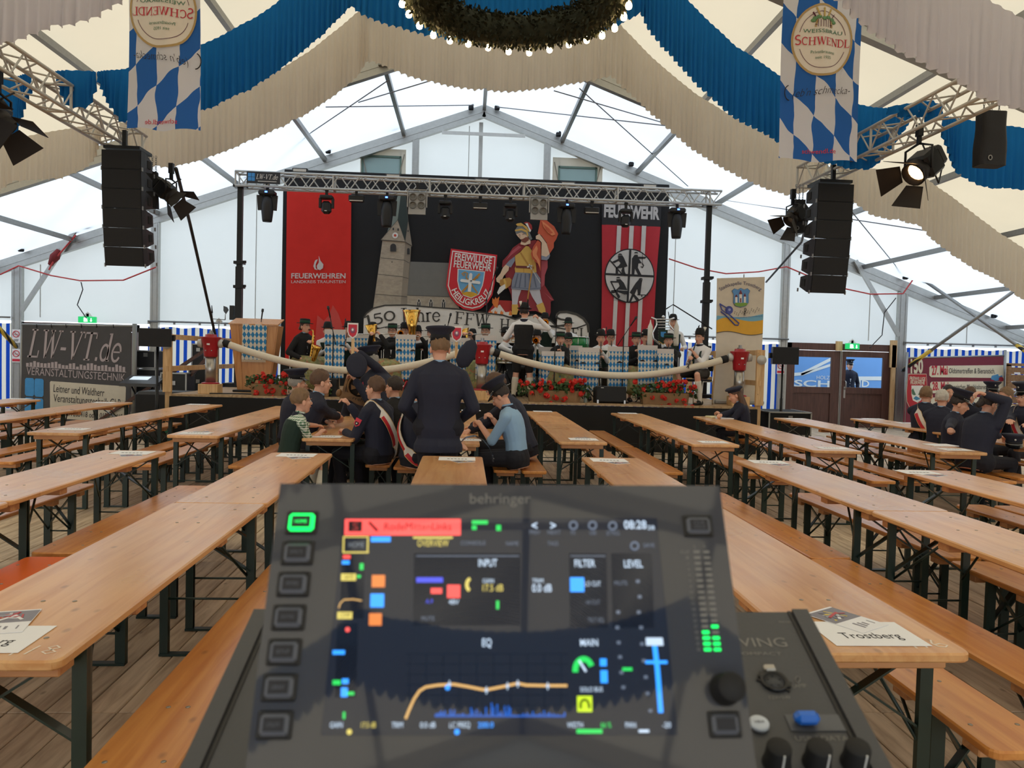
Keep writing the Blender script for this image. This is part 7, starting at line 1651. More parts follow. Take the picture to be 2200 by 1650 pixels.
F['boy'] = person('boy in green checked shirt and dark waistcoat resting his arms on the table', (648, 866, 7.75, 0), -60, pose='sit', lean=14, head=(6, 2, 0), top=None, shirt=CHECK, vest=GRNV, bottom=LEATHER, short=True, sleeve=.62, hair='light', hl=wz(704, 919, .795), hr=wz(688, 930, .795), hold=(.35, .35), vox=.008, collar=CHECK)
F['caps'] = person('grey-haired man in cap reaching left, holding another cap', (795, 778, 9.35, 0), 50, pose='stand', lean=34, head=(6, -10, 0), hair='grey', hat='cap', hl=ww(764, 818, 9.0), hr=ww(772, 758, 9.2), hold=(.8, .8), patch=-1, **nv)
F['sash'] = person('young man with white and red sash seated with his back turned, left table', (806, 836, 7.95, 0), 58, pose='sit', lean=4, head=(4, 2, 0), hair='brown', hr=ww(752, 872, 7.95), hl=wz(742, 928, .80), hold=(.5, .6), patch=-1, collar=SHIRTB, **nv)
sash(F['sash'], -1)
F['dark'] = person('dark-haired person in black shirt with gold emblem beside the sash wearer', (846, 834, 8.55, 0), 55, pose='sit', lean=6, head=(8, 2, 0), hair='dark', top=BLKW, bottom=BLKW, vox=.009, hl=wz(770, 912, .80), hr=wz(775, 918, .80))
F['sash2'] = person('second white and red sash wearer half hidden behind the standing man', (905, 842, 7.75, 0), -62, pose='sit', lean=6, head=(-10, 4, 0), hair='dark', hl=wz(985, 945, .80), hr=wz(975, 950, .80), **nv)
sash(F['sash2'], -1)
F['blue'] = person('man in light blue shirt and tilted navy cap looking down at his hands', (1076, 850, 7.85, 0), 72, pose='sit', lean=12, head=(-4, -34, 0), top=None, shirt=SHIRTB, bottom=NAVYT, sleeve=.55, hair='dark', hat='cap', hl=ww(1033, 915, 7.9), hr=ww(1060, 902, 7.75), hold=(.8, .8), vox=.008, collar=SHIRTB, patch=1)
F['bowed'] = person('bowed person in navy jacket behind the man in the light blue shirt', (1066, 828, 8.55, 0), 72, pose='sit', lean=24, head=(0, -30, 0), hair='brown', hl=wz(1012, 918, .80), hr=wz(1006, 926, .80), patch=1, **nv)
F['far'] = person('dark-haired head seen beyond the carved wooden sign', (788, 803, 10.3, 0), 175, pose='sit', lean=6, hair='dark', **nv)
F['girl'] = person('long-haired girl in navy beret reading a sheet at the right table', (1579, 850, 11.5, 0), 78, pose='sit', lean=12, head=(2, -24, 0), hair='brown', woman=True, longhair=True, hat='beret', hl=ww(1548, 890, 11.55), hr=ww(1544, 893, 11.3), hold=(.7, .7), patch=1, **nv)
# right group
F['ra'] = person('short-haired man with white sash edge, back turned, leftmost of the right group', (1990, 850, 10.6, 0), -40, pose='sit', lean=8, head=(-8, 0, 0), hair='light', hl=wz(2040, 905, .80), hr=wz(2060, 915, .80), **nv); sash(F['ra'], -1)
F['rb'] = person('white-haired man in navy jacket, back turned, in the right group', (2024, 858, 10.0, 0), -40, pose='sit', lean=8, head=(-4, 0, 0), hair='white', hl=wz(2080, 918, .80), hr=wz(2090, 926, .80), **nv)
F['rc'] = person('man in navy uniform and peaked cap resting his fist on the table, right group', (2062, 869, 9.1, 0), -128, pose='sit', lean=2, head=(8, -16, 0), hair='dark', hat='cap', hr=wz(2033, 952, .82), hl=(-.15, .3, .6), hold=(.4, .9), tie=True, collar=SHIRTB, badge=True, **nv)
F['rd'] = person('person with dark ponytail and glasses holding the back of their head, right group', (2124, 868, 8.3, 0), -70, pose='sit', lean=14, head=(-8, -12, 0), hair='dark', woman=True, glasses=True, hr=ww(2118, 848, 8.12), hl=wz(2165, 945, .80), hold=(.4, .2), poler=(.2, .6, .1), girth=1.15, collar=SHIRTB, **nv)
F['re'] = person('dark-haired man facing the camera at the back of the right group', (2038, 845, 11.9, 0), 170, pose='sit', lean=6, hair='dark', **nv)
F['rf'] = person('brown-haired man behind the man with the peaked cap, right group', (2084, 850, 11.0, 0), 150, pose='sit', lean=8, head=(0, -10, 0), hair='brown', **nv)
F['rg'] = person('brown-haired man with white and red sash facing left, right group', (2160, 852, 10.3, 0), 95, pose='sit', lean=8, head=(0, -6, 0), hair='light', hl=wz(2120, 950, .80), hr=wz(2112, 944, .80), **nv); sash(F['rg'], -1)
F['rh'] = person('capped firefighter with sash at the right picture edge', (2200, 852, 9.5, 0), 110, pose='sit', lean=4, head=(0, -6, 0), hair='dark', hat='cap', hl=wz(2150, 955, .80), hr=wz(2150, 962, .80), **nv); sash(F['rh'], 1)
F['ri'] = person('capped man at the very back of the right group', (2132, 845, 11.6, 0), 165, pose='sit', lean=6, hair='dark', hat='cap', **nv)
F['out'] = person('firefighter in navy uniform standing outside behind the right door pane', (1826, 786, 21.9, -.02), 175, pose='stand', lean=2, hair='dark', hat='cap', patch=1, vox=.014, top=NAVY, bottom=NAVYT)
# cap lying on the right table, dark cap held up by the grey-haired man, hat in hand further right
def loose_cap(lab, c, rot, sc=1.):
    t = thing('service_cap', lab, 'cap', c); t.rotation_euler = rot
    peaked_cap(Matrix.Translation((0, 0, -.06)) @ Matrix.Scale(sc, 4), 'crown', t); return t
p = at(762, 786, 9.0); loose_cap('navy service cap held up with its flat top towards the camera', p, (radians(78), 0, radians(20)), 1.0)
p = atz(2178, 962, .77); loose_cap('dark service cap with silver badge lying on the table at the right edge', (p.x, p.y, .80), (0, 0, radians(150)))
p = at(1003, 760, 8.6); t = thing('folded_jacket_sleeve', 'dark folded cap held up right of the standing man', 'cap', p)
MB(CAPN).lathe([(.02, -.17), (.08, -.12), (.10, 0), (.07, .12), (.02, .17)], 14, M=Matrix.Rotation(.45, 4, 'Y'), sy=.35).build('crown', t)
# hand-held signs on sticks, carved board, belt bag
def stick_sign(px, py0, py1, Y, lab):
    a, b = at(px, py0, Y), at(px-1, py1, Y); t = thing('sign_on_stick', lab, 'sign', b, 0, 'crest signs on wooden sticks'); h = a.z-b.z
    MB(PINE).box((0, 0, (h-.12)/2), (.032, .02, h-.12)).build('stick', t)
    o = [(-.062, h), (.062, h), (.062, h-.10), (.045, h-.15), (0, h-.185), (-.045, h-.15), (-.062, h-.10)]
    MB(WHITE).poly([(x, -.012, z) for x, z in o], (0, -.012, 0)).build('shield_board', t)
    m = MB(PATCHR).poly([(x*.8, -.026, h-.09+(z-h+.09)*.8) for x, z in o], (0, -.003, 0)); m.mat(mk('crest_mauve', (150, 90, 120), .6)).ell((0, -.03, h-.085), (.03, .004, .035), 10); m.mat(WHITE).ell((0, -.033, h-.08), (.013, .003, .016), 8); m.build('crest_print', t)
stick_sign(758, 694, 790, 9.15, 'small shield sign on a wooden stick beside the saxophonist side music stand')
stick_sign(981, 701, 770, 9.0, 'small shield sign on a wooden stick above the folded cap')
CARV = mk_wood('carved_oak', (142, 104, 62), (110, 78, 44), .55, stretch=(4, 4, 4), knots=False, tint=0); CARVD = mk('carved_dark', (40, 30, 22), .7, 0, .2, 20)
p = at(762, 868, 9.25); t = thing('carved_wooden_sign', 'carved brown wooden crest with cross and ribbon lettered rrehen', 'carving', p, radians(8)); k = 9.25/FPX
t.rotation_euler = (radians(-8), radians(14), radians(8))
MB(CARV).box((0, .02, .21), (.34, .03, .36), bev=.01).build('board', t)
m = MB(CARV); m.box((0, -.005, .375), (.36, .04, .035)).box((-.165, -.005, .21), (.03, .04, .34)).box((.165, -.005, .21), (.03, .04, .34)); m.tube([(.135*cos(a), -.01, .21+.135*sin(a)) for a in [2*pi*i/28 for i in range(28)]], .016, 6, closed=True); m.build('frame', t)
m = MB(CARVD); [m.lathe([(.118, 0), (.118, .006), (.001, .006)], 28, M=Matrix.Translation((0, .008, .21)) @ Matrix.Rotation(pi/2, 4, 'X'))]; m.build('dark_field', t)
m = MB(CARV)
for k_ in range(4): a = k_*pi/2+.3; m.poly([(.012*cos(a+1.57)+.01*cos(a), -.008, .21+.012*sin(a+1.57)+.01*sin(a)), (.1*cos(a+.3), -.008, .21+.1*sin(a+.3)), (.1*cos(a-.3), -.008, .21+.1*sin(a-.3))], (0, -.012, 0))
m.build('carved_cross', t)
m = MB(CARV); rb_ = [(-.2+.4*i/12, -.03, .055+.02*sin(i*.6)) for i in range(13)]; m.ribbon([V(q) for q in rb_], .075, (0, -1, 0)); m.box((0, -.018, .06), (.4, .02, .06)); m.ell((-.21, -.02, .08), (.035, .03, .05), 10); ro = m.build('ribbon', t)
m = MB(CARVD).text('rrehen', (.06, -.0335, .045), X_, Z_, width=.2, size=.04); m.build('lettering', t)
BAGL = mk('black_leather', (20, 20, 21), .3, 0, .15, 30)
a = at(1005, 945, 7.7)
t = thing('shoulder_strap', 'black leather strap arching from the table over the bench at centre', 'strap', (atz(1010, 948, .775).x, 7.62, .775))
pts = [(985, 955), (1000, 940), (1020, 936), (1038, 945), (1052, 962), (1060, 985)]; W = [at(x, y, 7.35)-t.location for x, y in pts]
def strapf(u, v): f_ = u*5; i = min(4, int(f_)); p = W[i].lerp(W[i+1], f_-i); return p+V((0, (v-.5)*.05, (v-.5)*.012))
m = MB(BAGL).grid(24, 3, strapf); m.v += []; m.build('strap_band', t); MB(BAGL).bar(W[5]+V((-.01, 0, .03)), W[5]+V((.0, 0, -.03)), .06, .014).build('strap_end', t); MB(SILVB).ell(W[5]+V((0, -.012, 0)), .007, 8).build('rivet', t)
# ------------------------------------------------------------------ the band on the stage
BRASS = mk('lacquered_brass', (226, 176, 86), .16, 1., .08, 20); SILVM = mk('silver_plate', (214, 212, 208), .18, 1., .05, 20); EBONY = mk('ebony', (18, 17, 18), .3, 0, .2, 30, coat=.3)
LOZ = mk_loz('stand_lozenges', .064, .125, (64, 138, 198), (228, 224, 212), .3, .2)
STANDW = mk('stand_top_board', (206, 200, 196), .5, 0, .04, 10)
# chair made once
ch = thing('band_chair', 'x', 'chair')
for sx in (-1, 1):
    MB(SILVM).tube([(sx*.2, -.20, .0), (sx*.2, -.17, .42), (sx*.2, -.21, .85), (sx*.16, -.22, .87), (0, -.225, .87)], .011, 8).build('rear_leg', ch); MB(SILVM).tube([(sx*.2, .2, 0), (sx*.2, .16, .42), (sx*.2, -.17, .42)], .011, 8).build('front_leg', ch)
MB(BLKC).box((0, 0, .435), (.40, .38, .04), bev=.012).build('seat', ch); MB(BLKC).box((0, -.21, .73), (.38, .03, .24), bev=.012).build('backrest', ch)
cht = tree_of(ch); chn = [0]
def chair_for(P, lab, yaw):
    b_ = P.o.location; k = Matrix.Rotation(radians(yaw), 3, 'Z') @ V((0, .06, 0)); loc = (b_.x+k.x, b_.y+k.y, SZ)
    l_ = ' '.join(('black chair under the '+lab).split()[:16])
    if chn[0] == 0: ch.location = loc; ch.rotation_euler = (0, 0, radians(yaw)); ch['label'] = l_; ch['group'] = 'band chairs'
    else: dup(ch, loc, radians(yaw), l_, 'band chairs', cht)
    chn[0] += 1
def inst(name, lab, P, build, cat='instrument'):
    """instrument held by P, modelled in the player's frame and hung at its own base"""
    parts = []
    def add(nm, m): parts.append((nm, m))
    build(add); W = P.mw; zs = [W @ V(v) for nm, m in parts for v in m.v]
    b_ = V((sum(v.x for v in zs)/len(zs), sum(v.y for v in zs)/len(zs), min(v.z for v in zs)))
    t = thing(name, lab, cat, b_)
    for nm, m in parts: m.xf(W); m.build(nm, t, world=True)
    return t
def clarinet(P, lab):
    M0 = P.mouth; a = M0+V((0, .005, -.005)); b_ = M0+V((0, .27, -.50)); d = (b_-a).normalized(); x, _, z = frame_from(d)
    def f(add):
        add('body', MB(EBONY).tube([a, a+d*.05, a+d*.09, a+d*.10, a+d*.47, a+d*.52, a+d*.565], [.006, .009, .013, .0115, .0125, .018, .032], 10))
        m = MB(SILVM)
        for k in (.12, .2, .26, .31, .36, .42, .47): m.ell(a+d*k+z*.014, .008, 6); m.tube([a+d*k+x*.012, a+d*(k+.05)+x*.014], .0025, 4)
        m.tube([a+d*.563+(x*cos(q)+z*sin(q))*.032 for q in [2*pi*i/14 for i in range(14)]], .003, 4, closed=True); add('keywork', m)
    return inst('clarinet', lab, P, f)
def flute(P, lab):
    M0 = P.mouth; a = M0+V((-.08, .015, .01)); b_ = a+V((.66, .06, -.03))
    def f(add):
        add('tube', MB(SILVM).tube([a, b_], .0098, 10)); d = (b_-a).normalized(); m = MB(SILVM)
        for k in range(12): m.ell(a+d*(.22+.033*k)+V((0, .004, .010)), (.009, .008, .004), 8)
        m.ell(a+d*.08+V((0, -.002, .008)), (.014, .009, .005), 8); add('keys', m)
    return inst('flute', lab, P, f)
def trumpet(P, lab):
    M0 = P.mouth
    def f(add):
        add('bell', MB(BRASS).tube([M0+V((.03, .20, 0)), M0+V((.03, .38, 0)), M0+V((.03, .46, 0)), M0+V((.03, .50, 0)), M0+V((.03, .53, 0))], [.007, .012, .022, .038, .062], 16, cap=False))
        m = MB(BRASS).tube([M0, M0+V((0, .02, 0)), M0+V((0, .3, 0)), M0+V((.0, .34, -.03)), M0+V((.0, .3, -.06)), M0+V((.02, .05, -.06)), M0+V((.03, .02, -.03)), M0+V((.03, .05, 0)), M0+V((.03, .2, 0))], [.010, .006]+[.006]*7, 8); add('tubing', m)
        m = MB(BRASS); [m.tube([M0+V((.015, .14+.026*k, -.09)), M0+V((.015, .14+.026*k, .04))], .010, 8) for k in range(3)]; add('valves', m)
    return inst('trumpet', lab, P, f)
def horn(P, lab, c, up, rb, L, mat=BRASS):
    """upright tenor horn or tuba: c = lower bow in the player's frame, up = direction of the bell"""
    c, u = V(c), V(up).normalized(); x, _, z = frame_from(u); q = P.mouth
    def f(add):
        prof = [(0, .22), (.35, .30), (.6, .40), (.78, .55), (.9, .75), (1., 1.)]
        add('bell', MB(mat).tube([c+u*L*t_ for t_, r_ in prof]+[c+u*L*.97, c+u*L*.6], [rb*r_ for t_, r_ in prof]+[rb*.93, rb*.34], 20, cap=False))
        s_ = rb*.55; m = MB(mat).tube([c, c-u*.08-x*s_*.4, c-u*.09-x*s_*.9, c-x*s_*1.3+u*.02, c-x*s_*1.3+u*L*.45, c-x*s_*.9+u*L*.55, c-x*s_*.5+u*L*.45, q+V((0, .05, -.03)), q], [rb*.22, rb*.2, rb*.18, rb*.16, rb*.12, rb*.1, rb*.08, .008, .012], 10); add('tubing', m)
        m = MB(SILVM); [m.tube([c-x*(s_*.9-.035*k)+u*L*.12+z*.05, c-x*(s_*.9-.035*k)+u*L*.4+z*.05], .013, 8) for k in range(3)]; add('valves', m)
    return inst('tenor_horn' if rb < .16 else 'tuba', lab, P, f)
MC = ('m', (-.02, .13, -.22)), ('m', (.02, .18, -.34))
bk = dict(top=BLKW, bottom=BLKW); wv = dict(top=None, shirt=SHIRTW, bottom=LEATHER, vest=GRNV)
def player(lab, px, py, Y, yaw, kind, hat, **k):
    base = dict(hl=MC[0], hr=MC[1], hold=(.6, .6)) if kind == 'c' else dict(hl=('m', (.2, .06, -.03)), hr=('m', (.38, .08, -.04)), hold=(.7, .7), polel=(-.4, .2, -.8)) if kind == 'f' else dict(hl=('m', (-.01, .16, -.05)), hr=('m', (.03, .17, -.07)), hold=(.8, .8)) if kind == 't' else {}
    base.update(k); pose = base.pop('pose', 'sit')
    P = person(lab, (px, py, Y, SZ), yaw, pose=pose, hat=hat, seat=.455, vox=base.pop('vox', .0145), lean=base.pop('lean', 3), **base)
    if pose == 'sit': chair_for(P, lab.split(',')[0], yaw)
    if kind == 'c': clarinet(P, 'black clarinet played by the '+lab.split(',')[0])
    if kind == 'f': flute(P, 'silver flute played by the '+lab.split(',')[0])
    if kind == 't': trumpet(P, 'brass trumpet played by the '+lab.split(',')[0])
    return P
wm = dict(woman=True, skirt=DIRN)
sx1 = player('saxophonist in green banded hat and black jacket, at the left', 656, 702, 14.6, -128, '', 'g', hl=(.05, .25, .92), hr=(.22, .18, .66), hold=(.6, .6), vox=.009, **bk, **wm)
def f(add):
    M0 = sx1.mouth; H = V((.13, .22, -.55))
    add('neck', MB(BRASS).tube([M0, M0+V((0, .05, .0)), M0+V((.02, .13, -.01)), M0+V((.04, .16, -.06))], [.006, .009, .011, .013], 10))
    add('body', MB(BRASS).tube([M0+V((.04, .16, -.05)), M0+V((.08, .19, -.3)), M0+V((.13, .21, -.56)), M0+V((.16, .26, -.63)), M0+V((.19, .33, -.60)), M0+V((.19, .37, -.50)), M0+V((.18, .40, -.40)), M0+V((.175, .42, -.34)), M0+V((.17, .435, -.30))], [.014, .022, .034, .040, .044, .048, .058, .072, .095], 16))
    m = MB(BRASS); [m.ell(M0+V((.06+.014*k, .215+.004*k, -.12-.055*k)), (.018, .014, .018), 8) for k in range(8)]; m.tube([M0+V((.05, .2, -.1)), M0+V((.14, .25, -.55))], .005, 5); add('keywork', m); add('mouthpiece', MB(EBONY).tube([M0+V((0, -.01, 0)), M0+V((0, .06, 0))], .011, 8))
inst('saxophone', 'golden saxophone held by the woman at the left of the band', sx1, f)
player('musician hidden behind the leftmost music stand, white blouse', 704, 712, 15.2, -170, 'c', 'n', **wv)
player('saxophone player in feathered hat behind the shield sign', 748, 710, 15.4, 175, 'c', 'nf', **wv)
p4 = player('horn player with glasses and feathered hat', 801, 712, 15.4, -165, '', 'nf', hl=(-.12, .3, .95), hr=(.1, .3, .92), glasses=True, **bk)
horn(p4, 'upright golden tenor horn of the glasses wearing player', (-.02, .30, .72), (.16, .05, 1), .125, .62)
player('flute player with glasses and green banded hat', 843, 712, 14.5, 172, 'f', 'g', glasses=True, vox=.009, **bk, **wm)
player('back row player in plain black hat left of the tuba', 869, 712, 16.4, 180, 't', 'n', **wv)
p7 = player('tuba player in plain black hat', 897, 718, 16.2, 178, '', 'n', hl=(-.18, .3, .85), hr=(.14, .3, .95), **wv)
horn(p7, 'large golden tuba with upturned bell in front of the painted scroll', (.06, .32, .62), (.04, .0, 1), .19, 1.06)
player('flute player with tall green banded hat behind the standing man', 927, 718, 15.0, 178, 'f', 'g', **bk, **wm)
p8 = player('horn player hidden by the middle shield sign', 962, 722, 15.9, 170, '', 'nf', hl=(-.15, .3, .9), hr=(.1, .3, .9), **wv)
horn(p8, 'golden tenor horn bell tilted left behind the folded cap', (-.05, .30, .70), (-.42, .1, .9), .13, .58)
p88 = player('horn player right of the middle, brass bell raised', 1015, 726, 16.2, 178, '', 'n', hl=(-.15, .3, .9), hr=(.1, .3, .9), **wv)
horn(p88, 'golden horn with bell tilted right below the FFW lettering', (.0, .34, .72), (.35, .0, .9), .17, .62)
player('flute player with red glasses and green banded hat', 1043, 712, 14.9, 168, 'f', 'g', glasses=True, **bk, **wm)
player('bearded player in flower trimmed hat left of the conductor', 1088, 722, 15.6, -120, 't', 'nw', **wv)
cdr = person('conductor in black waistcoat and white shirt, back turned, on the stage', (1127, 672, 14.35, SZ), -8, pose='stand', lean=2, head=(-12, 0, 0), hat='nfw', hair='dark', top=None, shirt=SHIRTW, vest=BLKW, bottom=BLKW, short=True, hl=(-.26, .28, 1.18), hr=ww(1157, 684, 14.15), poler=(.9, -.1, -.3), hold=(.8, .8), vox=.009, foot=.10, collar=SHIRTW, face=False)
player('trumpeter with glasses standing in white shirt and green vest', 1171, 690, 16.6, 178, 't', 'n', pose='stand', glasses=True, **wv)
player('trumpeter in plain black hat below the conductor arm', 1154, 728, 15.3, 175, 't', 'n', **wv)
player('smiling percussionist in white shirt beside a green drum', 1221, 701, 16.5, 180, '', 'nb', pose='stand', hl=(-.16, .34, .98), hr=(.18, .34, .98), hold=(.8, .8), glasses=True, **wv)
player('clarinettist with green banded hat and black jacket beside the conductor', 1204, 731, 14.4, 175, 'c', 'g', **bk, **wm)
player('half hidden player with glasses in front of the green drum', 1221, 736, 15.4, 178, 'c', 'nb', glasses=True, **wv)
player('clarinettist in black vest and wide black hat', 1291, 729, 14.6, 172, 'c', 'nw', knees=.2, short=True, **wv)
player('player with glasses in tall feathered hat', 1312, 727, 15.6, 178, 'c', 'nf', glasses=True, **wv)
player('clarinettist with green banded hat in front of the striped flag', 1367, 731, 14.5, 178, 'c', 'g', **bk, **wm)
player('player in flower trimmed hat behind the striped flag clarinettist', 1387, 727, 15.5, 178, 'c', 'nw', **wv)
p20 = player('standing man in white shirt behind the lyre standard', 1446, 694, 16.0, 178, '', 'nf', pose='stand', hl=(-.16, .3, 1.05), hr=(.12, .34, .95), hold=(.9, .9), **wv)
player('clarinettist with green banded hat right of the lyre', 1436, 734, 14.35, 168, 'c', 'g', **bk, **wm)
p22 = player('clarinettist on the far right in white shirt and braces', 1503, 726, 13.98, 132, 'c', 'nfw', short=True, knees=.22, vox=.010, top=None, shirt=SHIRTW, bottom=LEATHER, collar=SHIRTW, hair='dark', sleeve=.7)
m = MB(GRNV)
for q in (-1, 1):
    pts = [p22.tp(h)+p22.ax(h)[0]*q*.075*p22.s+p22.ax(h)[1]*o_*p22.s for h, o_ in ((.0, -.15), (.2, -.135), (.4, -.13), (.49, -.06), (.5, .0), (.46, .08), (.36, .142), (.18, .128), (.02, .15))]
    m.tube(pts, .02, 6, flat=.35)
m.tube([p22.tp(.3)+p22.ax(.3)[0]*k*.075*p22.s+p22.ax(.3)[1]*.148*p22.s for k in (-1, 0, 1)], .022, 6); m.build('braces', p22.o)
# lyre standard
p = at(1428, 745, 15.2); t = thing('lyre_standard', 'silver lyre standard with green pennant and white horsehair tassels', 'standard', (p.x, 15.2, SZ)); c = lambda px, py: at(px, py, 15.2)-V(t.location)
m = MB(SILVM).tube([c(1418, 740), c(1404, 728), (c(1402, 715)), c(1411, 697), c(1409, 686), c(1399, 682)], .018, 8).tube([c(1436, 740), c(1452, 728), c(1450, 712), c(1437, 697), c(1440, 686), c(1449, 683)], .018, 8).tube([c(1408, 686), c(1445, 686)], .012, 8).tube([c(1410, 692), c(1440, 692)], .012, 8).tube([c(1427, 742), (0, 0, .02)], .016, 8); m.ell(c(1425, 681), .035, 10); m.build('lyre_frame', t)
m = MB(SILVM); [m.tube([c(1414, 698+6*k), c(1440, 698+6*k)], .008, 6) for k in range(7)]; m.build('chime_bars', t, kind='stuff')
for q, px in ((-1, 1396), (1, 1452)): MB(PLUMEW).lathe([(.005, .52), (.02, .45), (.05, .38), (.055, .05), (.045, .0), (.001, .0)], 12, M=Matrix.Translation(c(px, 743))).build('horsehair_tassel', t)
k_ = V((0, -.05, 0)); MB(mk('pennant_green', (24, 48, 36), .7)).poly([c(1413, 708)+k_, c(1433, 709)+k_, c(1433, 733)+k_, c(1423, 739)+k_, c(1413, 733)+k_], (0, -.006, 0)).build('pennant', t)
m = MB(BLUSQ).poly([c(1418, 713)+k_*1.2, c(1429, 713)+k_*1.2, c(1428, 722)+k_*1.2, c(1423, 726)+k_*1.2, c(1418, 722)+k_*1.2], (0, -.004, 0)); m.mat(GLD).tube([c(1413, 733)+k_*1.2, c(1423, 740)+k_*1.2, c(1433, 733)+k_*1.2], .008, 5); m.build('pennant_crest', t)
# drums
def drum(lab, px, py, Y, r, h, mat, vertical=True):
    p = at(px, py, Y); t = thing('drum', lab, 'drum', (p.x, Y, SZ)); z = p.z-SZ; M = Matrix.Translation((0, 0, z-h/2)) if vertical else Matrix.Translation((0, 0, z)) @ Matrix.Rotation(pi/2, 4, 'X') @ Matrix.Translation((0, 0, -h/2))
    MB(mat).lathe([(r*.97, 0), (r, .0), (r, h), (r*.97, h)], 28, M=M).build('shell', t); m = MB(SILVM)
    for zz in (0, h): m.tube([M @ V((r*1.02*cos(a), r*1.02*sin(a), zz)) for a in [2*pi*i/28 for i in range(28)]], .012, 6, closed=True)
    [m.tube([M @ V((r*1.02*cos(a), r*1.02*sin(a), 0)), M @ V((r*1.02*cos(a), r*1.02*sin(a), h))], .006, 5) for a in [2*pi*i/8 for i in range(8)]]; m.build('hoops', t)
    m = MB(BLKM); [m.tube([(0, 0, max(.1, z-h/2)), (.3*cos(a), .3*sin(a), .0)], .012, 6) for a in (0.5, 2.6, 4.7)]; m.build('stand_legs', t); return t
drum('green drum in front of the smiling percussionist', 1238, 738, 16.1, .26, .26, mk('drum_green', (24, 130, 66), .3, coat=.4))
t = drum('black bass drum with white script behind the middle hydrant', 1078, 795, 15.2, .30, .34, BLK, False); m = MB(WHITE).text('Mangl', (-.02, -.175, at(1078, 802, 15.2).z-SZ), V((1, 0, .12)).normalized(), Z_, width=.26, size=.07, shear=.4); m.build('lettering', t)
drum('silver snare drum above the bass drum left of the conductor', 1082, 772, 14.9, .17, .14, SILVM)
# music stands dressed with lozenge cloth
for i, (x0, x1, y0, y1, Y, lab) in enumerate(((697, 741, 707, 812, 14.05, 'leftmost, behind the microphone'), (762, 800, 716, 800, 14.9, 'behind the shield sign stick'), (850, 893, 718, 815, 14.05, 'left of the standing man'), (920, 960, 726, 815, 14.4, 'hidden behind the standing man'), (967, 1010, 725, 815, 14.6, 'behind the folded cap'), (1022, 1067, 720, 815, 14.2, 'behind the middle hydrant'), (1134, 1153, 746, 830, 14.9, 'narrow strip beside the conductor'), (1158, 1190, 745, 825, 14.8, 'second right of the conductor'), (1165, 1213, 754, 835, 13.98, 'in front of the black jacket clarinettist'), (1226, 1252, 742, 830, 14.6, 'half hidden left of the wide one'), (1244, 1289, 746, 838, 14.0, 'wide one left of the floor monitor'), (1308, 1352, 744, 840, 14.0, 'behind the floor monitor'), (1372, 1414, 741, 838, 13.95, 'left of the lyre pennant'), (1414, 1449, 749, 842, 13.85, 'rightmost, beside the clarinettist on the far right'))):
    a, b_ = at(x0, y0, Y), at(x1, y0, Y); z1 = a.z-SZ; z0 = max(.14, at((x0+x1)/2, y1, Y).z-SZ); w_ = b_.x-a.x
    t = thing('music_stand', 'music stand with blue and white lozenge cloth, '+lab, 'music stand', ((a.x+b_.x)/2, Y, SZ), 0, 'lozenge cloth music stands')
    MB(STANDW).box((0, .05, z1-.06), (w_*1.02, .012, .12), M=Matrix.Translation((0, 0, 0))).build('top_board', t)
    MB(BLKM).poly([(-w_/2, .06, z1-.02), (w_/2, .06, z1-.02), (w_/2, .02, z1-.30), (-w_/2, .02, z1-.30)], (0, .006, 0)).build('desk', t)
    sd_ = i*3.1; MB(LOZ).grid(14, 8, lambda u, v: ((u-.5)*w_*(1-.08*(1-v)), .03-.015*v+.012*sin(u*9+sd_)*(1-v*.6), z0+(z1-.09-z0)*v)).build('lozenge_cloth', t)
    m = MB(BLKM).tube([(0, .05, .12), (0, .05, z1-.15)], .012, 8); [m.tube([(0, .05, .22), (.2*cos(q), .05+.2*sin(q), .008)], .009, 6) for q in (.5, 2.6, 4.7)]; m.build('tripod', t)
# microphones
def mic(lab, px, py, Y, px2, py2, basez=SZ):
    a = at(px, py, Y); b_ = at(px2, py2, Y+.05); t = thing('microphone_stand', lab, 'microphone', (a.x, Y, basez), 0, 'microphones on stands'); A_ = V((0, 0, a.z-basez)); B_ = V((b_.x-a.x, .05, b_.z-basez))
    MB(BLKM).tube([(0, 0, .02), A_], .011, 8).lathe([(.13, 0), (.13, .015), (.02, .03), (.001, .03)], 20).build('pole', t); d = (B_-A_).normalized(); MB(BLKM).tube([A_-d*.22, B_], .008, 8).build('boom', t)
    MB(BLK).tube([B_-d*.02, B_+d*.13, B_+d*.14, B_+d*.19], [.012, .014, .024, .022], 10).build('microphone', t)
mic('black microphone on a boom stand in front of the leftmost music stand', 716, 715, 13.8, 709, 680)
mic('black microphone right of the conductor', 1192, 760, 13.9, 1195, 700)
mic('black microphone on a boom in front of the striped flag', 1340, 722, 13.85, 1356, 698)
mic('tall black microphone boom in front of the painted crest', 1046, 640, 15.9, 1062, 592)
mic('black microphone boom behind the tuba', 957, 720, 15.8, 964, 692)
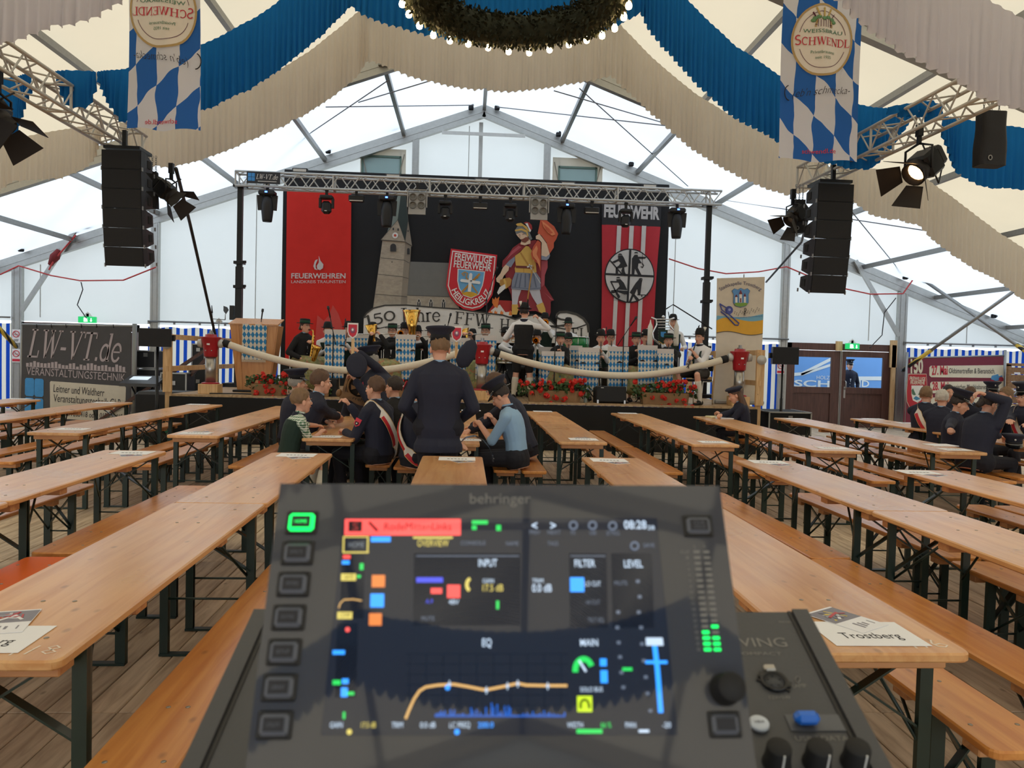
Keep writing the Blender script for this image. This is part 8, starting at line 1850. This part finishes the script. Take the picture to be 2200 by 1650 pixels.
# ------------------------------------------------------------------ along the stage front
HOSE = mk('fire_hose_canvas', (222, 212, 192), .8, 0, .07, 30, .3, 120); HRED = mk('hydrant_red', (168, 22, 36), .35, 0, .08, 8, coat=.2)
HY = 13.78; hyd = None
def gx(px, Y=HY, py=830): return at(px, py, Y).x
for px, lab in ((452, 'red and steel hydrant pillar at the left stage corner beside the lectern'), (1034, 'red and steel hydrant pillar in the middle of the stage front'), (1587, 'red and steel hydrant pillar at the right in front of the roll-up banner')):
    if hyd: dup(hyd, (gx(px), HY, SZ), 0, lab, 'hydrant pillars', hyt); continue
    t = thing('hydrant', lab, 'hydrant', (gx(px), HY, SZ), 0, 'hydrant pillars'); hyd = t
    MB(PINE).box((0, 0, .085), (.33, .30, .17), bev=.006).build('wooden_block', t)
    MB(HRED).lathe([(.15, .17), (.15, .19), (.11, .20)], 24).build('foot_flange', t)
    MB(STAIN).lathe([(.09, .19), (.09, .66)], 24).build('column', t)
    MB(HRED).lathe([(.105, .64), (.115, .66), (.12, .76), (.165, .96), (.175, .97), (.175, .985), (.10, .99), (.095, 1.03), (.03, 1.035)], 24).build('head', t)
    MB(STEELG).lathe([(.055, 1.03), (.055, 1.05), (.03, 1.055), (.03, 1.10), (.001, 1.10)], 6, smooth=False).build('operating_nut', t)
    for s in (-1, 1): MB(ALUW).lathe([(.06, 0), (.075, .01), (.075, .05), (.066, .06), (.066, .085), (.05, .09), (.001, .09)], 18, M=Matrix.Translation((s*.13, 0, .875)) @ Matrix.Rotation(s*pi/2, 4, 'Y')).build('coupling', t)
    MB(SIGNW).box((0, -.142, .86), (.05, .006, .03)).build('type_plate', t); m = MB(SILVB); [m.ell((x, -.12, .75), .012, 6) for x in (-.05, .05)]; m.build('bolts', t)
    hyt = tree_of(t)
def hose(lab, pts):
    W = [at(x, y, HY) for x, y in pts]; t = thing('fire_hose', lab, 'hose', W[0])
    P_ = []
    for i in range(len(W)-1):
        p0, p1, p2, p3 = W[max(0, i-1)], W[i], W[i+1], W[min(len(W)-1, i+2)]
        for k in range(5): u = k/5; P_.append(.5*((2*p1)+(p2-p0)*u+(2*p0-5*p1+4*p2-p3)*u*u+(3*p1-p0-3*p2+p3)*u**3)-W[0])
    P_.append(W[-1]-W[0]); MB(HOSE).tube(P_, .062, 12).build('hose_body', t)
    for a, b_ in ((P_[0], P_[1]), (P_[-1], P_[-2])): d = (b_-a).normalized(); MB(RUB).tube([a-d*.02, a+d*.09], .068, 12).build('hose_sleeve', t)
hose('cream fire hose sagging between the left and the middle hydrant', [(482, 737), (540, 757), (600, 774), (660, 787), (730, 795), (800, 796), (860, 790), (930, 775), (1006, 752)])
hose('cream fire hose sagging between the middle and the right hydrant', [(1063, 757), (1110, 772), (1160, 785), (1220, 797), (1290, 805), (1350, 807), (1410, 803), (1470, 793), (1520, 782), (1560, 771)])
# geranium boxes
LEAF = mk('geranium_leaf', (56, 84, 40), .6, 0, .4, 16); PET = mk('geranium_red', (218, 52, 40), .6, 0, .15, 20); BURL = mk('burlap', (150, 118, 84), .95, 0, .15, 40, .5, 160)
m = MB(PET); r_ = random.Random(2)
for i in range(30):
    n_ = V((r_.gauss(0, 1), r_.gauss(0, 1), r_.gauss(.4, 1))).normalized(); x, _, z = frame_from(n_); c = n_*.036
    m.add([c]+[c+(x*cos(a)+z*sin(a))*.022+n_*.006 for a in [2*pi*k/5 for k in range(5)]], [(0, k+1, (k+1) % 5+1) for k in range(5)])
fm = m.mesh('flower_head')
def geranium(lab, px, py, wpx, hpx, nf, Y=13.66, seed=0):
    b_ = at(px, py, Y); w_ = wpx/FPX*Y; h = hpx/FPX*Y; t = thing('geranium_box', lab, 'flower box', (b_.x, Y, SZ), 0, 'red geranium boxes'); r_ = random.Random(seed)
    bh = min(.22, h*.45); bw = w_*.72
    MB(BURL).grid(24, 5, lambda u, v: (bw/2*max(-1, min(1, 1.5*cos(2*pi*u)))*(1-.06*(1-v))+.008*sin(u*60), .12*max(-1, min(1, 1.5*sin(2*pi*u)))+.006*cos(u*47), .003+bh*v), wrap=True).box((0, 0, bh*.8), (bw*.9, .2, .02)).build('burlap_wrap', t)
    pt = lambda: V((r_.uniform(-1, 1)*w_/2, r_.gauss(0, .07)-.03, bh+r_.random()**.8*(h-bh)*.9-.05))
    m = MB(LEAF)
    for i in range(int(240*w_)):
        c = pt(); c.z -= .06*abs(c.x/w_*2); n_ = V((r_.gauss(0, 1), r_.gauss(-.5, 1), r_.gauss(.7, 1))).normalized(); x, _, z = frame_from(n_); q = r_.uniform(.022, .04); m.add([c]+[c+(x*cos(a)+z*sin(a))*q*(1 if k % 2 else .85)+n_*q*.25 for k, a in enumerate([2*pi*k/7 for k in range(7)])], [(0, k+1, (k+1) % 7+1) for k in range(7)])
    m.build('foliage', t, kind='stuff')
    for i in range(nf):
        c = pt()+V((0, -.05, .03)); c.x *= .97
        if i % 4 == 0: c = V((r_.uniform(-.45, .45)*w_, -.16, bh*r_.uniform(-.2, .9)))
        o = link('flower_head', fm, t, c, (r_.random()*6, r_.random()*6, 0)); q = r_.uniform(.8, 1.15); o.scale = (q, q, q)
geranium('burlap wrapped red geraniums in front of the lectern', 578, 848, 96, 54, 24, seed=1)
geranium('small red geraniums behind the seated man in the dark blazer', 694, 850, 34, 40, 7, seed=2)
geranium('red geraniums half hidden between the caps and the standing man', 864, 852, 40, 45, 8, seed=3)
geranium('burlap box of red geraniums between the conductor and the floor monitor', 1190, 862, 158, 54, 38, seed=4)
geranium('burlap box of red geraniums below the striped flag, right of the floor monitor', 1426, 869, 142, 56, 36, seed=5)
# floor monitors
def speaker_box(t, w_, d_, h, M=None):
    MB(BLK).box((0, 0, h/2), (w_, d_, h), M=M, bev=.015).build('cabinet', t); MB(GRIL).box((0, -d_/2-.004, h/2), (w_*.93, .012, h*.9), M=M).build('grille', t); MB(SIGNW).box((-w_*.3, -d_/2-.012, h*.88), (.05, .003, .008), M=M).build('badge', t)
t = thing('floor_monitor', 'black floor monitor wedge at the stage edge between the geranium boxes', 'loudspeaker', (gx(1309), 13.72, SZ)); speaker_box(t, .54, .34, .29, Matrix.Rotation(-.12, 4, 'X')); MB(SILVB).box((-.24, -.16, .03), (.03, .04, .06)).box((.24, -.16, .03), (.03, .04, .06)).build('foot', t)
t = thing('floor_monitor', 'small upright black monitor box behind the carved wooden sign', 'loudspeaker', (gx(716, 13.8), 13.8, SZ)); speaker_box(t, .15, .2, .32)
# lectern with lozenge cloth
LECW = mk_wood('lectern_beech', (204, 148, 92), (188, 128, 74), .4, stretch=(8, 8, .8), knots=False, tint=0); LYY = 14.6
c = lambda px, py: at(px, py, LYY)
t = thing('lectern', 'tapered beech lectern with blue and white lozenge cloth at the left of the stage', 'lectern', (c(545, 838).x, LYY, SZ)); L0 = V(t.location); q = lambda px, py: c(px, py)-L0
zt = q(545, 697).z; A_, B_, C_, D_ = q(510, 836), q(577, 838), q(596, 700), q(494, 697)
A_.z = B_.z = .04
MB(LECW).poly([A_, B_, C_, D_], (0, .02, 0)).build('front_board', t); MB(LECW).poly([A_+V((0, -.012, 0)), A_+V((.10, -.012, 0)), D_+V((.16, -.012, 0)), D_+V((0, -.012, 0))], (0, .012, 0)).poly([B_+V((-.10, -.012, 0)), B_+V((0, -.012, 0)), C_+V((0, -.012, 0)), C_+V((-.16, -.012, 0))], (0, .012, 0)).build('side_strip', t)
for a, b_ in ((A_, D_), (B_, C_)): MB(LECW).poly([a, b_, b_+V((0, .4, .0)), a+V((0, .3, 0))], (.02, 0, 0)).build('side_board', t)
MB(LECW).poly([D_+V((-.02, -.03, 0)), C_+V((.02, -.03, 0)), C_+V((.02, .45, .12)), D_+V((-.02, .45, .12))], (0, 0, .02)).build('reading_top', t); MB(BLK).box((0, .15, .02), (.72, .5, .04), bev=.01).build('base_plate', t)
LOZ2 = mk_loz('lectern_lozenges', .075, .125, (64, 138, 192), (228, 224, 212), .3, .1); a, b_, e = q(521, 698), q(573, 698), q(521, 772)
MB(LOZ2).grid(12, 10, lambda u, v: (a.x+(b_.x-a.x)*u+.01*v, -.03-.006*sin(u*12), e.z+(a.z-e.z+.02)*v)).build('lozenge_cloth', t); m = MB(HOSE); [m.box((a.x+(b_.x-a.x)*(k+.5)/26, -.03, e.z-.02), (.010, .006, .05)) for k in range(26)]; m.build('fringe', t, kind='stuff')
mic('slim black microphone on the lectern', 560, 699, 14.75, 562, 684, SZ)
# pine railings at both stage ends
for xr, px, lab in ((-5.12, 383, 'raw pine railing along the left stage end'), (5.26, 1646, 'raw pine railing post at the right stage end')):
    t = thing('pine_railing', lab, 'railing', (xr, 13.6, 0)); h = 1.86
    for y in (0, 2.45, 4.4): MB(PINE).box((0, y, .45+h/2-.02), (.14, .06, h-.86), M=Matrix.Identity(4)).box((0, y+.05, (h)/2), (.10, .04, h)).build('post', t)
    for z in (h-.05, 1.26): MB(PINE).box((.0, 2.2, z), (.045, 4.5, .09)).build('rail', t)
    MB(ALUW).lathe([(.075, 0), (.085, .01), (.085, .035), (.05, .04), (.045, .06), (.001, .06)], 20, M=Matrix.Translation((0, -.035, h-.18)) @ Matrix.Rotation(pi/2, 4, 'X')).build('hydrant_cap', t)
# loudspeakers on stands
def pole_speaker(lab, px, py0, py1, w_, Y, rz):
    a, b_ = at(px, py0, Y), at(px, py1, Y); t = thing('stand_loudspeaker', lab, 'loudspeaker', (a.x, Y, 0), radians(rz), 'loudspeakers on poles'); h = a.z-b_.z; M = Matrix.Translation((0, 0, b_.z))
    MB(BLK).poly([(-w_/2, -.15, 0), (w_/2, -.15, 0), (w_*.36, .22, 0), (-w_*.36, .22, 0)], (0, 0, h)).xf(M).build('cabinet', t); MB(GRIL).box((0, -.155, b_.z+h/2), (w_*.96, .012, h*.92)).build('grille', t)
    for s in (-1, 1): MB(BLK).box((s*w_*.47, .06, b_.z+h*.5), (.05, .1, .1)).build('handle', t)
    MB(BLKM).tube([(0, .03, .35), (0, .03, b_.z)], .02, 10).tube([(0, .03, .3), (0, .03, b_.z*.6)], .028, 10).build('pole', t)
    for k in range(3): q_ = 2*pi*k/3+.4; MB(BLKM).tube([(0, .03, .62), (.42*cos(q_), .03+.42*sin(q_), .015)], .014, 6).build('leg', t)
pole_speaker('black loudspeaker on a pole left of the stage beside the grey banner', 338, 706, 745, .50, 13.0, 8)
pole_speaker('black loudspeaker on a pole right of the stage in front of the door', 1684, 746, 783, .48, 14.3, -6)
# technician's corner at left
def cased(nm, lab, x0, x1, y0, y1, Y, d_, cat='case', mat=None):
    a, b_ = at(x0, y0, Y), at(x1, y1, Y); w_ = b_.x-a.x; z0 = max(0, b_.z); h = a.z-z0
    t = thing(nm, lab, cat, ((a.x+b_.x)/2, Y, z0)); MB(mat or MATS['case_black_laminate']).box((0, d_/2, h/2), (w_-.02, d_, h-.01), bev=.01).build('case_body', t); m = MB(ALU)
    for x in (-1, 1):
        for z in (0.012, h-.012): m.bar((x*(w_/2-.01), 0, z), (x*(w_/2-.01), d_, z), .025)
        m.bar((x*(w_/2-.01), .0, .012), (x*(w_/2-.01), 0, h-.012), .025)
    for z in (.012, h-.012): m.bar((-w_/2, 0, z), (w_/2, 0, z), .025)
    m.build('edge_profile', t); MB(STAIN).box((0, -.01, h*.75), (.08, .02, .08)).build('latch', t); return t
t = thing('subwoofer', 'large black rounded subwoofer on the floor left of the stage', 'loudspeaker', (at(342, 870, 13.9).x, 14.0, 0)); MB(BLK).box((0, .3, .42), (.92, .7, .84), bev=.06).build('cabinet', t); MB(GRIL).box((0, -.055, .42), (.84, .02, .74)).build('grille', t)
cased('flight_case', 'black flight case stacked beside the grey banner, lower one', 292, 335, 792, 905, 16.4, .6); cased('equipment_rack', 'black equipment rack standing on the lower flight case', 292, 334, 752, 792, 16.4, .5, 'rack')
cased('flight_case', 'grey edged flight case behind the pine railing', 405, 445, 790, 905, 17.6, .6); cased('amplifier_rack', 'black amplifier rack on the case behind the pine railing', 412, 440, 738, 790, 17.6, .5, 'rack')
cased('flight_case', 'long low black flight case between subwoofer and lectern', 345, 400, 800, 890, 15.6, .5)
p = at(306, 800, 15.4); t = thing('lighting_console', 'small tilted lighting console with pale screen beside the grey banner', 'console', (p.x, 15.3, .0)); MB(BLKM).tube([(-.2, .1, 0), (.2, .1, .85)], .018, 8).tube([(.2, .1, 0), (-.2, .1, .85)], .018, 8).build('folding_stand', t); MB(DESK).poly([(-.35, -.1, .86), (.35, -.1, .86), (.35, .4, 1.0), (-.35, .4, 1.0)], (0, 0, .06)).build('console_body', t); MB(mk('console_screen', (190, 204, 214), .2, emit=.4)).poly([(-.25, .1, .985), (.1, .1, .985), (.1, .3, 1.04), (-.25, .3, 1.04)], (0, 0, .004)).build('screen', t)
BAGG = mk('green_bag', (22, 96, 74), .7, 0, .2, 12); p = at(333, 872, 12.9); t = thing('sports_bag', 'black and green bag on the floor below the left pole loudspeaker', 'bag', (p.x-.05, 13.25, 0)); MB(BAGC).lathe([(.10, .01), (.24, .04), (.26, .16), (.18, .30), (.05, .36), (.001, .36)], 16, sy=.55).build('bag_body', t); MB(BAGG).tube([(-.12, -.10, .3), (-.02, -.14, .34), (.1, -.12, .3), (.2, -.1, .16), (.17, -.11, .06)], [.03, .05, .05, .045, .02], 10, flat=.6).build('green_panel', t); MB(BAGC).tube([(-.1, 0, .33), (-.05, 0, .42), (.05, 0, .42), (.1, 0, .33)], .012, 6).build('handle', t)
for a, b_, lab in (((352, 812), (442, 752), 'brown wooden pole leaning behind the railing, longer one'), ((398, 818), (440, 775), 'brown wooden pole leaning behind the railing, shorter one')):
    A_, B_ = at(*a, 15.9), at(*b_, 15.9); d = (A_-B_).normalized(); A_ = A_+d*((A_.z-.04)/-d.z) if d.z < 0 else A_; t = MB(BROWNW).bar(A_, B_+(B_-A_)*.1, .09, .06).build('wooden_pole'); tag(t, lab, 'pole', 'brown wooden poles')
p = at(470, 720, 17.2); t = thing('antenna_stand', 'grey antenna stand with paddle antenna behind the left hydrant', 'antenna', (p.x, 17.2, SZ)); c = lambda px, py: at(px, py, 17.2)-V(t.location)
MB(STEELG).tube([(0, 0, .02), c(470, 690)], .015, 8).tube([c(455, 685), c(484, 687)], .010, 6).tube([c(457, 720), c(456, 672)], .010, 6).tube([c(484, 687), c(484, 675)], .010, 6).lathe([(.2, 0), (.2, .02), (.02, .03)], 16).build('stand', t); MB(mk('antenna_grey', (84, 88, 92), .6)).poly([c(480, 657), c(488, 660), c(491, 666), c(485, 675), c(480, 668)], (0, .02, 0)).build('paddle_antenna', t); MB(ALUW).poly([c(463, 690), c(470, 683), c(478, 691), c(470, 697)], (0, .02, 0)).build('junction_plate', t); MB(BLKM).tube([c(456, 672), c(455, 656)], [.016, .008], 6).build('whip_antenna', t)
t = cased('stage_steps', 'black cloth covered step block at the right stage end', 1652, 1742, 884, 938, 14.1, .9, 'steps', BLKC)
cable([V((gx(1000, 13.5)-5.0+.6, 13.6, SZ+.012)), V((-3.9, 13.75, SZ+.012)), V((-3.2, 13.62, SZ+.012)), V((-2.6, 13.9, SZ+.012))], .012, CORDB, 'black cable lying on the stage edge below the lectern')
p = at(1258, 855, 13.7); t = thing('water_bottle', 'small clear water bottle on the stage left of the floor monitor', 'bottle', (p.x, 13.7, SZ)); MB(mk('bottle_clear', (206, 222, 214), .08, 0, .02, trans=.6)).lathe([(.03, 0), (.033, .01), (.033, .14), (.014, .18), (.013, .2), (.001, .2)], 14).build('bottle_body', t); MB(GRN).lathe([(.015, .195), (.015, .215), (.001, .215)], 10).build('cap', t)
bake_people()
